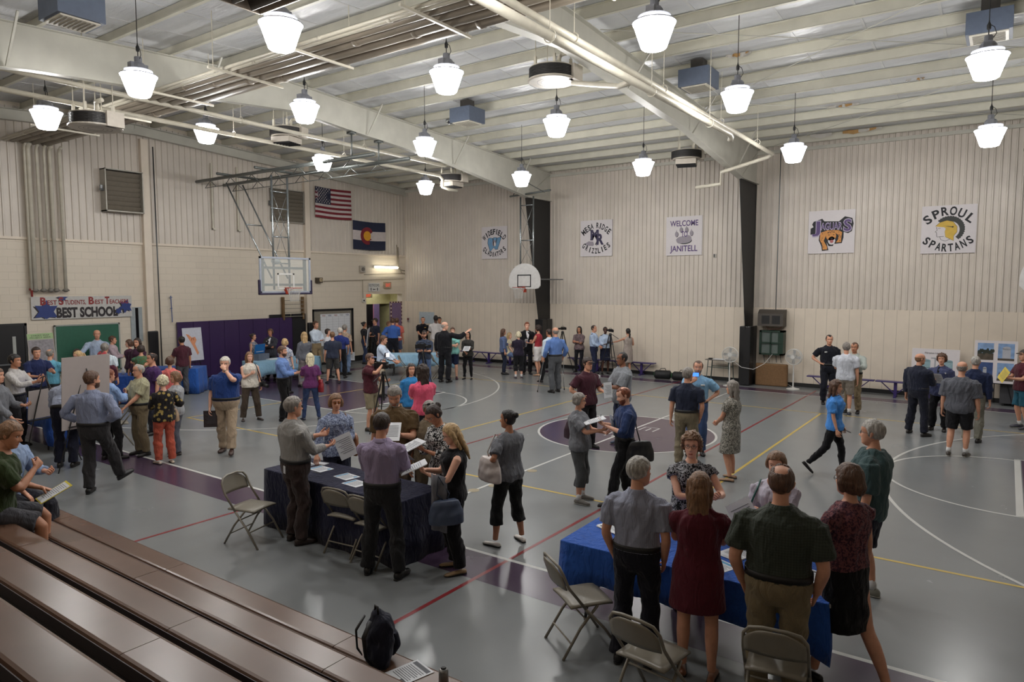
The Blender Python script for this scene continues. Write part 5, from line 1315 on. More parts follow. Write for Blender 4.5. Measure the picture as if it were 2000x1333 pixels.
g = MB((.0615, 0, 0), (0, 1, 0), (0, 0, 1), (1, 0, 0)); write(g, 'EXIT', 0, -.01, .11, .26, .02, .001); g.build('lettering', [mat('exit_red', (230, 70, 50), .4, emit=.9)], t, fix=False)
t = thing('restroom_sign', 'white RESTROOMS sign with arrow and figures over the opening', 'sign', (XL + .045, 7.27, 3.05))
g = MB(); g.bb((0, -.32, -.18), (.01, .32, .18)); g.build('panel', [m_white], t)
g = MB((.0115, 0, 0), (0, 1, 0), (0, 0, 1), (1, 0, 0)); write(g, 'RESTROOMS', 0, .08, .11, .58, 0, .001)
for s in (-.18, .18): g.poly(circ_pts(s, -.035, .016), 0, .002); g.poly([(s - .025, -.05), (s + .025, -.05), (s + .012, -.15), (s - .012, -.15)], 0, .002)
g.poly([(-.08, -.09), (-.03, -.055), (-.03, -.075), (.07, -.075), (.07, -.105), (-.03, -.105), (-.03, -.125)], 0, .002); g.build('lettering', [m_ink], t, fix=False)
t = thing('wall_light', 'fluorescent tube light glowing above the exit sign', 'light', (XL + .06, 7.92, 3.90))
g = MB(); g.bb((0, -.68, -.03), (.05, .68, .05)); g.build('housing', [m_white], t)
g = MB(); g.tube([(.09, -.64, .0), (.09, .64, .0)], .045, 10, round_ends=True); m_tube = bpy.data.materials.new('tube_glow'); m_tube.use_nodes = True
_b = m_tube.node_tree.nodes['Principled BSDF']; _b.inputs['Emission Color'].default_value = (1, .93, .72, 1); _b.inputs['Emission Strength'].default_value = 15; g.build('tube', [m_tube], t, smooth=True)
g = MB(); g.tube([(XL + .07, 3.0 + 1.6, 3.30), (XL + .07, 9.0, 3.42)], .012, 6); g.tube([(XL + .07, 6.7, 3.58), (XL + .07, 9.1, 3.66)], .012, 6); g.tube([(XL + .07, 6.62, 3.36), (XL + .07, 6.62, 2.6)], .012, 6)
g.tube([(XL + .07, 8.62, 4.9), (XL + .07, 8.66, 4.0), (XL + .07, 8.8, 3.82), (XL + .07, 9.1, 3.78)], .02, 6); g.tube([(XL + .07, 8.70, 4.8), (XL + .07, 8.74, 4.0), (XL + .07, 8.9, 3.68), (XL + .07, 9.1, 3.64)], .02, 6)
tag(g.build('wall_conduit', [mat('conduit', (150, 140, 124), .4)], smooth=True), 'thin conduits around the tube light near the corner', 'conduit')
g = MB(); g.box((XL + .10, 4.34, 3.33), (.14, .26, .20)); g.mat(1); g.box((XL + .18, 4.37, 3.34), (.01, .12, .12)); g.mat(2); g.tube([(XL + .185, 4.37, 3.34), (XL + .2, 4.37, 3.34)], .025, 10); tag(g.build('wall_speaker_box', [mat('box_brown', (70, 60, 48), .5), mat('box_cream', (206, 186, 150), .5), m_ink]), 'small brown wall box right of the glass backboard', 'box')
g = MB(); g.box((XL + .08, 6.6, 3.80), (.08, .26, .28)); g.mat(1); g.tube([(XL + .12, 6.6, 3.8), (XL + .15, 6.6, 3.8)], .08, 14); tag(g.build('wall_horn', [mat('horn_white', (176, 168, 156), .5), mat('horn_grey', (120, 114, 106), .5)]), 'white square horn left of the tube light', 'horn')
g = MB(); g.box((XL + .07, 6.64, 2.50), (.06, .10, .14)); g.mat(1); g.tube([(XL + .1, 6.64, 2.5), (XL + .12, 6.64, 2.5)], .035, 10); tag(g.build('wall_bell', [m_white, m_ink]), 'small white and black bell on a conduit left of the opening', 'bell')
for i, (ya, za) in enumerate(((-.02, 5.0), (.93, 5.0))):
    g = MB(); g.bb((XL + .04, ya, za), (XL + .08, ya + .05, 7.2)); g.bb((XL + .04, ya, za), (XL + .12, ya + .12, za + .05)); tag(g.build('mounting_rail', [m_pipe]), ['cream vertical rail on the end wall left of the hoop rails', 'cream vertical rail on the end wall at the end of the hoop rails'][i], 'rail', 'hoop mounting rails')
g = MB(); g.tube([(XL + .2, -1.98, .1), (XL + .2, -2.0, 7.4)], .018, 6); tag(g.build('wall_conduit', [m_steel], smooth=True), 'dark conduit rising beside the pilaster', 'conduit')
g = MB(); g.tube([(XL + .08, -1.53, 1.95), (XL + .08, -1.55, 2.8)], .014, 6); g.box((XL + .07, -1.54, 2.4), (.05, .05, .02)); g.box((XL + .07, -1.54, 2.75), (.05, .07, .02)); tag(g.build('wall_rod', [mat('rod_blue', (70, 90, 140), .4)]), 'thin blue rod on the wall above the purple mats', 'rod')
# wooden stall bars
t = thing('stall_bars', 'brown wooden stall bars on the end wall below the glass backboard', 'wall bars', (XL + .05, 3.1, 2.25))
for s in (-1, 1): g = MB(); g.bb((0, s * .44 - .035, -.40), (.11, s * .44 + .035, .45)); g.build('upright', [mat('wood_brown', (110, 84, 54), .6, noise=.2)], t)
for k in range(5): g = MB(); g.tube([(.14, -.42, -.28 + k * .15), (.14, .42, -.28 + k * .15)], .013, 6); g.build('rung', [mat('rung_grey', (140, 134, 122), .4)], t)
# ---------------------------------------------------------------- hoops
m_mast = mat('mast_silver', (150, 156, 158), .25, .8); m_orange = mat('rim_orange', (176, 56, 30), .35); m_net = mat('net_white', (196, 194, 190), .8)
def rim_net(t, c, fwd, S=1.0):
    """ring at c, fwd = unit vector from the board outwards"""
    c = np.array(c, float); r = .225
    g = MB(); g.tube([c + r * np.array([math.cos(a), math.sin(a), 0]) for a in np.linspace(0, 2 * PI, 29)[:-1]], .010, 6, closed=True)
    b = c - np.array(fwd) * (r + .15); g.bar(b, c - np.array(fwd) * (r - .01), .10, .02); g.box(b + (0, 0, -.08), (.10, .10, .20)); s = np.cross(fwd, (0, 0, 1))
    for q in (-1, 1): g.tube([b + s * .05 * q + (0, 0, -.1), c - np.array(fwd) * (r * .7) + s * q * .15], .008, 5)
    g.build('rim', [m_orange], t, smooth=False)
    g = MB(); n_ = 12; rows = [(r, 0), (.185, -.10), (.15, -.20), (.13, -.30), (.12, -.40)]
    for i in range(4):
        for k in range(n_):
            a0 = 2 * PI * (k + (.5 if i % 2 else 0)) / n_
            for q in (-.5, .5):
                a1 = a0 + 2 * PI * q / n_; (r0, z0_), (r1, z1_) = rows[i], rows[i + 1]
                g.tube([c + (r0 * math.cos(a0), r0 * math.sin(a0), z0_), c + (r1 * math.cos(a1), r1 * math.sin(a1), z1_)], .0045, 4)
    g.build('net', [m_net], t)
t = thing('basketball_hoop', 'glass rectangular basketball backboard hanging from roof rails at the left end', 'basketball hoop', (0, 0, 0), 0, 'basketball hoops')
BX, BY = -11.42, -.06
g = MB(); g.bb((BX, BY - .90, 2.92), (BX + .014, BY + .90, 3.97)); m_gl = bpy.data.materials.new('board_glass'); m_gl.use_nodes = True; _b = m_gl.node_tree.nodes['Principled BSDF']; _b.inputs['Base Color'].default_value = (.85, .9, .88, 1); _b.inputs['Roughness'].default_value = .05; _b.inputs['Alpha'].default_value = .16
g.build('glass', [m_gl], t)
g = MB()
for a, b in (((BY - .915, 2.90), (BY - .86, 3.985)), ((BY + .86, 2.90), (BY + .915, 3.985)), ((BY - .915, 3.93), (BY + .915, 3.985)), ((BY - .915, 2.90), (BY + .915, 2.955))): g.bb((BX - .01, a[0], a[1]), (BX + .03, b[0], b[1]))
g.build('frame', [mat('board_frame_grey', (158, 164, 176), .35)], t)
g = MB()
for a, b in (((BY - .305, 3.05), (BY - .255, 3.5)), ((BY + .255, 3.05), (BY + .305, 3.5)), ((BY - .305, 3.45), (BY + .305, 3.5)), ((BY - .305, 3.02), (BY + .305, 3.06))): g.bb((BX + .015, a[0], a[1]), (BX + .018, b[0], b[1]))
g.build('target_square', [m_white], t)
g = MB(); g.bb((BX - .03, BY - .96, 2.85), (BX + .05, BY + .96, 2.91)); g.bb((BX - .03, BY - .96, 2.85), (BX + .05, BY - .90, 3.30)); g.bb((BX - .03, BY + .90, 2.85), (BX + .05, BY + .96, 3.30)); g.build('edge_pad', [mat('pad_navy', (38, 30, 60), .5)], t, bevel=.02)
g = MB()
for yy in (-.76, .76): g.bar((BX - .07, BY + yy, 2.93), (BX - .07, BY + yy, 3.93), .09, .05, (1, 0, 0))
for z_ in (3.15, 3.66): g.bar((BX - .10, BY - .76, z_), (BX - .10, BY + .76, z_), .05, .07)
g.build('back_frame', [mat('frame_steel', (96, 100, 98), .4, .4)], t)
g = MB()
for yy in (-.3, .26):
    g.tube([(BX - .16, BY + yy, 3.0), (BX - .16, BY + yy, 6.42)], .032, 10)
for z_ in (3.80, 4.6, 5.45, 5.95): g.tube([(BX - .16, BY - .34, z_), (BX - .16, BY + .30, z_)], .02, 8)
for z0_, z1_ in ((3.8, 5.45), (4.6, 5.95)): g.tube([(BX - .16, BY - .3, z0_), (BX - .16, BY + .26, z1_)], .007, 5); g.tube([(BX - .16, BY + .26, z0_), (BX - .16, BY - .3, z1_)], .007, 5)
g.build('mast', [m_mast], t, smooth=True)
g = MB()
for yy in (-.45, .12):
    g.tube([(BX - .19, BY + yy + .1, 3.35), (BX - 1.25, BY + yy - .02, 5.0), (BX - 2.1, BY + yy - .1, 6.32)], .024, 8)
g.tube([(BX - 1.25, BY - .47, 5.0), (BX - 1.25, BY + .10, 5.0)], .02, 8); g.build('back_brace', [m_mast], t, smooth=True)
g = MB()
for yy, x1 in ((-.55, -6.9), (.42, -6.6)):
    g.tube([(-15.2, BY + yy + (.0), 6.50), (x1, BY + yy - .0, 6.50)], .05, 10)
    g.tube([(-14.7, BY + yy, 6.26), (x1 - .6, BY + yy, 6.26)], .012, 6)
    k = -14.7
    while k < x1 - 1.0: g.tube([(k, BY + yy, 6.26), (k + .3, BY + yy, 6.47), (k + .62, BY + yy, 6.26)], .012, 5); k += 1.1
for xx in (-13.55, -11.6): g.tube([(xx, BY - .85, 6.58), (xx, BY + .7, 6.58)], .04, 8)
for yy, x1 in ((-.55, -7.3), (.42, -7.0)): g.tube([(-7.75, BY + yy, 6.55), (-7.75, BY + yy, frame_bottom(BY + yy))], .022, 8); g.box((-7.75, BY + yy, frame_bottom(BY + yy) - .04), (.2, .16, .06))
g.build('roof_rails', [mat('rail_grey', (104, 108, 106), .35, .5)], t, smooth=True)
rim_net(t, (BX + .40, BY, 3.05), (1, 0, 0))
g = MB(); g.ell((-11.9, -.05, 3.88), (.14, .14, .11)); o = g.build('winch', [mat('winch_grey', (150, 156, 154), .4)], t, smooth=True)
def fan_hoop(X, Y, label):
    t = thing('basketball_hoop', label, 'basketball hoop', (X, Y, 0), 0, 'basketball hoops')
    pts = [(-.60, .0), (-.685, .10), (-.685, .28)] + [(.685 * math.cos(a), .28 + .62 * math.sin(a)) for a in np.linspace(PI, 0, 21)][1:-1] + [(.685, .28), (.685, .10), (.60, .0), (.45, -.02), (-.45, -.02)]
    g = MB((0, 0, 3.02), (1, 0, 0), (0, 0, 1), (0, -1, 0)); g.poly(pts, 0, .05); g.build('backboard', [mat('fan_white', (204, 202, 200), .3)], t, bevel=.012)
    g = MB((0, -.0515, 3.02), (1, 0, 0), (0, 0, 1), (0, -1, 0))
    for a, b in (((-.30, .05), (-.26, .50)), ((.26, .05), (.30, .50)), ((-.30, .46), (.30, .50)), ((-.30, .05), (.30, .08))): g.bb((a[0], a[1], 0), (b[0], b[1], .003))
    g.build('target_square', [m_ink], t)
    g = MB()
    for xx in (-.28, .28): g.tube([(xx, .12, 3.1), (xx, .12, 6.30)], .03, 8)
    for z_ in (4.75, 6.0): g.tube([(-.30, .12, z_), (.30, .12, z_)], .02, 8)
    for z0_, z1_ in ((3.9, 4.75), (4.75, 6.0)): g.tube([(-.28, .12, z0_), (.28, .12, z1_)], .007, 5); g.tube([(.28, .12, z0_), (-.28, .12, z1_)], .007, 5)
    g.build('mast', [m_mast], t, smooth=True)
    g = MB(); g.tube([(-.75, .12, 6.36), (1.0, .12, 6.46)], .035, 8)
    for xx in (-.6, .75): g.tube([(xx, .12, 6.4), (xx * .2 + .1, -.3, 6.75)], .016, 6)
    g.build('top_rail', [mat('rail_grey', (104, 108, 106), .35, .5)], t, smooth=True)
    g = MB(); g.tube([(.3, .12, 3.35), (.62, 1.6, 3.35)], .022, 8); g.tube([(-.3, .12, 3.35), (.2, 1.7, 3.35)], .022, 8); g.build('strut', [m_grey], t)
    rim_net(t, (0, -.40, 3.06), (0, -1, 0))
    return t
fan_hoop(-7.68, 7.38, 'white fan-shaped basketball backboard beside the black column')
fan_hoop(7.42, 7.38, 'white fan-shaped basketball backboard cut off by the right edge')
# ---------------------------------------------------------------- under the roof
def heater(x, y, z, S, boxy, label, rz=0):
    t = thing('unit_heater', label, 'heater', (x, y, z), rz, 'round heaters under the roof')
    g = MB(); g.lathe([(.30 * S, -.14 * S), (.47 * S, -.14 * S), (.50 * S, -.125 * S), (.50 * S, -.10 * S), (.46 * S, -.09 * S)] if not boxy else [(.1, -.13 * S), (.42 * S, -.13 * S), (.44 * S, -.09 * S)], seg=28); g.lathe([(.05, .14 * S), (.46 * S, .14 * S), (.47 * S, .12 * S), (.05, .12 * S)], seg=28)
    if boxy: g.box((0, 0, -.22 * S), (.62 * S, .62 * S, .16 * S))
    g.box((.46 * S, .16 * S, .01 * S), (.14 * S, .34 * S, .30 * S)); g.build('casing', [mat('heater_cream', (186, 178, 166), .4)], t)
    g = MB(); g.lathe([(.10, -.10 * S), (.455 * S, -.10 * S), (.455 * S, .12 * S), (.1, .12 * S)], seg=36)
    for k in range(8): zz_ = (-.09 + .205 * k / 7) * S; g.lathe([(.45 * S, zz_ - .006), (.475 * S, zz_), (.45 * S, zz_ + .006)], seg=28)
    g.build('fins', [mat('fin_dark', (48, 46, 46), .5)], t)
    g = MB()
    if boxy:
        for k in range(6): g.box((0, (-.25 + .1 * k) * S, -.31 * S), (.6 * S, .02, .04), rx=.5)
    else:
        for r_ in (.30, .22, .14): g.tube([(r_ * S * math.cos(a), r_ * S * math.sin(a), -.13 * S) for a in np.linspace(0, 2 * PI, 25)[:-1]], .012, 5, closed=True)
        g.ell((0, 0, -.10 * S), (.10 * S, .10 * S, .04 * S))
    g.build('outlet', [m_black], t)
    for a in (.6, 2.4, 4.2, 5.4):
        g = MB(); zt = roof_z(y) + .185 - z; g.tube([(.38 * S * math.cos(a), .38 * S * math.sin(a), .14 * S), (.38 * S * math.cos(a), .38 * S * math.sin(a), zt)], .009, 5); g.box((.38 * S * math.cos(a), .38 * S * math.sin(a), .24 * S), (.045, .05, .16)); g.build('hanger', [m_pipe], t)
    g = MB(); g.tube([(.20 * S, -.05, .14 * S), (.20 * S, -.05, .30 * S), (.30 * S, -.1, .34 * S), (.55 * S, -.1, .34 * S)], .045 * S, 10); g.build('supply_elbow', [m_pipe], t, smooth=True)
    return t
heater(-.88, -1.62, 7.2, .95, False, 'round black heater with a ring outlet left of the crossing pipes')
heater(-8.34, -6.7, 6.36, .96, False, 'round black heater at far upper left beside a pendant lamp')
heater(-8.55, -2.05, 6.98, .86, True, 'round heater with a square base at the ridge end of the left beam', .3)
heater(-8.95, 4.85, 6.72, .9, True, 'small round heater over the far left corner')
heater(-1.32, 6.45, 6.92, .92, True, 'round heater with a square base above the paw print sign', .3)
def roofpipe(name, pts, r, label, drops=(), mats_=m_pipe):
    t = thing(name, label, 'pipe', (0, 0, 0)); g = MB(); g.tube(pts, r, 12); g.build('pipe_run', [mats_], t, smooth=True)
    for (p, zt) in drops: g = MB(); g.tube([p, (p[0], p[1], zt)], .006, 5); g.tube([(p[0] + 1.4 * r * math.cos(a), p[1], p[2] + 1.4 * r * math.sin(a)) for a in np.linspace(0, 2 * PI, 15)[:-1]], .008, 5, closed=True); g.build('hanger', [m_pipe], t)
    return t
roofpipe('steam_pipe', [(1.47, -9.2, 6.40), (1.47, 1.85, 6.40), (1.45, 2.0, 6.36), (1.42, 2.05, 6.30)], .062, 'cream steam pipe, lower of the two crossing pipes at the second beam', [((1.47, yy, 6.4), roof_z(yy)) for yy in (-5.4, -2.2, .6)])
t = roofpipe('steam_pipe', [(1.25, -9.2, 6.72), (1.25, 6.0, 6.62), (1.1, 6.15, 6.58), (-.2, 6.2, 6.3), (-.2, 6.2, 5.98), (-.95, 6.3, 5.95)], .05, 'cream steam pipe, upper of the two crossing pipes at the second beam', [((1.25, yy, 6.7), roof_z(yy)) for yy in (-4.4, -1.2, 1.9, 4.6)])
roofpipe('steam_pipe', [(-8.75, -10.5, 6.75), (-8.75, 4.0, 6.70), (-8.75, 4.15, 6.6), (-8.75, 4.15, 6.35), (-8.6, 4.3, 6.28), (-8.6, 4.7, 6.28)], .05, 'lower cream steam pipe along the left beam', [((-8.75, yy, 6.75), roof_z(yy)) for yy in (-6.5, -3.4, 0)])
roofpipe('steam_pipe', [(-8.15, -10.5, 6.98), (-8.15, 3.6, 6.90)], .05, 'upper cream steam pipe along the left beam', [((-8.15, yy, 6.96), roof_z(yy)) for yy in (-6.0, -3.6, .2)])
g = MB(); g.tube([(1.47, -2.9, 6.4), (.9, -2.3, 6.55), (-.4, -1.62, 6.98)], .05, 10); tag(g.build('branch_pipe', [m_pipe], smooth=True), 'short branch pipe from the crossing pipes to the round heater', 'pipe')
BY_ = [-6.02, -5.90, -5.72, -5.50, -5.24, -4.96]
BL = ['thin pale pipe, foremost of the bundle along the roof', 'thin pale pipe, second of the roof bundle', 'pipe of the roof bundle beside the thin pale ones', 'brownish pipe in the middle of the roof bundle', 'wide brownish pipe, fifth of the roof bundle', 'wide brownish pipe, rearmost of the roof bundle']
for i, (yy, r) in enumerate(zip(BY_, (.03, .045, .07, .085, .11, .115))):
    g = MB(); g.tube([(-15.25, yy, 6.94 + r), (9.0, yy, 6.94 + r)], r, 12); k = -14.0
    while k < 8: g.tube([(k, yy, 6.94 + r), (k + .08, yy, 6.94 + r)], r * 1.12, 12); k += 2.9 + .35 * i
    tag(g.build('roof_pipe', [mat('pipe_pale', (188, 182, 166), .35) if i < 2 else mat('pipe_brown', (132, 122, 108), .38, noise=.12, nscale=2)], smooth=True), BL[i], 'pipe', 'pipe bundle along the roof')
TP = [-12.45, -9.9, -7.33, -4.97, -3.0, -.35, 2.1]
for i, xx in enumerate(TP):
    t = thing('pipe_trapeze', ['trapeze bar holding the roof pipes near the far left lamp', 'trapeze bar behind the round heater at upper left', 'trapeze bar holding the roof pipes right of the upper left lamp', 'trapeze bar left of the largest lamp', 'trapeze bar touching the largest lamp', 'trapeze bar ending above the middle lamp', 'trapeze bar above the crossing pipes'][i], 'pipe hanger', (xx, -5.6, 6.92), 0, 'trapeze bars under the roof pipes')
    g = MB(); g.bb((-.02, -.72, -.02), (.02, .82, .02)); g.build('bar', [m_pipe], t)
    for s in (-.62, .74): g = MB(); g.tube([(0, s, 0), (0, s, roof_z(-5.6 + s) + .1 - 6.92)], .008, 5); g.build('rod', [m_pipe], t)
for i, (x_, y_, z_, S_) in enumerate(((-4.45, -8.68, 6.85, .62), (-5.25, 1.15, 7.38, .66), (.9, 1.45, 7.36, .66), (6.06, 1.3, 7.35, .66))):
    t = thing('duct_box', ['blue-grey box unit at upper left above the deep beam', 'blue-grey box unit on the roof left of the middle', 'blue-grey box unit behind the end of the crossing pipes', 'blue-grey box unit behind the large lamp at upper right'][i], 'ceiling unit', (x_, y_, z_), 0, 'blue-grey box units under the roof')
    h_ = roof_z(y_) + .19 - z_; g = MB(); g.bb((-S_ / 2, -S_ / 2, 0), (S_ / 2, S_ / 2, min(h_, .36))); g.build('casing', [mat('blue_grey', (88, 98, 116), .5)], t)
    if h_ > .37: g = MB(); g.bb((-S_ * .2, -S_ * .2, .36), (S_ * .2, S_ * .2, h_ - .025)); g.build('duct_neck', [mat('neck_dark', (70, 66, 62), .6)], t)
    g = MB(); g.bb((-S_ * .42, -S_ * .42, -.02), (S_ * .42, S_ * .42, 0)); g.mat(1)
    for k in range(8): g.box((0, (-.34 + .097 * k) * S_, -.024), (S_ * .7, .012, .01))
    g.build('grille', [m_pipe, mat('grille_grey', (130, 126, 116), .5)], t)
t = thing('roof_hood', 'open beige duct hood at the top edge above the largest lamp', 'duct hood', (-.93, -8.25, 6.62))
g = MB(); a = .58
for p0, p1 in (((-a, -a, 0), (-a + .02, a, .22)), ((a - .02, -a, 0), (a, a, .22)), ((-a, -a, 0), (a, -a + .02, .22)), ((-a, a - .02, 0), (a, a, .22))): g.bb(p0, p1)
g.bb((-a, -a, .2), (a, a, .22)); g.build('hood_frame', [mat('hood_beige', (148, 136, 122), .5)], t)
g = MB()
for s in (-.38, -.12, .14, .4): g.box((0, s, .08), (1.1, .03, .17), rx=.45)
g.build('damper_blades', [mat('damper_dark', (66, 62, 58), .6)], t)
g = MB(); g.tube([(-.7, -.7, .26), (-.7, .7, .26)], .07, 10); g.tube([(.75, -.7, .28), (.75, .7, .28)], .07, 10); g.tube([(0, 0, .22), (0, 0, 1.1)], .16, 14); g.build('hood_pipe', [mat('hood_beige', (148, 136, 122), .5)], t, smooth=True)
g = MB(); g.lathe([(.01, 0), (.10, 0), (.12, .03), (.16, .05), (.16, .12), (.01, .12)], c=(-6.35, 1.8, 7.62), seg=18); tag(g.build('smoke_hood', [m_chrome], smooth=True), 'small round silver fixture under the roof beside the left beam', 'fixture')
g = MB(); g.ell((-7.2, -9.0, 5.72), (.10, .10, .16)); g.tube([(-7.2, -9.0, 5.85), (-7.2, -9.0, roof_z(-9))], .012, 6); tag(g.build('hanging_hook_block', [m_black], smooth=True), 'black pulley block hanging at the far left edge', 'pulley')
# ---------------------------------------------------------------- folding chairs
m_chair = mat('chair_taupe', (124, 118, 106), .32, noise=.05, gain=1.15)
def folding_chair():
    t = thing('folding_chair', 'chair', 'chair')
    g = MB(); G = [[(x, y, .445 + .012 * math.cos(x / .19 * 1.3) - .010 * max(0, (y - .12) / .1) ** 2) for y in np.linspace(-.19, .2, 8)] for x in np.linspace(-.20, .20, 9)]
    g.sheet(G); o = g.build('seat', [m_chair], t, smooth=True); s = o.modifiers.new('s', 'SOLIDIFY'); s.thickness = .018
    g = MB(); G = []
    for u in np.linspace(-1, 1, 11):
        col = []
        for v in np.linspace(0, 1, 7):
            h_ = .60 + v * .205; wv = .205 * (1 - .28 * max(0, v - .55) ** 2 / .2); x = u * wv; h2 = h_ - .035 * (abs(u) ** 3) * v
            col.append((x, -.235 - (h_ - .6) * .32 - .035 * (1 - u * u), h2))
        G.append(col)
    g.sheet(G); o = g.build('backrest', [m_chair], t, smooth=True); s = o.modifiers.new('s', 'SOLIDIFY'); s.thickness = .012
    g = MB(); g.tube([(-.215, -.06, .42), (-.212, -.215, .62), (-.205, -.265, .74), (-.165, -.285, .795), (-.08, -.30, .815), (.08, -.30, .815), (.165, -.285, .795), (.205, -.265, .74), (.212, -.215, .62), (.215, -.06, .42)], .0125, 8); g.build('back_frame', [m_chair], t, smooth=True)
    for sx in (-1, 1):
        g = MB(); g.tube([(sx * .215, -.06, .42), (sx * .222, .12, .22), (sx * .225, .27, .0)], .0125, 8); g.build('leg', [m_chair], t, smooth=True)
        g = MB(); g.tube([(sx * .195, .06, .43), (sx * .195, -.10, .25), (sx * .20, -.26, .0)], .0125, 8); g.build('leg', [m_chair], t, smooth=True)
    g = MB(); g.tube([(-.222, .14, .19), (.222, .14, .19)], .008, 6); g.tube([(-.197, -.185, .13), (.197, -.185, .13)], .008, 6); g.tube([(-.197, -.04, .31), (.197, -.04, .31)], .008, 6); g.build('stretcher', [m_chair], t)
    return t
CH = [(-.90, -8.42, -1.32, 'lone taupe folding chair standing left of the navy table on the court edge'), (.30, -7.90, .12, 'taupe folding chair tucked at the navy table right of the brown trousers'), (.80, -7.93, .0, 'taupe folding chair half hidden behind the lilac shirt'),
      (3.62, -8.22, -.62, 'taupe folding chair at the left end of the bright blue table'), (4.52, -8.74, -.12, 'taupe folding chair behind the maroon dress'), (5.30, -8.34, .16, 'taupe folding chair behind the khaki trousers at the blue table'),
      (-9.55, 3.25, 2.3 + PI, 'folding chair touched by the person in the tie at the far pale blue table'), (-8.85, 4.1, 2.4 + PI, 'folding chair behind the black suit at the far pale blue table'),
      (-9.75, -8.35, .5, 'dark folding chair behind the white dress shirt at the left table'), (-7.6, -6.9, 2.8, 'folding chair between the blue table and the tall blank board')]
c0 = folding_chair()
for i, (x_, y_, r_, lb) in enumerate(CH):
    o = c0 if i == 0 else copy_tree(c0); o.location = (x_, y_, 0); o.rotation_euler = (0, 0, r_); o['label'] = lb; o['category'] = 'chair'; o['group'] = 'folding chairs at the tables'
# ---------------------------------------------------------------- tables and cloths
m_top = mat('table_white', (176, 172, 164), .4)
def table(x, y, rz, L_, W, label):
    t = thing('folding_table', label, 'table', (x, y, 0), rz, 'folding tables'); a, b = L_ / 2, W / 2
    g = MB(); g.bb((-a, -b, .70), (a, b, .735)); g.build('tabletop', [m_top], t, bevel=.008)
    for s in (-1, 1):
        for q in (-1, 1):
            g = MB(); g.tube([(s * (a - .30), q * (b - .10), .70), (s * (a - .24), q * (b - .06), 0)], .016, 8); g.build('leg', [m_black], t)
        g = MB(); g.tube([(s * (a - .27), -(b - .08), .25), (s * (a - .27), (b - .08), .25)], .012, 6); g.tube([(s * (a - .3), 0, .42), (s * .35, 0, .69)], .012, 6); g.build('brace', [m_black], t)
    return t
def cloth(x, y, rz, L_, W, drops, col, label, z=.739, ripple=.022, corner=.10, grp='tablecloths'):
    """drops = hem depth on (front, right, back, left); front is the -y side"""
    a, b = L_ / 2 + .012, W / 2 + .012; P = []
    def side(p, q, n, d0, d1):
        for i in range(n): P.append((p[0] + (q[0] - p[0]) * i / n, p[1] + (q[1] - p[1]) * i / n, d0 + (d1 - d0) * i / n))
    D = drops
    n1, n2 = 26, 12; cs = [(-a, -b), (a, -b), (a, b), (-a, b)]
    for k in range(4):
        p, q = cs[k], cs[(k + 1) % 4]; n_ = n1 if k % 2 == 0 else n2
        for i in range(n_):
            f_ = i / n_; px, py = p[0] + (q[0] - p[0]) * f_, p[1] + (q[1] - p[1]) * f_
            dl = D[k] + max(0, 1 - f_ * n_ / 3.0) * (corner + (D[k - 1] - D[k]) * .5) + max(0, 1 - (1 - f_) * n_ / 3.0) * (corner + (D[(k + 1) % 4] - D[k]) * .5)
            P.append((px, py, dl))
    n = len(P); rows = [(0, 0), (.02, .012), (.3, .3), (.62, .65), (1.0, 1.0)]; G = []
    for fr, rp in rows:
        r_ = []
        for i, (px, py, dl) in enumerate(P):
            l = math.hypot(px, py); nx, ny = (px / a) ** 7, (py / b) ** 7; m_ = math.hypot(nx, ny) or 1; nx, ny = nx / m_, ny / m_
            w_ = rp * (ripple * math.sin(i * 1.05) + ripple * .6 * math.sin(i * .47 + 1) + ripple * .8)
            dz_ = min(dl * fr, z - .004); r_.append((px + nx * (w_ + .004), py + ny * (w_ + .004), z - dz_ + (.004 if fr == 0 else 0)))
        G.append(r_)
    V = [p for r_ in G for p in r_]; F = []
    for i in range(len(rows) - 1):
        for k in range(n): F.append((i * n + k, (i + 1) * n + k, (i + 1) * n + (k + 1) % n, i * n + (k + 1) % n))
    F.append(tuple(range(n)))
    g = MB(); g.add(V, F); o = g.build('tablecloth', [fabric(col, gain=1.25)], fix=True); o.location = (x, y, 0); o.rotation_euler = (0, 0, rz)
    s = o.modifiers.new('s', 'SOLIDIFY'); s.thickness = .003; s.offset = 0
    for p in o.data.polygons: p.use_smooth = len(p.vertices) < 5
    return tag(o, label, 'tablecloth', grp)
table(-.06, -7.62, -.015, 2.42, .70, 'folding table under the navy cloth in the middle foreground'); cloth(-.06, -7.62, -.015, 2.42, .70, (.735, .735, .735, .735), (26, 28, 52), 'dark navy cloth reaching the floor, table with four leaflets', ripple=.02, corner=0)
table(4.36, -7.47, .02, 2.36, .76, 'folding table under the bright blue cloth at lower right'); cloth(4.36, -7.47, .02, 2.30, .78, (.34, .16, .30, .10), (10, 74, 160), 'bright blue cloth with hanging corners, table at lower right', corner=.22)
table(-9.2, -7.55, 0, 2.4, .76, 'folding table at the left behind the easels'); cloth(-9.2, -7.55, 0, 2.4, .76, (.3, .70, .3, .3), (22, 66, 140), 'blue cloth on the left table behind the blank easels', corner=.1)
table(-12.95, -4.55, .75, 1.83, .76, 'folding table between the purple shirt and the chalkboard'); cloth(-12.95, -4.55, .75, 1.83, .76, (.72, .72, .72, .72), (16, 66, 146), 'blue cloth to the floor, table with a white bottle by the chalkboard', corner=0)
table(-13.35, -2.75, .72, 1.83, .76, 'folding table under the map board at the purple mats'); cloth(-13.35, -2.75, .72, 1.83, .76, (.725, .725, .725, .725), (14, 76, 156), 'blue cloth to the floor, table under the map board', corner=0)
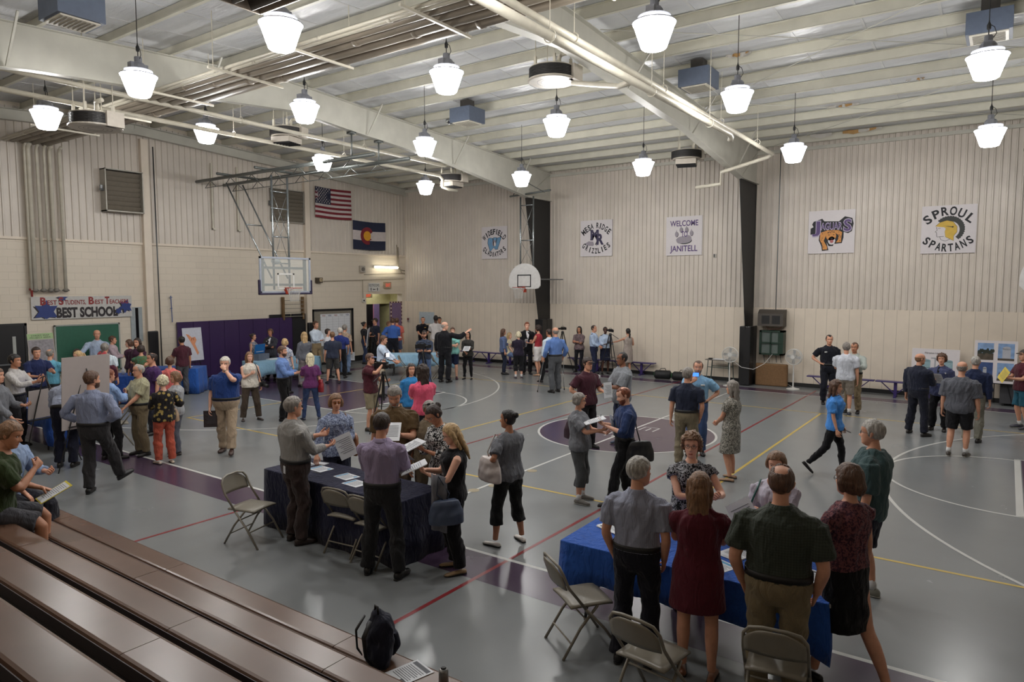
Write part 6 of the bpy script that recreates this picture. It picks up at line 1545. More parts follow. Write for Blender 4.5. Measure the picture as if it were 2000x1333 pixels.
table(-12.75, .72, PI / 2, 2.42, .76, 'folding table with the pale blue cloth at the purple mats'); cloth(-12.75, .72, PI / 2, 2.42, .76, (.42, .42, .42, .42), (116, 158, 184), 'pale blue cloth, table in front of the purple mats')
table(-10.15, 4.55, .72, 2.42, .76, 'folding table with the pale blue cloth in the far corner'); cloth(-10.15, 4.55, .72, 2.42, .76, (.40, .45, .40, .45), (130, 172, 200), 'pale blue cloth, table in the far left corner with two chairs')
# ---------------------------------------------------------------- papers
m_print = mat('print_grey', (90, 92, 98), .7); m_cyan = mat('print_cyan', (70, 140, 180), .6)
def leaflet(x, y, rz, label, z=.746, n=1, cyan=True, group='leaflets lying on the tables', sz=(.216, .28)):
    o = None; g = MB(); a, b = sz[0] / 2, sz[1] / 2
    for k in range(n):
        dx, dy, dr = (.012 * math.sin(k * 2.1), .012 * math.cos(k * 1.7), .05 * math.sin(k * 1.3)); c, s = math.cos(dr), math.sin(dr)
        g.frame((dx, dy, z + k * .0018), (c, s, 0), (-s, c, 0)); g.mat(0).bb((-a, -b, 0), (a, b, .0015))
    g.mat(1)
    for k in range(9): g.bb((-a * .8, b * .45 - k * .018, .0016), (a * (.8 - .2 * (k % 3 == 2)), b * .45 - k * .018 + .006, .002))
    g.mat(2 if cyan else 1); g.bb((-a * .85, b * .62, .0016), (a * .85, b * .88, .002)); g.bb((a * .3, -b * .85, .0016), (a * .8, -b * .55, .002))
    g.frame((0, 0, 0)); o = g.build('leaflet', [m_paper, m_print, m_cyan], fix=False); o.location = (x, y, 0); o.rotation_euler = (0, 0, rz); return tag(o, label, 'paper', group)
leaflet(-1.05, -7.52, 1.4, 'white leaflet nearest the left end of the navy table', cyan=False); leaflet(-.66, -7.55, 1.5, 'leaflet with a blue heading, second from the left on the navy table'); leaflet(-.10, -7.60, 1.45, 'leaflet with a blue heading, third on the navy table'); leaflet(.22, -7.74, 1.5, 'leaflet beside the lilac shirt on the navy table')
g = MB(); g.box((-.86, -7.38, .752), (.16, .10, .012), rz=.2); tag(g.build('leaflet', [m_paper]), 'small folded card behind the leaflets on the navy table', 'paper')
g = MB(); g.tube([(-.62, -7.72, .752), (-.48, -7.70, .752)], .004, 6); tag(g.build('pen', [m_grey]), 'thin pen beside the leaflets on the navy table', 'pen')
leaflet(3.47, -7.32, 1.2, 'stack of white sheets at the left end of the bright blue table', n=7, cyan=False); leaflet(3.98, -7.62, -.45, 'leaflet with a blue heading between the striped shirt and the maroon dress'); leaflet(4.62, -7.66, -.4, 'leaflet with a blue heading nearest the edge right of the maroon dress'); leaflet(4.66, -7.28, -.35, 'stack of white sheets in the middle of the bright blue table', n=5, cyan=False); leaflet(5.28, -7.42, -.2, 'stack of printed sheets at the right end of the bright blue table', n=5, cyan=False)
g = MB(); g.box((-12.75, .35, .755), (.25, .4, .02)); tag(g.build('papers', [m_paper]), 'white papers on the pale blue table by the mats', 'papers')
g = MB(); g.box((-12.7, .75, .76), (.15, .12, .035)); tag(g.build('small_box', [mat('red_box', (170, 40, 40), .5)]), 'small red box on the pale blue table by the mats', 'box')
t = thing('display_board', 'blue tabletop display with white lines on the pale blue table', 'display', (-12.95, .02, .742), -1.3)
g = MB(); g.box((0, 0, .36), (.46, .02, .30), rx=-.15); g.build('panel', [mat('display_blue', (24, 96, 160), .4)], t)
g = MB()
for k in range(5): g.box((0, -.014 + .0 - .006 * (k - 2) * 0 - .15 * (k - 2) * -.045, .36 + (k - 2) * -.045), (.34, .006, .014), rx=-.15)
g.build('lettering', [m_paper], t); g = MB(); g.box((0, .05, .10), (.5, .22, .2)); g.build('stand', [mat('stand_grey', (96, 104, 118), .5)], t)
g = MB(); g.lathe([(.01, 0), (.035, 0), (.036, .13), (.014, .16), (.014, .19), (.01, .20)], c=(-12.7, -4.35, .742), seg=12); tag(g.build('bottle', [mat('bottle_white', (196, 198, 206), .3)], smooth=True), 'white bottle on the table by the chalkboard', 'bottle')
g = MB(); g.lathe([(.01, 0), (.035, 0), (.035, .16), (.02, .2), (.01, .21)], c=(-13.1, -2.35, .742), seg=12); tag(g.build('bottle', [mat('bottle_pink', (170, 30, 90), .3)], smooth=True), 'pink bottle on the table under the map board', 'bottle')
g = MB(); g.box((-12.95, -2.45, .75), (.22, .3, .014), rz=.5); tag(g.build('papers', [m_paper]), 'white papers on the table under the map board', 'papers')
g = MB(); g.lathe([(.01, 0), (.035, 0), (.036, .17), (.014, .2), (.01, .22)], c=(-5.05, 8.9, .452), seg=12); tag(g.build('bottle', [mat('bottle_orange', (196, 80, 40), .3)], smooth=True), 'orange bottle on the far bench beside the beige dress', 'bottle')
g = MB(); g.box((-9.75, -7.45, .77), (.24, .16, .05)); tag(g.build('card_box', [mat('cream_card', (150, 148, 120), .6)]), 'cream card box on the left blue table', 'box')
# ---------------------------------------------------------------- easels and boards
m_eas = mat('easel_black', (22, 22, 24), .4)
def easel(x, y, rz, label, h=1.75, back=.75, spread=.42, low=.75, ld=.075):
    t = thing('easel', label, 'easel', (x, y, 0), rz, 'black folding easels')
    for sx in (-1, 1): g = MB(); g.tube([(sx * .02, 0, h), (sx * spread, .06, 0)], .011, 6); g.build('leg', [m_eas], t)
    g = MB(); g.tube([(0, -.02, h), (0, -back, 0)], .011, 6); g.build('leg', [m_eas], t)
    g = MB(); g.bb((-.3, .03, low - .015), (.3, ld, low + .005)); g.build('ledge', [m_eas], t); return t
def board(x, y, rz, w_, h_, z0, label, tilt=-.10, mats_=None, art=None, cat='board', name='display_board', th=.012):
    t = thing(name, label, cat, (x, y, z0), rz)
    up = (0, math.sin(tilt), math.cos(tilt)); nn = (0, math.cos(tilt), -math.sin(tilt))
    g = MB((0, .06, 0), (-1, 0, 0), up, nn); g.bb((-w_ / 2, 0, 0), (w_ / 2, h_, th)); g.build('panel', [mats_ or mat('foam_board', (158, 150, 148), .7, noise=.02)], t)
    if art:
        g = MB(np.array((0, .06, 0)) + np.array(nn) * (th + .001), (-1, 0, 0), up, nn); ms = art(g, w_, h_); g.build('print', ms, t, fix=False)
    return t
# easel local: board faces +y, its back leg is on -y
easel(-6.25, -7.98, PI / 2 + .15, 'black easel holding the tall blank board at the left', h=1.72, spread=.5); board(-6.25, -7.98, PI / 2 + .15, .82, 1.24, .70, 'tall blank board seen from behind in front of the grey-blue shirt', mats_=mat('foam_back', (166, 156, 152), .7, noise=.02), tilt=-.08)
easel(-7.62, -8.10, PI / 2 + .35, 'black easel with the low blank board beside the bending person', h=1.5, spread=.42, low=.72); board(-7.62, -8.10, PI / 2 + .35, .62, .52, .74, 'low blank board on the easel behind the tall one', mats_=mat('foam_back', (166, 156, 152), .7, noise=.02))
easel(-13.0, 4.75, 2.32, 'black easel with the white board in front of the doorway', h=1.62, spread=.45); board(-13.0, 4.75, 2.32, 1.05, .70, .82, 'white blank board on an easel by the hallway opening', mats_=mat('foam_white', (192, 192, 198), .6, noise=.02))
def art_map(g, w_, h_):
    g.mat(0); P = [(-.20, .82), (-.12, .80), (-.02, .70), (.08, .72), (.12, .62), (.06, .50), (.16, .22), (.11, .16), (.02, .38), (-.06, .55)]
    g.poly([(p[0] * w_ / .6, p[1] * h_ / 1.0) for p in P], 0, .002); g.mat(1)
    for k in range(4): g.bb((.12, .12 + k * .04, 0), (.22, .122 + k * .04, .001))
    g.bb((-w_ / 2 + .02, h_ - .03, 0), (w_ / 2 - .02, h_ - .025, .001)); return [mat('map_orange', (206, 138, 100), .6), mat('map_grey', (150, 150, 156), .6)]
easel(-14.05, -1.60, -PI / 2 + .1, 'black easel behind the corner table with the map board', h=1.5, spread=.4); board(-14.05, -1.60, -PI / 2 + .1, .66, 1.02, .80, 'white board with an orange land shape in front of the purple mats', mats_=mat('map_white', (190, 192, 202), .5), art=art_map)
def art_air(g, w_, h_):
    g.mat(0); g.bb((-w_ / 2, h_ - .14, 0), (w_ / 2, h_, .002)); g.mat(1); g.bb((-w_ / 2 + .02, .02, 0), (w_ / 2 - .02, h_ - .16, .002)); g.mat(2)
    write(g, 'STREET MAP', 0, h_ - .05, .035, w_ * .7, .0, .003); write(g, 'PROJECT AREA', 0, h_ - .10, .035, w_ * .8, 0, .003)
    return [mat('map_green', (142, 166, 120), .6), mat('aerial_grey', (128, 124, 128), .7, noise=.25, nscale=18), m_ink]
board(-12.6, -6.28, -PI / 2 + .2, .62, .95, 1.02, 'aerial map board with a green heading behind the navy polo', art=art_air, tilt=-.12); easel(-12.65, -6.28, -PI / 2 + .2, 'black easel under the aerial map board', h=1.8, low=1.0)
def photo(g, cx, cy, a, b, kind):
    g.mat(0 if kind != 2 else 3); g.bb((cx - a, cy - b, 0), (cx + a, cy + b, .002)); g.mat(1); g.bb((cx - a, cy - b, .002), (cx + a, cy - b * (.2 if kind == 0 else .75), .003))
    if kind == 0:
        for k in range(9): g.mat(2); g.poly(circ_pts(cx - a + .03 + k * a * .22, cy - b * .1 + (k % 3) * .02, .03, .05 + .02 * (k % 2)), .003, .004)
    if kind == 1:
        g.mat(4); g.bb((cx - a * .45, cy - b * .75, .003), (cx + a * .55, cy + b * .45, .004)); g.poly(circ_pts(cx + a * .05, cy + b * .45, a * .5, b * .22, 16), .003, .004)
    if kind == 2:
        g.mat(4); g.bb((cx - a * .2, cy - b * .6, .003), (cx + a * .25, cy + b * .35, .004)); g.poly(circ_pts(cx + a * .02, cy + b * .35, a * .22, b * .14, 12), .003, .004)
    if kind == 3:
        for k in range(7): g.mat(2 if k % 2 else 1); g.poly([(cx - a + .02 + k * a * .28, cy - b * .7), (cx - a + .05 + k * a * .28, cy + b * (.1 + .12 * (k % 3))), (cx - a + .08 + k * a * .28, cy - b * .7)], .003, .004)
def art_photos(g, w_, h_):
    x0, y0 = w_ / 4 - .0, h_ / 4
    # u runs to the board's left, so the first picture of a row takes +u... mirrored by the frame
    photo(g, -w_ * .24, h_ * .74, w_ * .19, h_ * .20, 0); photo(g, w_ * .24, h_ * .74, w_ * .19, h_ * .20, 1); photo(g, -w_ * .24, h_ * .27, w_ * .19, h_ * .21, 2); photo(g, w_ * .24, h_ * .27, w_ * .19, h_ * .21, 3)
    return [mat('photo_sky', (120, 150, 190), .5, noise=.2, nscale=8), mat('photo_ground', (76, 66, 54), .7, noise=.3, nscale=12), mat('photo_tree', (44, 50, 40), .7), mat('photo_blue', (44, 70, 120), .5, noise=.2, nscale=8), mat('photo_tank', (166, 168, 176), .5)]
t = thing('photo_board', 'white board with four tank photographs at the right', 'board', (6.34, 8.47, .606))
g = MB((0, 0, 0), (1, 0, 0), (0, .12, .99), (0, -1, 0)); g.bb((-.46, 0, 0), (.46, 1.10, .012)); g.build('panel', [m_whiteboard], t)
g = MB((0, -.014, 0), (1, 0, 0), (0, .12, .99), (0, -1, 0)); ms = art_photos(g, .92, 1.10); g.build('print', ms, t, fix=False)
easel(6.34, 8.64, PI, 'black easel under the board of four photographs', h=1.6, low=.6, back=.5, ld=.19)
def art_dia(g, w_, h_):
    g.mat(1); write(g, 'Filtration Unit Flow', 0, h_ * .88, .05, w_ * .45, 0, .003)
    for s in (-1, 1): g.mat(0); g.bb((s * .26 - .15, .12, 0), (s * .26 + .15, h_ * .66, .002)); g.poly(circ_pts(s * .26, h_ * .66, .15, .04), 0, .002); g.mat(1); g.bb((s * .26 - .15, h_ * .45, .002), (s * .26 + .15, h_ * .46, .003))
    g.mat(2); g.bb((-.015, .3, 0), (.015, h_ * .74, .002)); g.bb((-.1, h_ * .72, 0), (.015, h_ * .75, .002)); g.bb((-.12, .4, .002), (.12, .42, .003)); return [mat('dia_blue', (136, 164, 172), .6), m_ink, mat('dia_grey', (150, 154, 160), .6)]
t = thing('diagram_board', 'white board with two blue tank drawings titled Filtration Unit Flow', 'board', (4.99, 8.70, .452))
g = MB((0, 0, 0), (1, 0, 0), (0, .12, .99), (0, -1, 0)); g.bb((-.56, 0, 0), (.56, .95, .012)); g.build('panel', [m_whiteboard], t)
g = MB((0, -.014, 0), (1, 0, 0), (0, .12, .99), (0, -1, 0)); ms = art_dia(g, 1.12, .95); g.build('print', ms, t, fix=False)
t = thing('speaker_cabinet', 'dark grey wheeled box on the floor behind the photo board', 'box', (6.75, 8.85, 0)); g = MB(); g.bb((-.28, -.22, .06), (.28, .22, .62)); g.build('cabinet', [mat('cabinet_grey', (56, 56, 60), .6)], t, bevel=.01)
for sx in (-.2, .2): g = MB(); g.tube([(sx - .02, -.16, .035), (sx + .02, -.16, .035)], .035, 12); g.tube([(sx - .02, .16, .035), (sx + .02, .16, .035)], .035, 12); g.build('wheel', [m_black], t)
# ---------------------------------------------------------------- bleachers
m_ble = mat('bleacher_tan', (100, 75, 61), .27, noise=.10, nscale=1.6, gain=.98, bump=.12, bscale=3)
m_bled = mat('bleacher_dark', (40, 32, 34), .6); m_bolt = mat('bolt', (170, 168, 160), .3, .8)
t = thing('bleacher', 'brown bleacher benches stepping up at the lower left', 'bleacher', (0, 0, 0))
for r in range(6):
    yf = -9.80 - .537 * r; z = .42 + .25 * r; d = .235 + .008 * r; x = -9.6 - .35 * r + [0, .9, .4, 1.3, .2, .8][r]
    while x < 8.5:
        x1 = x + 2.42; g = MB(); G = []
        prof = [(yf - d, z - .10), (yf - d, z - .02), (yf - d + .012, z - .004), (yf - d + .03, z + .0), (yf - .03, z), (yf - .012, z - .006), (yf, z - .03), (yf, z - .11)]
        for xx in (x + .003, x1 - .003): G.append([(xx, a, b) for a, b in prof])
        g.sheet(G); 
        for xx in (x + .003, x1 - .003): g.add([(xx, a, b) for a, b in prof], [tuple(range(8))])
        g.build('seat_plank', [m_ble], t, smooth=False, fix=False); x = x1
    g = MB(); g.bb((-9.6, yf - d - .006, z - .10), (8.6, yf - d - .001, z - .012)); g.build('edge_shade', [mat('bleacher_edge_shade', (44, 28, 30), .5)], t)  # shade on the plank's rear edge, painted as a dark maroon strip
    g = MB(); g.bb((-9.6, yf - d - .32, z - .30), (8.6, yf - d + .02, z - .28)); g.build('deck', [m_bled], t)
    g = MB(); g.bb((-9.6, yf - d - .01, z - .30), (8.6, yf - d + .005, z - .09)); g.build('riser', [m_bled], t)
for xx in (-8.4, -5.6, -2.8, 0, 2.8, 5.6, 8.2):
    g = MB(); g.bar((xx, -9.97, 0), (xx, -9.97, .30), .05); g.bar((xx, -10.0, .05), (xx, -12.5, 1.2), .06); g.bar((xx, -12.5, 0), (xx, -12.5, 1.2), .06); g.bar((xx, -11.2, 0), (xx, -11.2, .6), .06); g.build('support_frame', [m_bled], t)
# backpack, sheet, bottle end on the lowest bench
t = thing('backpack', 'dark navy backpack lying on the lowest bleacher bench', 'backpack', (2.93, -9.98, .425), -.35)
m_bp = fabric((30, 32, 46)); g = MB(); g.tube([(0, 0, .0), (0, .0, .06), (0, .02, .16), (0, .03, .26), (0, .02, .33), (0, 0, .37)], [.13, .15, .155, .14, .11, .05], 14, flat=.62, up=(0, 1, 0)); me = remesh(g, .014, 2, lambda P, N: P + N * (_noise3(P, 30, 4) * .010)[:, None]); me.materials.append(m_bp); put('body', me, t)
g = MB(); g.tube([(-.02, .10, .04), (0, .13, .12), (.01, .12, .2)], [.07, .09, .06], 12, flat=.5, up=(0, 1, 0)); me = remesh(g, .012, 2); me.materials.append(m_bp); put('front_pocket', me, t)
g = MB(); g.tube([(-.03, 0, .36), (-.02, 0, .41), (.02, 0, .41), (.03, 0, .36)], .009, 6); g.build('handle', [m_black], t, smooth=True)
for s in (-1, 1): g = MB(); g.tube([(s * .05, -.07, .34), (s * .07, -.13, .24), (s * .08, -.12, .10), (s * .09, -.08, .03)], [.018, .022, .018, .01], 8, flat=.4); g.build('strap', [m_black], t, smooth=True)
leaflet(3.22, -9.97, -.25, 'white printed sheet lying on the bench beside the backpack', z=.423, cyan=False, group='sheets on the bench')
g = MB(); g.lathe([(.01, 0), (.034, 0), (.034, .10), (.028, .12), (.01, .122)], c=(3.52, -9.93, .42), seg=14); g.mat(1); g.lathe([(.005, .1225), (.02, .1225), (.012, .130)], c=(3.52, -9.93, .42), seg=12); tag(g.build('drink_can', [mat('can_grey', (150, 150, 150), .3, .6), m_black], smooth=True), 'small can at the end of the bench by the white sheet', 'can')
# ---------------------------------------------------------------- everybody in the hall: x, y, height, heading, description, look
PEOPLE = [
    (-8.963, -8.1, 1.809, -0.85, 'person in a white dress shirt and black trousers gesturing at the left doors', dict(hair=('short', 'black'), skin=2, top=('long', (172, 168, 166)), bot=('trousers', (24, 22, 26)), L='gest', R=((0.1, 0.42, 1.25),), belt=(20, 18, 18), near=1)),
    (-11.094, -6.95, 1.752, -1.57, 'person in a navy polo behind the blue table by the black doors', dict(hair=('short', 'dark'), skin=1, top=('polo', (28, 38, 78)), bot=('trousers', (40, 40, 50)), L='gest', R='front', near=1, tuck=False)),
    (-11.962, -6.35, 1.614, 0.686, 'grey-haired person in a turquoise shirt seen from behind beside the aerial map', dict(hair=('thin', 'grey'), skin=1, top=('tee', (86, 158, 184)), bot=('trousers', (60, 62, 66)), L='front', R='front', near=0, tuck=False, w=1.1)),
    (-6.617, -8.2, 1.8, 0.936, 'person in a pale blue shirt bending over the table behind the easel', dict(hair=('short', 'lbrown'), skin=1, top=('long', (148, 158, 182)), bot=('trousers', (22, 24, 40)), L=((0.15, 0.55, 0.95),), R=((0.15, 0.55, 0.95),), lean=0.75, near=1, w=1.1)),
    (-14.623, -4.122, 1.86, -1.895, 'bald person in a light blue shirt before the green chalkboard with one arm out', dict(hair=('bald_fringe', 'grey'), skin=1, top=('long', (150, 166, 190)), bot=('trousers', (60, 60, 66)), R=((0.5, 0.3, 1.05),), L='side', near=1, w=1.08)),
    (-14.472, -3.78, 1.67, -0.602, 'person with short brown hair and a pink shirt in front of the chalkboard edge', dict(hair=('short', 'brown'), skin=1, top=('long', (176, 156, 164)), bot=('trousers', (50, 50, 56)), L='front', R='front')),
    (-11.151, -5.476, 1.74, 0.89, 'grey-haired person in a pale blue plaid shirt seen from behind at the left tables', dict(hair=('short', 'grey'), skin=1, top=('short', (150, 172, 190), 'plaid', (206, 214, 220)), bot=('trousers', (40, 44, 60)), L='front', R='side')),
    (-8.903, -6.534, 1.76, 0.981, 'short person in a red cap and dark top behind the blank easel board', dict(hair=('crew', 'dark'), cap=(150, 40, 48), skin=1, top=('tee', (70, 26, 40)), bot=('trousers', (40, 44, 60)), L='front', R='front')),
    (-10.377, -6.252, 1.68, 3.094, 'person with a blond ponytail and pale pink top leaning in at the left tables', dict(sex='f', hair=('pony', 'blond'), skin=0, top=('tee', (196, 170, 172)), bot=('trousers', (40, 40, 50)), L='front', R='front', lean=0.2)),
    (-11.596, -5.91, 1.6, -1.785, 'dark-haired person in black half hidden behind the blond ponytail', dict(sex='f', hair=('fem', 'dark'), skin=1, top=('tee', (24, 22, 26)), bot=('trousers', (40, 40, 50)), L='front', R='side')),
    (-12.157, -4.206, 1.74, -2.549, 'person with dark hair in a dark purple cardigan beside the black wall pad', dict(sex='f', hair=('long', 'dark'), skin=1, top=('sweater', (56, 26, 48)), bot=('trousers', (30, 28, 34)), L='front', R='side', tuck=False)),
    (-13.636, -3.711, 1.6, 2.783, 'person with brown bobbed hair in profile by the black wall pad', dict(sex='f', hair=('bob', 'brown'), skin=0, top=('tee', (60, 30, 52)), bot=('trousers', (30, 28, 34)), L='side', R='side', tuck=False)),
    (-11.264, -4.561, 1.62, 0.938, 'person with short dark hair in an olive and green top seen from behind', dict(sex='f', hair=('fem', 'dark'), skin=1, top=('cap', (86, 84, 44), 'print', (52, 110, 84)), bot=('trousers', (34, 34, 40)), L='front', R='front', tuck=False)),
    (-8.014, -5.94, 1.72, 2.933, 'balding person in a purple shirt holding a hand to the chin', dict(hair=('thin', 'dark'), skin=1, top=('tee', (66, 34, 86)), bot=('trousers', (34, 34, 44)), L='side', R='chin', tuck=False, w=1.1, near=1)),
    (-8.229, -5.459, 1.58, 0.993, 'person with short brown hair in a coral top seen from behind', dict(sex='f', hair=('fem', 'brown'), skin=1, top=('tee', (206, 98, 90)), bot=('trousers', (60, 60, 70)), L='front', R='front', tuck=False)),
    (-12.536, -2.788, 1.68, 1.589, 'person in a maroon polo beside the corner table with the map board', dict(hair=('short', 'black'), skin=2, top=('polo', (70, 30, 42)), bot=('trousers', (72, 72, 76)), L='front', R='side', tuck=False, near=1)),
    (-6.399, -7.016, 1.69, 3.123, 'elderly person in a pale khaki shirt leaning on a wooden cane', dict(hair=('thin', 'silver'), skin=1, glasses='wire', top=('short', (150, 146, 116)), bot=('trousers', (122, 108, 82)), L=((0.12, 0.34, 0.98), (0.6, -0.8, -0.3), (-0.2, 0, -1), 0.9), R=((0.1, 0.38, 1.0), (0.6, -0.8, -0.3), (-0.2, 0, -1), 0.9), w=1.1, belly=0.06, near=1, tuck=True, shoe=('shoe', (24, 20, 20)))),
    (-5.424, -7.094, 1.555, 1.438, 'white-haired person in a black and yellow floral blouse and rust trousers', dict(sex='f', hair=('curly', 'plat'), skin=0, top=('blouse', (30, 26, 28), 'floral', (150, 128, 62)), bot=('trousers', (168, 70, 46)), L='front', R='bag', w=1.08, near=1, tuck=False, shoe=('flat', (190, 176, 160)))),
    (-5.894, -6.607, 1.55, 2.819, 'person in a grey tee and grey track trousers with a white side stripe', dict(sex='f', hair=('bob', 'lbrown'), skin=1, top=('tee', (150, 152, 156)), bot=('trousers', (84, 86, 98)), L='front', R='front', w=1.1, near=1, tuck=False, extra=('stripe',), shoe=('flat', (50, 44, 40)))),
    (-4.555, -8.624, 1.855, 0.645, 'bearded person in a grey-blue shirt stepping forward with hands on the hips', dict(hair=('short', 'brown'), skin=1, beard='brown', top=('long', (124, 132, 156), 'vstripes', (108, 116, 142)), bot=('trousers', (44, 42, 44)), L='hip', R='hip', look=(-0.55, 0), w=1.12, belly=0.03, near=2, legs={-1: [(-0.1, 0, 0.085), 0.2, 0], 1: [(0.14, 0.42, 0.15), -0.5, 0.35]}, shoe=('shoe', (14, 14, 16)))),
    (-6.495, -7.504, 1.637, 0.102, 'person in dark trousers hidden behind the tall blank board', dict(hair=('short', 'red'), skin=1, top=('long', (120, 150, 196)), bot=('trousers', (20, 18, 20)), L='side', R=((0.02, 0.3, 1.25), (0.8, -0.3, -1), (-0.5, -0.2, 0.4), 0.9), near=1)),
    (-6.847, -9.079, 1.786, -0.832, 'person in a grey shirt cut off by the left edge of the picture', dict(hair=('short', 'brown'), skin=1, top=('long', (104, 106, 112)), bot=('trousers', (50, 50, 54)), L='front', R=((0.15, 0.3, 0.95),), near=1, tuck=False)),
    (-5.288, -5.981, 1.802, -2.337, 'white-haired person in a blue short-sleeved shirt and khaki trousers, hand over the mouth', dict(hair=('short', 'white'), skin=0, glasses='wire', top=('short', (20, 54, 116), 'vstripes', (16, 46, 104)), bot=('trousers', (156, 136, 112)), L='mouth', R='side', w=1.18, belly=0.08, near=2, legs='stepl', shoe=('shoe', (58, 40, 34)), extra=('watch',))),
    (-7.695, -3.869, 1.59, -1.897, 'person with wavy hair in a sleeveless cream blouse carrying a black camera', dict(sex='f', hair=('wavy', 'lbrown'), skin=0, top=('tank', (196, 188, 176)), bot=('trousers', (70, 58, 48)), R=((0.04, 0.24, 1.22),), L=((0.24, 0.1, 0.88),), w=1.12, near=1, tuck=False, legs='apart', shoe=('flat', (60, 50, 48)))),
    (-13.37, 0.07, 1.57, -0.942, 'person in a black and white sleeveless top behind the pale blue table', dict(sex='f', hair=('bun', 'dark'), skin=1, top=('tank', (30, 30, 40), 'print', (150, 150, 160)), bot=('trousers', (30, 30, 34)), L='side', R='side')),
    (-13.453, 0.787, 1.68, -2.535, 'person in a charcoal jacket with folded arms against the purple wall mats', dict(sex='f', hair=('fem', 'brown'), skin=2, top=('jacket', (46, 46, 54)), bot=('trousers', (34, 34, 38)), L='fold', R='fold2', tuck=False, extra=('suit',), badge=('white', 1.33, 0.07))),
    (-10.374, -0.922, 1.6, 0.588, 'blond person in a white patterned top standing at the pale blue table end', dict(sex='f', hair=('bob', 'blond'), skin=0, top=('tee', (190, 186, 190), 'print', (90, 110, 140)), bot=('slim', (24, 22, 26)), L='front', R='side', tuck=False)),
    (-7.036, -3.458, 1.732, -0.892, 'person in a medium blue shirt and black trousers facing the purple top', dict(hair=('short', 'brown'), skin=1, beard='brown', top=('long', (92, 124, 182)), bot=('trousers', (18, 16, 18)), L='front', R='front', w=1.08, near=1)),
    (-6.512, -3.084, 1.566, 1.079, 'person with platinum hair in a plum tee and blue jeans seen from behind', dict(sex='f', hair=('wavy', 'plat'), skin=0, top=('tee', (92, 36, 88)), bot=('slim', (38, 54, 90)), L='front', R='side', near=1, tuck=False, legs='apart', shoe=('sneaker', (30, 34, 50)))),
    (-11.039, 0.278, 1.7, 1.173, 'person with shoulder-length blond hair in a grey sweater seen from behind', dict(sex='f', hair=('long', 'blond'), skin=0, top=('sweater', (92, 94, 102)), bot=('trousers', (120, 112, 110)), L='side', R='front', tuck=False)),
    (-13.417, 2.617, 1.86, -1.373, 'tall person in a white-blue dress shirt and khaki trousers by the black wall pad', dict(hair=('short', 'brown'), skin=1, top=('long', (186, 198, 218)), bot=('trousers', (140, 120, 88)), L='front', R='front', w=1.05)),
    (-12.148, 2.107, 1.66, -1.215, 'person with short dark hair in a white top in front of the schedule board', dict(sex='f', hair=('fem', 'dark'), skin=0, top=('tee', (190, 190, 196)), bot=('trousers', (60, 62, 72)), L='fold', R='fold2', tuck=False)),
    (-10.937, 1.286, 1.65, 0.961, 'person in a navy tee and dark grey shorts seen from behind in flip-flops', dict(hair=('short', 'lbrown'), skin=1, top=('tee', (44, 50, 68)), bot=('shorts', (56, 56, 54)), L='side', R='relax', w=1.1, tuck=False, legs='apart', shoe=('flat', (40, 34, 32)))),
    (-11.701, 2.253, 1.71, 0.689, 'white-haired person in a royal blue polo and black trousers', dict(hair=('short', 'white'), skin=1, top=('polo', (30, 44, 110)), bot=('trousers', (18, 18, 22)), L='front', R=((0.24, 0.12, 0.9),), w=1.08)),
    (-12.331, 3.001, 1.751, 0.333, 'grey-haired person in a cream patterned shirt and light jeans', dict(hair=('short', 'grey'), skin=1, top=('short', (178, 160, 138), 'print', (130, 100, 80)), bot=('jeans', (96, 118, 150)), L='front', R='side')),
    (-14.328, 5.736, 1.68, -0.741, 'dark-haired person in the doorway behind the white easel board', dict(sex='f', hair=('bun', 'black'), skin=2, top=('tee', (30, 30, 34)), bot=('jeans', (40, 50, 78)), L='front', R='side')),
    (-14.319, 6.336, 1.8, 2.909, 'person in an olive cap and dark shirt standing in the doorway', dict(hair=('short', 'dark'), cap=(90, 84, 60), skin=1, top=('tee', (34, 38, 54)), bot=('trousers', (30, 30, 34)), L='side', R='front')),
    (-13.536, 6.311, 1.7, -1.299, 'person in a white top half hidden behind the royal blue shirt', dict(hair=('short', 'lbrown'), skin=1, top=('tee', (180, 184, 196)), bot=('trousers', (60, 60, 66)), L='front', R='front')),
    (-13.138, 6.146, 1.84, 0.615, 'person in a royal blue shirt seen from behind at the bulletin board', dict(hair=('short', 'brown'), skin=1, top=('long', (48, 92, 170)), bot=('trousers', (22, 24, 34)), L='hip', R='front', w=1.1)),
    (-13.609, 6.843, 1.8, 0.697, 'person in a coral shirt and denim shorts beside the bulletin board', dict(hair=('short', 'brown'), skin=1, top=('polo', (198, 92, 76)), bot=('shorts', (70, 80, 110)), L='side', R='side', tuck=False)),
    (-7.748, 0.318, 1.73, -1.025, 'person in a pale blue shirt and tie touching a folding chair', dict(hair=('short', 'brown'), skin=1, top=('long', (176, 192, 222)), bot=('trousers', (160, 146, 124)), L=((0.12, 0.45, 0.98),), R=((0.1, 0.52, 0.9),), tie=(150, 110, 90), lean=0.12, near=1)),
    (-4.589, -3.026, 1.67, -1.272, 'person in a blue cap and maroon shirt filming with a lit video camera', dict(hair=('short', 'brown'), cap=(60, 88, 130), skin=1, top=('polo', (74, 28, 38)), bot=('shorts', (128, 116, 90)), R='phone', L='front', w=1.08, tuck=False, near=1, shoe=('shoe', (40, 34, 30)))),
    (-13.364, 8.125, 1.8, -2.394, 'police officer in a black uniform with a gold badge near the white wall sheet', dict(hair=('crew', 'dark'), skin=1, top=('short', (18, 18, 26)), bot=('trousers', (16, 16, 22)), L='clasp', R='clasp', w=1.12, badge=('gold', 1.34, -0.085))),
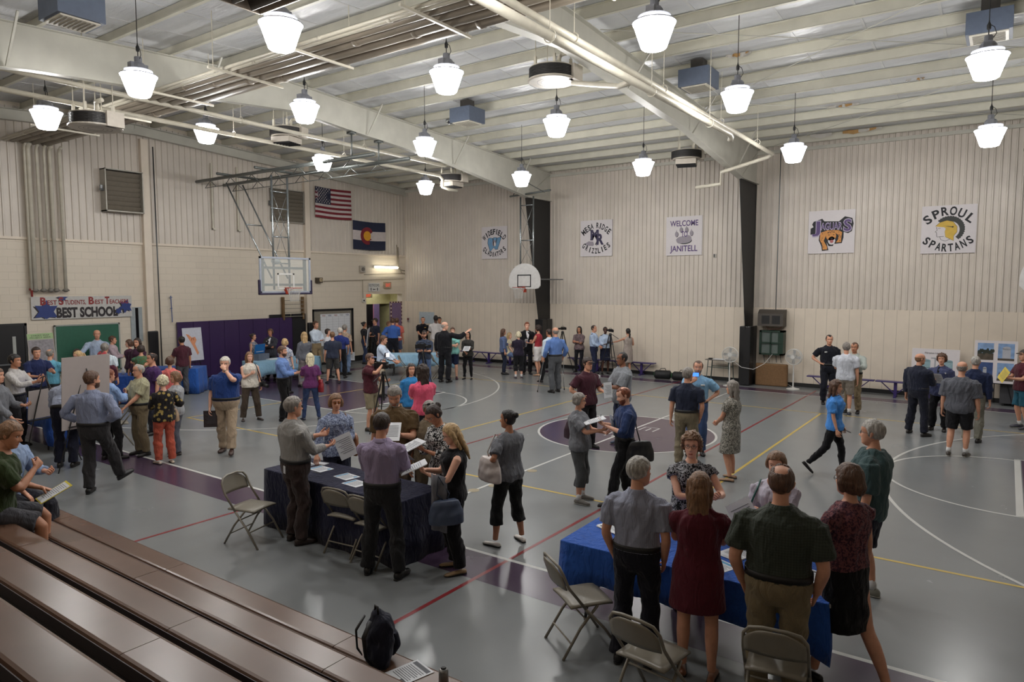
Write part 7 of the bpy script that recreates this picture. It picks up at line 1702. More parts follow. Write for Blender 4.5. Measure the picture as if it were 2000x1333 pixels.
    (-12.382, 7.826, 1.9, 0.904, 'dark-skinned person in a white tee seen from behind beside the police officer', dict(hair=('short', 'black'), skin=4, top=('tee', (196, 190, 188)), bot=('trousers', (176, 164, 150)), L='front', R='side', w=1.05, tuck=False)),
    (-12.806, 8.523, 1.8, -2.243, 'officer in a black uniform behind the white tee', dict(hair=('short', 'black'), skin=2, top=('short', (18, 18, 24)), bot=('trousers', (16, 16, 22)), L='side', R='side', w=1.15)),
    (-8.216, 3.568, 1.96, 0.193, 'bald person in a black suit pointing across the room', dict(hair=('bald_fringe', 'silver'), skin=0, top=('jacket', (22, 22, 27)), bot=('trousers', (24, 24, 29)), R=((0.6, 0.26, 1.46), (0.3, -0.2, -1), (-0.2, 0.3, -1), 0.15), L='side', w=1.15, belly=0.05, near=1, look=(-0.9, 0), legs='stand')),
    (-8.471, 4.279, 1.734, -2.524, 'person in a mint green tee and navy shorts with folded arms', dict(sex='f', hair=('short', 'brown'), skin=0, top=('tee', (120, 186, 178)), bot=('shorts', (24, 34, 62)), L='fold', R='fold2', w=1.15, tuck=False, shoe=('shoe', (70, 40, 54)))),
    (-8.057, 4.574, 1.598, -2.72, 'person with long dark hair in a dark lace blouse and black slim trousers', dict(sex='f', hair=('long', 'black'), skin=1, glasses='wire', top=('blouse', (42, 42, 40), 'print', (60, 58, 54)), bot=('slim', (18, 18, 20)), L='front', R='clasp', near=1, tuck=False, shoe=('flat', (20, 20, 20)))),
    (-8.161, 2.569, 1.73, -2.483, 'person in a black cap and slate shirt with a shoulder video camera and jeans', dict(hair=('short', 'dark'), cap=(26, 24, 24), skin=1, beard='dark', top=('roll', (50, 60, 80)), bot=('jeans', (70, 92, 130)), L='front', R='front', w=1.12, near=1, tuck=False)),
    (-2.82, -3.602, 1.62, -2.202, 'person with brown hair in a bright blue cardigan facing the pink tee', dict(sex='f', hair=('long', 'dark'), skin=1, top=('sweater', (14, 110, 170)), bot=('trousers', (96, 90, 86)), L='side', R='side', near=1, tuck=False)),
    (-1.866, -4.298, 1.72, 1.097, 'person with long curly brown hair in a pink tee seen from behind', dict(sex='f', hair=('curlylong', 'dark'), skin=0, top=('tee', (204, 66, 100)), bot=('trousers', (22, 22, 30)), L='fold', R='fold2', near=1, w=1.15, tuck=False)),
    (0.097, -6.95, 1.848, -2.493, 'bearded grey-haired person in a brown shirt reading a sheet at the navy table', dict(hair=('short', 'grey'), skin=1, beard='silver', top=('short', (86, 66, 38), 'vstripes', (78, 60, 34)), bot=('trousers', (92, 76, 62)), L='read', R='side', look=(0, -0.45), w=1.2, belly=0.06, near=2)),
    (0.456, -6.7, 1.641, -2.227, 'person in a khaki shirt with sunglasses pushed up on grey hair', dict(hair=('short', 'grey'), skin=2, top=('short', (106, 92, 72)), bot=('trousers', (96, 84, 66)), L='side', R='side', look=(0.1, -0.25), w=1.15, belly=0.05, near=2, extra=('headshades',), tuck=False)),
    (1.052, -7.08, 1.745, 2.813, 'person with a high dark hair bun and black-white blouse writing', dict(sex='f', hair=('bun', 'dark'), skin=2, glasses='wire', top=('blouse', (22, 22, 24), 'print', (190, 190, 190)), bot=('trousers', (30, 30, 34)), L='read', R='read', look=(0, -0.5), lean=0.15, w=1.05, near=2, tuck=False)),
    (1.695, -7.66, 1.646, 2.45, 'blond person in a black sleeveless top and black trousers writing at the navy table', dict(sex='f', hair=('long', 'blond'), skin=0, glasses='wire', top=('tank', (22, 22, 26)), bot=('trousers', (18, 18, 21)), L='read', R='read', look=(0, -0.35), w=1.15, near=2, tuck=False, shoe=('flat', (150, 124, 92)))),
    (1.163, -8.22, 1.78, 0.459, 'person in a lilac dress shirt seen from behind at the navy table', dict(hair=('short', 'dark'), skin=1, top=('long', (142, 128, 156), 'vstripes', (132, 118, 148)), bot=('trousers', (36, 36, 38)), L='front', R='front', look=(0.0, -0.2), w=1.08, near=2, legs='apart', shoe=('shoe', (16, 15, 16)))),
    (-0.912, -7.08, 1.652, -2.061, 'person in a blue floral blouse and amber glasses at the navy table', dict(sex='f', hair=('bob', 'lbrown'), skin=1, glasses='orange', top=('blouse', (140, 152, 178), 'print', (84, 94, 124)), bot=('trousers', (34, 38, 54)), R=((0.34, 0.22, 0.86), (0.6, -0.8, 0), (0, 0.1, -1), 0.2), L=((0.06, 0.28, 1.12),), w=1.08, near=2, tuck=False)),
    (-0.42, -8.15, 1.797, -0.258, 'grey-haired person in a pale grey shirt and brown trousers talking at the navy table', dict(hair=('short', 'grey'), skin=1, glasses='sun', top=('long', (140, 138, 134), 'vstripes', (130, 128, 126)), bot=('trousers', (56, 44, 42)), L='gest', R='front', w=1.15, belly=0.03, near=2, legs='stand', shoe=('shoe', (44, 34, 30)))),
    (1.722, -6.678, 1.65, 1.323, 'person with a hair bun in a grey tee and black knee shorts with flip-flops', dict(sex='f', hair=('bun', 'black'), skin=2, top=('tee', (98, 100, 106)), bot=('capri', (28, 30, 30)), L=((0.22, 0.1, 1.12), (0.7, -0.7, -0.5), (-0.6, 0, 0.6), 1.0), R='clasp', look=(0.55, 0), w=1.08, near=2, tuck=False, legs='apart', shoe=('flat', (196, 190, 184)))),
    (-7.828, 6.252, 1.61, -0.764, 'brown-haired person in a denim blue blouse and jeans by the wall bench', dict(sex='f', hair=('long', 'brown'), skin=1, top=('blouse', (80, 96, 134)), bot=('slim', (30, 36, 56)), L='front', R='side', tuck=False)),
    (-8.863, 8.068, 1.66, -1.471, 'blond person seated on the purple bench in denim shorts and white socks', dict(sex='f', hair=('long', 'blond'), skin=0, top=('tee', (190, 180, 150)), bot=('shorts', (90, 110, 150)), L='lap', R='lap', seat=0.45, legs='sit', tuck=False, shoe=('sneaker', (30, 30, 34)))),
    (-6.724, 5.614, 1.59, 0.697, 'person with a silver-blond bob in a dark purple top and black shorts', dict(sex='f', hair=('bob', 'plat'), skin=0, top=('tee', (36, 30, 46)), bot=('capri', (22, 22, 26)), L='front', R='front', w=1.1, tuck=False, shoe=('sneaker', (50, 40, 54)))),
    (-7.21, 6.827, 1.833, -2.369, 'red-haired person in a black suit and bright blue tie', dict(hair=('short', 'red'), skin=0, top=('jacket', (20, 20, 24)), bot=('trousers', (20, 20, 24)), L='front', R='side', tie=(50, 84, 190), w=1.05, extra=('suit',))),
    (-6.656, 6.708, 1.749, 1.629, 'person with curly hair in a red tank top and white shorts', dict(sex='f', hair=('curly', 'dark'), skin=1, top=('tank', (150, 32, 44)), bot=('shorts', (206, 200, 198)), L='front', R='side', shoe=('flat', (180, 140, 110)))),
    (-5.147, 5.033, 1.766, 1.264, 'person in a white shirt and black trousers behind the crutches', dict(hair=('crew', 'dark'), skin=2, top=('long', (186, 200, 216)), bot=('trousers', (22, 22, 26)), L='side', R='side', legs='walk')),
    (-4.153, 3.809, 1.91, 1.08, 'bald person in a blue shirt and grey trousers standing on two crutches', dict(hair=('bald_fringe', 'grey'), skin=1, top=('long', (78, 112, 172)), bot=('trousers', (74, 76, 80)), L='crutch', R='crutch', w=1.08, near=1)),
    (-5.998, 8.405, 1.654, -2.968, 'person with long dark hair in a patterned blouse with folded arms by the tripod', dict(sex='f', hair=('long', 'black'), skin=2, top=('blouse', (84, 70, 76), 'print', (120, 100, 100)), bot=('slim', (26, 26, 32)), L='fold', R='fold2', tuck=False)),
    (-5.235, 8.086, 1.73, -1.418, 'person in a light blue uniform shirt and navy trousers with hands clasped', dict(hair=('crew', 'dark'), skin=1, top=('long', (162, 182, 212)), bot=('trousers', (28, 34, 60)), L='clasp', R='clasp', extra=('epaulet',))),
    (-4.965, 8.428, 1.671, -2.394, 'dark-skinned person in a light blue uniform blouse and navy skirt at the microphone', dict(sex='f', hair=('crew', 'black'), skin=4, top=('long', (172, 190, 222)), bot=('skirt', (24, 28, 48)), L='read', R='front', extra=('epaulet',), shoe=('flat', (20, 20, 22)))),
    (-4.062, 8.391, 1.651, 0.977, 'person with a dark ponytail in a beige sleeveless dress reaching out a microphone', dict(sex='f', hair=('lowpony', 'black'), skin=1, top=('sdress', (150, 138, 130)), bot=('none', (0, 0, 0)), L=((0.42, 0.42, 1.22), (0.3, 0, -1), (-0.5, 0, -1), 0.8), R=((0.12, 0.2, 1.25),), shoe=('flat', (20, 20, 20)))),
    (0.052, -1.793, 1.76, -1.845, 'person in a dark cap and maroon shirt with a hand on the hip', dict(hair=('short', 'dark'), cap=(40, 34, 34), skin=1, top=('short', (62, 26, 38)), bot=('trousers', (24, 20, 24)), R='hip', L='front', w=1.1, tuck=False, near=1, glasses='wire')),
    (0.466, -1.137, 1.83, 2.381, 'tall bald dark-skinned person in a long grey tee holding papers', dict(hair=('crew', 'black'), skin=3, glasses='dark', top=('big', (118, 122, 128)), bot=('jeans', (34, 42, 66)), L='front', R='front', w=1.15, near=1, tuck=False, shoe=('sneaker', (60, 70, 90)))),
    (1.573, -4.743, 1.587, -1.31, 'person with short grey-brown hair and glasses in a grey tee and grey capri trousers', dict(sex='f', hair=('fem', 'grey'), skin=1, glasses='wire', top=('tee', (104, 106, 112)), bot=('capri', (72, 74, 76)), L='front', R='gest', w=1.18, belly=0.04, near=2, tuck=False, shoe=('sneaker', (100, 96, 90)))),
    (2.2, -4.522, 1.71, 2.288, 'person with a red beard in a dark blue shirt writing on a notepad', dict(hair=('thin', 'red'), skin=0, beard='red', top=('roll', (38, 56, 98)), bot=('trousers', (22, 22, 25)), L='read', R='read', look=(0, -0.3), near=2, legs='stepl', shoe=('shoe', (18, 18, 20)))),
    (2.14, -2.047, 1.73, 0.283, 'grey-haired person in a navy polo seen from behind at the centre circle', dict(hair=('short', 'grey'), skin=1, top=('polo', (32, 38, 56)), bot=('trousers', (116, 106, 84)), L='side', R='pocket', look=(-0.5, 0), w=1.12, near=1)),
    (1.949, -1.03, 1.75, -2.786, 'balding person in a light blue polo and jeans facing the camera', dict(hair=('thin', 'brown'), skin=1, beard='grey', top=('polo', (110, 156, 190)), bot=('jeans', (50, 72, 112)), R=((0.1, 0.3, 1.4), (0.8, -0.3, -1), (-0.4, -0.8, 0), 0.9), L='hip', w=1.05, near=1, badge=('white', 1.32, -0.09))),
    (3.012, -2.345, 1.609, 1.444, 'person with long grey-brown hair in a grey patterned dress with clasped hands', dict(sex='f', hair=('wavy', 'grey'), skin=1, top=('dress', (86, 84, 78), 'print', (150, 146, 136)), bot=('none', (0, 0, 0)), L='clasp', R='clasp', w=1.12, near=1, shoe=('flat', (150, 120, 96)))),
    (4.123, -8.2, 1.733, 0.175, 'white-haired person in a pale striped shirt and dark trousers at the blue table', dict(hair=('short', 'silver'), skin=1, top=('short', (136, 140, 158), 'vstripes', (126, 130, 148)), bot=('trousers', (22, 22, 32)), L='pocket', R='pocket', look=(-0.7, 0), w=1.08, near=2)),
    (4.104, -6.95, 1.711, -2.518, 'person with curly brown hair and glasses beyond the bright blue table', dict(sex='f', hair=('curly', 'lbrown'), skin=0, glasses='dark', top=('cap', (26, 26, 30), 'print', (140, 140, 146)), bot=('trousers', (28, 28, 32)), L='gest', R='fold', look=(-0.35, 0), w=1.1, near=2, tuck=False)),
    (4.627, -8.15, 1.675, 0.315, 'person in a maroon dress seen from behind at the bright blue table', dict(sex='f', hair=('long', 'lbrown'), skin=1, top=('dress', (84, 24, 38), None, None, 0.6), bot=('none', (0, 0, 0)), L='front', R='front', w=1.12, near=2, shoe=('flat', (110, 70, 48)))),
    (4.869, -6.85, 1.609, -3.067, 'person in a white cardigan facing the dark green checked shirt', dict(sex='f', hair=('fem', 'lbrown'), skin=0, top=('sweater', (180, 174, 190)), bot=('trousers', (50, 50, 60)), R='read', L='fold', w=1.05, near=2, tuck=False)),
    (5.264, -8.25, 1.847, 0.173, 'person with a bald spot in a dark green checked shirt', dict(hair=('thin', 'brown'), skin=1, top=('short', (56, 62, 54), 'grid', (48, 54, 46)), bot=('trousers', (116, 102, 76)), L='pocket', R='pocket', w=1.22, near=2, shoe=('shoe', (20, 20, 22)))),
    (5.608, -7.62, 1.776, 1.119, 'person with a brown bob, patterned blouse and black skirt at the table end', dict(sex='f', hair=('bob', 'brown'), skin=1, glasses='dark', top=('cap', (62, 34, 48), 'print', (110, 62, 66)), bot=('skirt', (16, 16, 18), None, 0.5), L=((0.26, 0.3, 0.88), (0.6, -0.8, 0), (0, 0.1, -1), 0.2), R='side', w=1.08, near=2, tuck=True, legs={-1: [(-0.1, 0.18, 0.085), 0, 0], 1: [(0.1, -0.3, 0.13), 0, -0.35]}, shoe=('flat', (16, 16, 18)))),
    (5.512, -5.819, 1.815, 1.53, 'grey-haired person with glasses in a dark teal tee and navy shorts', dict(hair=('short', 'silver'), skin=1, glasses='dark', top=('big', (56, 78, 80)), bot=('shorts', (30, 34, 48)), L='side', R='side', w=1.15, belly=0.03, near=2, tuck=False, shoe=('sneaker', (120, 120, 110)))),
    (4.306, -1.131, 1.59, -1.566, 'person in a bright blue polo and black slim trousers striding across the court', dict(sex='f', hair=('wavy', 'brown'), skin=1, top=('polo', (44, 126, 206)), bot=('slim', (20, 20, 24)), L='relax', R='relax', near=1, tuck=False, legs={-1: [(-0.08, 0.16, 0.085), 0, 0], 1: [(0.08, -0.4, 0.2), 0, -0.75]}, shoe=('flat', (22, 20, 22)), badge=('white', 1.32, -0.07))),
    (2.749, 6.35, 1.826, -2.743, 'officer in a black uniform with a white name bar by the right bench', dict(hair=('crew', 'black'), skin=1, top=('short', (24, 25, 34)), bot=('trousers', (20, 22, 32)), R='hip', L='side', w=1.05, near=1, badge=('white', 1.33, 0.09))),
    (3.436, 4.791, 1.762, 0.204, 'grey-haired person in a white tee and khaki shorts seen from behind', dict(hair=('short', 'grey'), skin=1, top=('tee', (186, 190, 200)), bot=('shorts', (130, 120, 108)), L='front', R='side', w=1.1, near=1, tuck=False, shoe=('sneaker', (40, 44, 60)))),
    (3.538, 5.277, 1.734, 3.039, 'person in a pale green shirt and khaki trousers gesturing to the officer', dict(hair=('crew', 'brown'), skin=2, top=('long', (164, 172, 166)), bot=('trousers', (126, 110, 82)), L='gest', R='front', w=1.08, near=1)),
    (5.091, 3.291, 1.719, -0.438, 'bald person in a navy suit seen from behind before the diagram board', dict(hair=('bald_fringe', 'lbrown'), skin=1, glasses='wire', top=('jacket', (30, 34, 50)), bot=('trousers', (24, 26, 38)), L='side', R='front', look=(-0.5, 0), w=1.15, near=1, legs='apart')),
    (5.435, 4.106, 1.662, 3.029, 'person with curly auburn hair in a blue jacket over black', dict(sex='f', hair=('curly', 'brown'), skin=1, top=('jacket', (60, 66, 100)), bot=('trousers', (20, 20, 24)), R='front', L='side', w=1.12, near=1, tuck=False, extra=('shirtfront',), badge=('white', 1.33, -0.085))),
    (5.907, 1.635, 1.75, -0.133, 'balding person in a big charcoal tee and black shorts with white socks', dict(hair=('bald_fringe', 'grey'), skin=1, top=('big', (82, 84, 92)), bot=('shorts', (22, 22, 26)), L='side', R='side', w=1.22, belly=0.03, near=1, tuck=False, shoe=('sneaker', (56, 50, 46)))),
    (6.066, 3.16, 1.73, -0.06, 'bald person in a dark navy shirt and stone trousers before the photo board', dict(hair=('crew', 'silver'), skin=1, top=('long', (26, 36, 66)), bot=('trousers', (112, 110, 98)), L='front', R='side', w=1.12, near=1)),
    (6.886, 5.34, 1.735, 2.075, 'person in a maroon tee and teal shorts at the right edge', dict(hair=('short', 'dark'), cap=(30, 26, 28), skin=1, top=('tee', (76, 28, 40)), bot=('shorts', (24, 80, 100)), L='front', R='front', w=1.12, near=1, tuck=False, shoe=('sneaker', (50, 50, 60)))),
]
PPL = []
for x_, y_, h_, yw_, lb_, kw_ in PEOPLE:
    PPL.append(person(x_, y_, h_, yw_, lb_, **kw_))
PPL.append(person(-1.22, -10.98, 1.78, -.45, 'person in an olive green tee and grey shorts seated on the bleachers', hair=('short', 'lbrown'), skin=2, top=('tee', (42, 54, 26)), bot=('shorts', (66, 66, 72)), seat=.92, legs={-1: [(-.13, .40, .38), .1, 0], 1: [(.15, .42, .38), -.1, 0]}, L=((.12, .40, 1.02), (.6, -.4, -1), (-.2, 0, -1), .6), R=((.02, .36, 1.27), (.5, .3, -1), (-.5, -.3, 0), .9), lean=.25, look=(-.25, -.05), w=1.15, belly=.04, near=2, tuck=False))
PPL.append(person(-2.7, -10.38, 1.76, -.9, 'person in a light blue shirt seated on the bleachers behind the green tee', hair=('short', 'dark'), skin=1, top=('long', (120, 140, 172)), bot=('trousers', (40, 40, 48)), seat=.68, legs={-1: [(-.13, .42, .36), .1, 0], 1: [(.13, .44, .36), -.1, 0]}, look=(-1.1, 0), L=((.12, .40, 1.12), (.7, -.4, -1), (-.5, 0, .5), 1.0), R='lap', lean=.15, w=1.1, near=2, tuck=False))
def idx(s):
    k = [i for i, d in enumerate(PPL) if s in d['root']['label']]
    if len(k) != 1: print('IDX', s, k)
    return k[0]
class _I(dict):
    def __missing__(self, s): return idx(s)
IDX = _I()
# ---------------------------------------------------------------- things held or worn over clothes
def P_(i): return PPL[i]
def person_frame(i):
    """a mesh frame in metres in person i's own space (x right, y forwards)"""
    d = PPL[i]; r = d['root']; y_ = d['yaw']; o = np.array(r.location)
    return o, (math.cos(y_), math.sin(y_), 0), (-math.sin(y_), math.cos(y_), 0), (0, 0, 1)
def sheet_at(i, sd, label, w_=.22, h_=.29, pitch=-.9, off=(0, .05, .03), mats_=None, name='paper_sheet', cat='paper', roll=0.0, n=1, col=None):
    """a sheet of paper in hand sd of person i, leaning back by pitch from upright"""
    o, u, v, w = person_frame(i); h = np.array(PPL[i]['hands'][sd]); u, v, w = map(np.array, (u, v, w))
    cr, sr = math.cos(roll), math.sin(roll); c, s = math.cos(pitch), math.sin(pitch)
    U = u * cr + w * sr * c + v * sr * -s * -1; U = nrm(u * cr + w * sr)
    W0 = nrm(v * c + w * -s * 1.0) ; W0 = nrm(W0 - U * (W0 @ U)); V0 = np.cross(W0, U)
    if V0[2] < 0: V0 = -V0
    c0 = h + u * off[0] + v * off[1] + w * off[2]
    g = MB(c0, U, V0, np.cross(U, V0))
    for k in range(n): g.bb((-w_ / 2 + .004 * k, -h_ / 2 + .006 * k, -.003 * k), (w_ / 2 + .004 * k, h_ / 2 + .006 * k, -.003 * k + .0015))
    g.mat(1)
    for k in range(8): g.bb((-w_ * .38, h_ * .3 - k * h_ * .08, .0016), (w_ * (.38 - .1 * (k % 3)), h_ * .3 - k * h_ * .08 + .005, .002)); g.bb((-w_ * .38, h_ * .3 - k * h_ * .08, -.003 * n), (w_ * (.38 - .1 * (k % 3)), h_ * .3 - k * h_ * .08 + .005, -.003 * n + .001))
    return tag(g.build(name, [mats_ or m_paper, m_print], fix=False), label, cat, 'papers held in hands' if name == 'paper_sheet' else None)
def handbag(c, rz, sz, col, label, strap=None, name='handbag'):
    t = thing(name, label, 'bag', tuple(c), rz); a, b, h_ = sz
    g = MB(); g.tube([(0, 0, -h_ / 2), (0, 0, -h_ * .45), (0, 0, -h_ * .1), (0, 0, h_ * .3), (0, 0, h_ * .48), (0, 0, h_ * .5)], [a * .42, a * .5, a * .5, a * .42, a * .34, a * .2], 16, flat=b / a, up=(0, 1, 0))
    me = remesh(g, .011, 2, lambda P, N: P + N * (_noise3(P, 34, 9) * .006)[:, None]); me.materials.append(mat('leather_%d_%d_%d' % tuple(col), col, .4, gain=1.25)); put('body', me, t)
    if strap is not None:
        pts = [np.array(p) - np.array(c) for p in strap]; cr, sr = math.cos(-rz), math.sin(-rz); pts = [(p[0] * cr - p[1] * sr, p[0] * sr + p[1] * cr, p[2]) for p in pts]
        g = MB(); g.tube(pts, .009, 6); g.build('strap', [mat('leather_%d_%d_%d' % tuple(v * .8 for v in col), [v * .8 for v in col], .4, gain=1.2)], t, smooth=True)
    g = MB(); g.box((0, -b * .5 - .002, h_ * .12), (a * .3, .006, .015)); g.build('clasp', [m_chrome], t); return t
def ploc(i, p):
    """a point given in person i's body frame for a 1.75 m figure"""
    return PPL[i]['scene'](np.array(p, float))[0]
def video_camera(c, yaw, label, big=True, lit=False):
    t = thing('video_camera', label, 'video camera', tuple(c), yaw); s = .8 if big else .55; mc = mat('camera_black', (22, 22, 24), .4)
    g = MB(); g.bb((-.06 * s, -.20 * s, -.09 * s), (.06 * s, .12 * s, .09 * s)); g.bb((-.05 * s, -.30 * s, -.10 * s), (.05 * s, -.20 * s, .06 * s)); g.build('body', [mc], t, bevel=.006)
    g = MB(); g.tube([(0, .12 * s, 0), (0, .24 * s, 0), (0, .26 * s, 0)], [.05 * s, .055 * s, .06 * s], 14); g.bb((-.075 * s, .26 * s, -.06 * s), (.075 * s, .33 * s, .06 * s)); g.build('lens', [mc], t)
    g = MB(); g.tube([(0, -.12 * s, .09 * s), (0, -.10 * s, .14 * s), (0, .08 * s, .14 * s), (0, .10 * s, .09 * s)], .013 * s, 6); g.build('handle', [mc], t, smooth=True)
    g = MB(); g.tube([(-.07 * s, .02 * s, .06 * s), (-.15 * s, .02 * s, .06 * s), (-.15 * s, -.06 * s, .06 * s)], .025 * s, 8); g.build('viewfinder', [mc], t)
    if big: g = MB(); g.tube([(0, .14 * s, .16 * s), (0, .32 * s, .15 * s)], .012 * s, 8); g.build('microphone', [mc], t)
    if lit:
        g = MB(); g.box((0, .10, .23), (.10, .04, .09)); g.build('lamp_head', [mc], t)
        g = MB(); g.box((0, .078, .23), (.085, .006, .075)); g.box((0, .122, .23), (.085, .006, .075)); g.build('lamp_glass', [mat('lamp_lit', (235, 225, 255), .4, emit=9)], t)
    return t
def tripod(x, y, h, label, rz=0, r=.42):
    t = thing('camera_tripod', label, 'tripod', (x, y, 0), rz, 'black camera tripods')
    for k in range(3): a = 2 * PI * k / 3 + .5; g = MB(); g.tube([(.04 * math.cos(a), .04 * math.sin(a), h - .12), (.5 * r * math.cos(a), .5 * r * math.sin(a), h * .47), (r * math.cos(a), r * math.sin(a), 0.01)], [.017, .015, .010], 7); g.build('leg', [m_eas], t)
    g = MB(); g.cyl((0, 0, h * .5), (0, 0, h - .06), .018, 8); g.lathe([(.02, 0), (.05, .0), (.055, .04), (.04, .09)], c=(0, 0, h - .13), seg=12); g.build('column', [m_eas], t)
    g = MB(); g.tube([(0, -.03, h - .06), (.05, -.34, h - .22)], .010, 6); g.build('pan_handle', [m_eas], t)
    g = MB(); g.tube([(.5 * r * math.cos(a), .5 * r * math.sin(a), h * .42) for a in (.5, .5 + 2 * PI / 3, .5 + 4 * PI / 3)], .006, 5, closed=True); g.build('spreader', [m_eas], t); return t
i = IDX['blue cap']; tx, ty, tz = ploc(i, (.03, .36, 1.50)); tripod(tx, ty, tz - .09, 'black tripod under the lit video camera in the middle'); video_camera((tx, ty, tz), PPL[i]['yaw'] - .25, 'large black video camera with a glowing lamp on top', True, True)
i = IDX['slate shirt']; c = ploc(i, (.02, .42, 1.30)); tripod(c[0], c[1], c[2] - .12, 'black tripod in front of the slate shirt and jeans', 1.0); video_camera(c, PPL[i]['yaw'] + 1.2, 'large black video camera before the slate shirt')
tripod(-6.55, 8.15, 1.52, 'black tripod with a small camera right of the crutches', .4); video_camera((-6.55, 8.15, 1.575), PI * .9, 'small black camera on the tripod right of the crutches', False)
tripod(-4.62, 8.15, 1.52, 'black tripod beside the beige sleeveless dress', 1.3); video_camera((-4.62, 8.15, 1.575), 1.1, 'small black video camera beside the beige dress', False)
def crutch(tip, top, label):
    tip, top = np.array(tip, float), np.array(top, float); d = nrm(top - tip); s = nrm(np.cross(d, (0, 0, 1))) if abs(d[2]) < .999 else np.array([1., 0, 0]); L_ = np.linalg.norm(top - tip)
    t = thing('crutch', label, 'crutch', tuple(tip), 0, 'crutches'); al = mat('aluminium', (170, 172, 174), .3, .8)
    P = lambda f_, o_: d * L_ * f_ + s * o_
    g = MB(); g.tube([P(.03, 0), P(.45, 0)], .011, 8)
    for q in (-1, 1): g.tube([P(.40, q * .012), P(.55, q * .045), P(.66, q * .05), P(.98, q * .035)], .009, 7)
    g.build('tubes', [al], t, smooth=True); g = MB(); g.tube([P(.0, 0), P(.035, 0)], .018, 8); g.build('tip', [m_black], t)
    g = MB(); g.tube([P(.68, -.05), P(.68, .05)], .014, 8); g.build('grip', [mat('grip_grey', (150, 146, 138), .7)], t); g = MB(); g.tube([P(.985, -.06), P(.995, 0), P(.985, .06)], .02, 8); g.build('arm_pad', [mat('grip_grey', (150, 146, 138), .7)], t, smooth=True)
i = IDX['two crutches']; rt = np.array(P_(i)['hands'][1]); lt = np.array(P_(i)['hands'][-1])
for sd, nm in ((-1, 'aluminium crutch under the left arm, leaning towards the picture left'), (1, 'aluminium crutch on the far side of the grey trousers')):
    h = np.array(P_(i)['hands'][sd]); ft = ploc(i, (sd * .42, .22, 0)); d = nrm(h - ft); tp = ft + d * 1.32; ft[2] = .012; crutch(ft, tp, nm)
i = IDX['wooden cane']; h = (np.array(P_(i)['hands'][-1]) + np.array(P_(i)['hands'][1])) / 2; t = thing('walking_cane', 'wooden walking cane under the hands of the elderly person', 'cane', (h[0], h[1], 0))
g = MB(); g.tube([(0, 0, .0), (0, 0, h[2] - .02), (.0, .0, h[2] + .01), (.03, .01, h[2] + .03), (.08, .03, h[2] + .02)], .011, 8); g.build('shaft', [mat('cane_wood', (150, 112, 66), .5)], t, smooth=True); g = MB(); g.tube([(0, 0, 0), (0, 0, .04)], .015, 8); g.build('rubber_tip', [m_black], t)
sheet_at(IDX['wooden cane'], 1, 'white sheet in the hand of the elderly person with the cane', pitch=-.5, off=(.12, .12, .02), roll=.4)
sheet_at(IDX['brown shirt reading'], -1, 'printed sheet read by the bearded person in the brown shirt', pitch=-.9, off=(.04, .08, .03))
sheet_at(IDX['high dark hair bun'], -1, 'sheet on which the person with the high bun writes', pitch=-1.25, off=(.06, .10, .02), n=3)
sheet_at(IDX['black sleeveless top and black'], -1, 'sheets on which the blond person in black writes', pitch=-1.2, off=(.06, .10, .02), n=3)
sheet_at(IDX['khaki shirt with sun'], -1, 'white sheet hanging from the hand of the khaki shirt', pitch=0, off=(0, .05, -.10))
sheet_at(IDX['blue floral blouse'], -1, 'white sheet held by the person with amber glasses', pitch=-.15, off=(-.02, .10, -.06), roll=-.35, w_=.24, h_=.32)
sheet_at(IDX['lilac dress shirt'], 1, 'sheet in the hands of the lilac dress shirt', pitch=-1.1, off=(0, .06, .02))
sheet_at(IDX['grey capri'], -1, 'crumpled white leaflets held by the person in grey capri trousers', pitch=-.3, off=(.0, .08, .10), n=3, roll=.3)
t = sheet_at(IDX['dark blue shirt writing'], -1, 'notepad under the pen of the red-bearded person', pitch=-1.3, off=(.06, .10, .02), n=3, name='notepad', cat='notepad')
h = PPL[IDX['dark blue shirt writing']]['hands'][1]; g = MB(); g.tube([h + np.array([0, 0, -.03]), h + np.array([.01, .0, .10])], .004, 6); tag(g.build('pen', [m_ink]), 'pen in the hand of the red-bearded person', 'pen')
sheet_at(IDX['long grey tee'], -1, 'white and black sheets held by the tall person in the long grey tee', pitch=-.5, off=(.05, .12, .06), n=3, w_=.26, h_=.30)
sheet_at(IDX['dark cap and maroon'], -1, 'white flyers in the hand of the maroon shirt and dark cap', pitch=-.1, off=(0, .06, .02), n=2)
sheet_at(IDX['white cardigan'], 1, 'white sheet held out by the person in the white cardigan', pitch=-.3, off=(.12, .06, -.06), roll=-.6, w_=.24, h_=.32)
sheet_at(IDX['dark lace'], -1, 'white paper in the hands of the dark lace blouse', pitch=-1.1, off=(0, .06, .02))
sheet_at(IDX['red tank'], -1, 'white sheet in the hand of the red tank top', pitch=-.2, off=(0, .05, -.02))
sheet_at(IDX['denim blue blouse'], -1, 'yellowish paper in the hand of the denim blue blouse', pitch=-.8, off=(0, .06, .03), mats_=mat('paper_cream', (206, 196, 160), .7))
sheet_at(IDX['medium blue shirt'], -1, 'dark notebook in the hands of the medium blue shirt', pitch=-.9, off=(0, .06, .02), mats_=m_black, name='notebook', cat='notebook')
sheet_at(IDX['plum tee'], -1, 'white brochures in the hands of the plum tee', pitch=-.6, off=(0, .05, -.04), n=2)
sheet_at(IDX['royal blue shirt'], 1, 'white papers held by the royal blue shirt at the bulletin board', pitch=-1.0, off=(0, .05, .02))
sheet_at(IDX['cream patterned shirt'], 1, 'white paper hanging beside the cream patterned shirt', pitch=0, off=(0, 0, -.12))
sheet_at(IDX['teal shorts'], -1, 'yellow sheet held by the maroon tee at the right edge', pitch=-.3, off=(-.1, .08, .06), mats_=mat('paper_yellow', (220, 196, 90), .7), roll=.5)
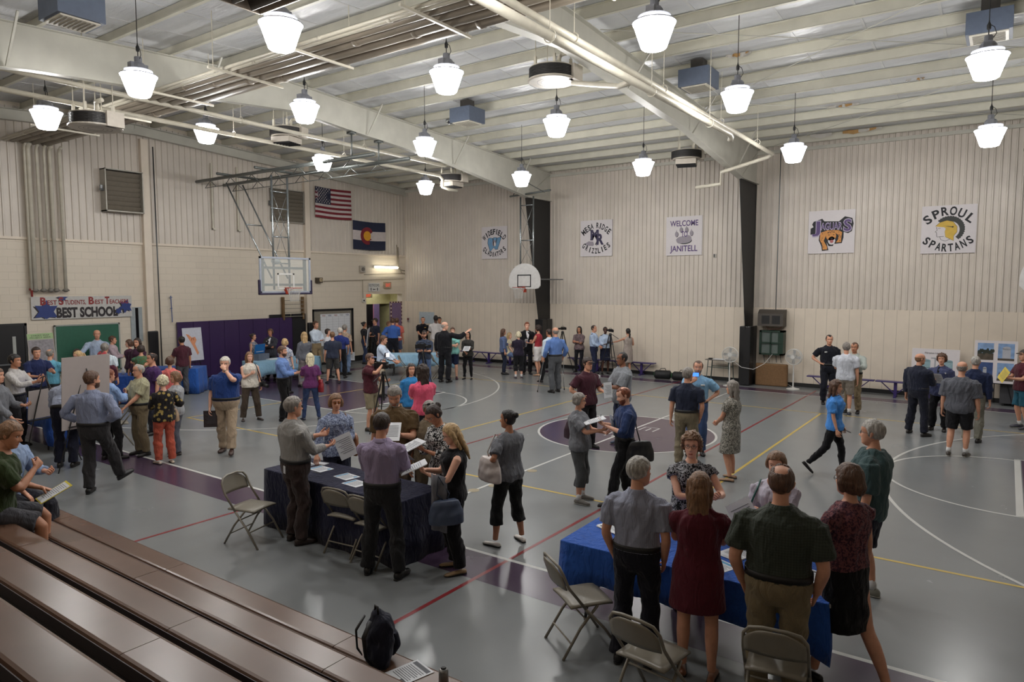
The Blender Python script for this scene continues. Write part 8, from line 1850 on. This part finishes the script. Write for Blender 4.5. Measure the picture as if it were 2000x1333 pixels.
sheet_at(IDX['navy suit'], 1, 'white paper in front of the navy suit', pitch=-.7, off=(.05, .08, .04))
t = sheet_at(IDX['blue short-sleeved'], 1, 'dark brown folder hanging from the hand of the blue short-sleeved shirt', pitch=0, off=(0, .02, -.12), mats_=mat('folder_brown', (48, 38, 38), .5), name='folder', cat='folder', w_=.24, h_=.31)
sheet_at(IDX['striding'], -1, 'dark phone in the hand of the striding person', pitch=-1.2, off=(0, .05, 0), mats_=m_black, name='phone', cat='phone', w_=.07, h_=.14)
sheet_at(IDX['dark teal tee'], -1, 'yellow-edged booklet under the arm of the dark teal tee', pitch=0, off=(0, .02, .10), mats_=mat('booklet', (200, 180, 80), .6), name='booklet', cat='booklet', w_=.22, h_=.29, n=2)
i = IDX['light blue polo']; h = PPL[i]['hands'][1]; o, u, v, w = person_frame(i); g = MB(h + np.array([0, 0, .08]), u, (0, 0, 1), v); g.bb((-.075, -.04, -.004), (.075, .04, .004)); g.mat(1); g.bb((-.068, -.034, -.006), (.068, .034, -.004)); g.bb((-.068, -.034, .004), (.068, .034, .006)); tag(g.build('phone', [m_black, mat('screen_blue', (70, 130, 230), .3, emit=1.6)]), 'phone with a glowing blue screen held up by the light blue polo', 'phone')
# microphone for the beige dress
i = IDX['beige sleeveless']; h = PPL[i]['hands'][-1]; d = nrm(np.array(PPL[IDX['navy skirt']]['hands'][1]) - h); g = MB(); g.tube([h - d * .06, h + d * .10], .012, 8); g.ell(tuple(h + d * .12 + np.array([0, 0, .02])), (.025, .025, .03)); tag(g.build('microphone', [m_black], smooth=True), 'black microphone held out by the beige dress', 'microphone')
# bags
i = IDX['grey tee and black knee']; A_ = ploc(i, (-.27, .05, 1.02)); S1 = ploc(i, (-.17, .06, 1.41)); S2 = ploc(i, (-.17, -.06, 1.40))
handbag(A_, PPL[i]['yaw'] + PI / 2, (.40, .16, .30), (186, 176, 172), 'white handbag with tan straps on the shoulder of the grey tee', [A_ + np.array([.0, 0, .12]), ploc(i, (-.24, .13, 1.22)), S1 + np.array([0, 0, .04]), (S1 + S2) / 2 + np.array([0, 0, .045]), ploc(i, (-.24, -.07, 1.22)), A_ + np.array([0, 0, .12])])
i = IDX['black sleeveless top and black']; A_ = ploc(i, (-.27, .14, .80)); S1 = ploc(i, (-.24, .22, 1.16))
handbag(A_, PPL[i]['yaw'] + PI / 2, (.38, .15, .27), (62, 72, 92), 'slate blue handbag hanging from the arm of the blond person in black', [A_ + np.array([0, 0, .10]), ploc(i, (-.25, .24, 1.0)), S1 + np.array([0, 0, .04]), ploc(i, (-.25, .10, 1.0)), A_ + np.array([0, 0, .1])])
g = MB(); g.sheet([[tuple(ploc(i, (-.23 - .018 * math.sin(k * 1.6) - .02 * math.sin(j), .12 + .03 * k, 1.18 - .13 * j + .01 * k))) for j in range(6)] for k in range(7)]); o = g.build('scarf', [fabric((104, 104, 110))], smooth=True, fix=False); s = o.modifiers.new('s', 'SOLIDIFY'); s.thickness = .012; tag(o, 'grey scarf or jacket draped over the arm of the blond person in black', 'scarf')
i = IDX['floral blouse and rust']; A_ = ploc(i, (.02 + .24, .20, .92)); handbag(A_, PPL[i]['yaw'] + PI / 2, (.32, .14, .22), (164, 138, 112), 'tan handbag on the arm of the black and yellow floral blouse', [A_ + np.array([0, 0, .1]), ploc(i, (.22, .20, 1.17)), A_ + np.array([0, .03, .1])])
i = IDX['plum tee']; A_ = ploc(i, (.25, .0, .90)); handbag(A_, PPL[i]['yaw'] + PI / 2, (.34, .14, .30), (120, 26, 34), 'red and black bag on the shoulder of the plum tee', [A_ + np.array([0, 0, .1]), ploc(i, (.19, .08, 1.3)), ploc(i, (.15, 0, 1.46)), ploc(i, (.19, -.08, 1.3)), A_ + np.array([0, 0, .1])])
i = IDX['blue floral blouse']; A_ = ploc(i, (-.27, -.06, .98)); handbag(A_, PPL[i]['yaw'] + PI / 2, (.34, .13, .30), (120, 76, 50), 'brown leather bag on the shoulder of the blue floral blouse', [A_ + np.array([0, 0, .1]), ploc(i, (-.20, .10, 1.25)), ploc(i, (-.13, .02, 1.46)), ploc(i, (-.2, -.1, 1.3)), A_ + np.array([0, 0, .1])])
i = IDX['grey capri']; A_ = ploc(i, (-.28, -.14, 1.10)); handbag(A_, PPL[i]['yaw'] + PI / 2, (.34, .12, .28), (52, 34, 44), 'dark bag with pale stripes behind the person in grey capri trousers', [A_ + np.array([0, 0, .1]), ploc(i, (-.2, -.08, 1.3)), ploc(i, (-.15, 0, 1.45)), ploc(i, (-.22, .02, 1.3)), A_ + np.array([0, 0, .1])])
i = IDX['dark blue shirt writing']; A_ = ploc(i, (-.24, -.16, .86)); handbag(A_, PPL[i]['yaw'] + PI / 2, (.40, .14, .30), (22, 22, 24), 'black shoulder bag on the hip of the red-bearded person', [A_ + np.array([0, 0, .12]), ploc(i, (-.16, -.13, 1.15)), ploc(i, (.05, -.15, 1.35)), ploc(i, (.12, -.05, 1.455)), ploc(i, (.08, .12, 1.35)), ploc(i, (-.10, .16, 1.1)), A_ + np.array([0, 0, .12])], 'shoulder_bag')
i = IDX['white cardigan']; A_ = ploc(i, (.33, .10, .90)); handbag(A_, PPL[i]['yaw'] + PI / 2, (.34, .14, .34), (20, 90, 84), 'teal and black tote beside the person in the white cardigan', [A_ + np.array([0, 0, .12]), ploc(i, (.2, .14, 1.25)), ploc(i, (.14, .02, 1.46)), ploc(i, (.22, -.08, 1.3)), A_ + np.array([0, 0, .12])], 'tote_bag')
# photo camera hanging from the cream blouse
i = IDX['cream blouse']; A_ = ploc(i, (-.27, .16, .93)); t = thing('photo_camera', 'black photo camera with a long lens at the hip of the cream blouse', 'camera', tuple(A_), PPL[i]['yaw'])
g = MB(); g.box((0, 0, 0), (.14, .07, .10)); g.box((0, 0, .06), (.06, .05, .03)); g.build('body', [m_eas], t, bevel=.008); g = MB(); g.tube([(0, .03, -.01), (-.05, .2, -.03)], [.04, .046], 12); g.build('lens', [m_eas], t, smooth=True)
g = MB(); pts = [ploc(i, p) - A_ for p in ((-.25, .12, 1.0), (-.19, .14, 1.2), (-.13, .08, 1.43), (-.12, -.08, 1.44), (-.2, -.12, 1.2), (-.26, .08, 1.0))]; cr, sr = math.cos(-PPL[i]['yaw']), math.sin(-PPL[i]['yaw']); g.tube([(p[0] * cr - p[1] * sr, p[0] * sr + p[1] * cr, p[2]) for p in pts], .012, 6); g.build('strap', [m_eas], t, smooth=True)
# badge hanging from the brown trousers
i = IDX['brown trousers']; A_ = ploc(i, (.10, -.155, .93)); o, u, v, w = person_frame(i); g = MB(A_, u, (0, 0, 1), v); g.bb((-.027, -.045, -.004), (.027, .045, .0)); tag(g.build('id_card', [m_paper]), 'white identity card clipped to the brown trousers', 'card')
# clipboard pages of the seated person
o, u, v, w = person_frame(IDX['olive green']); o = np.array(o); c = ploc(IDX['olive green'], (.04, .50, 1.02)); g = MB(c, nrm(np.array(u) + np.array(v) * .3), nrm(np.array(v) * .8 + np.array([0, 0, .45])), (0, 0, 1)); g.bb((-.12, -.15, 0), (.12, .15, .004)); g.mat(1); g.bb((-.105, -.14, .004), (.105, .13, .006)); g.mat(2)
for k in range(12): g.bb((-.09, .10 - k * .018, .006), (.09 - .02 * (k % 4), .104 - k * .018, .0065))
tag(g.build('yellow_folder', [mat('folder_yellow', (206, 190, 60), .6), m_paper, m_print], fix=False), 'yellow folder with a printed page on the lap of the seated green shirt', 'folder')
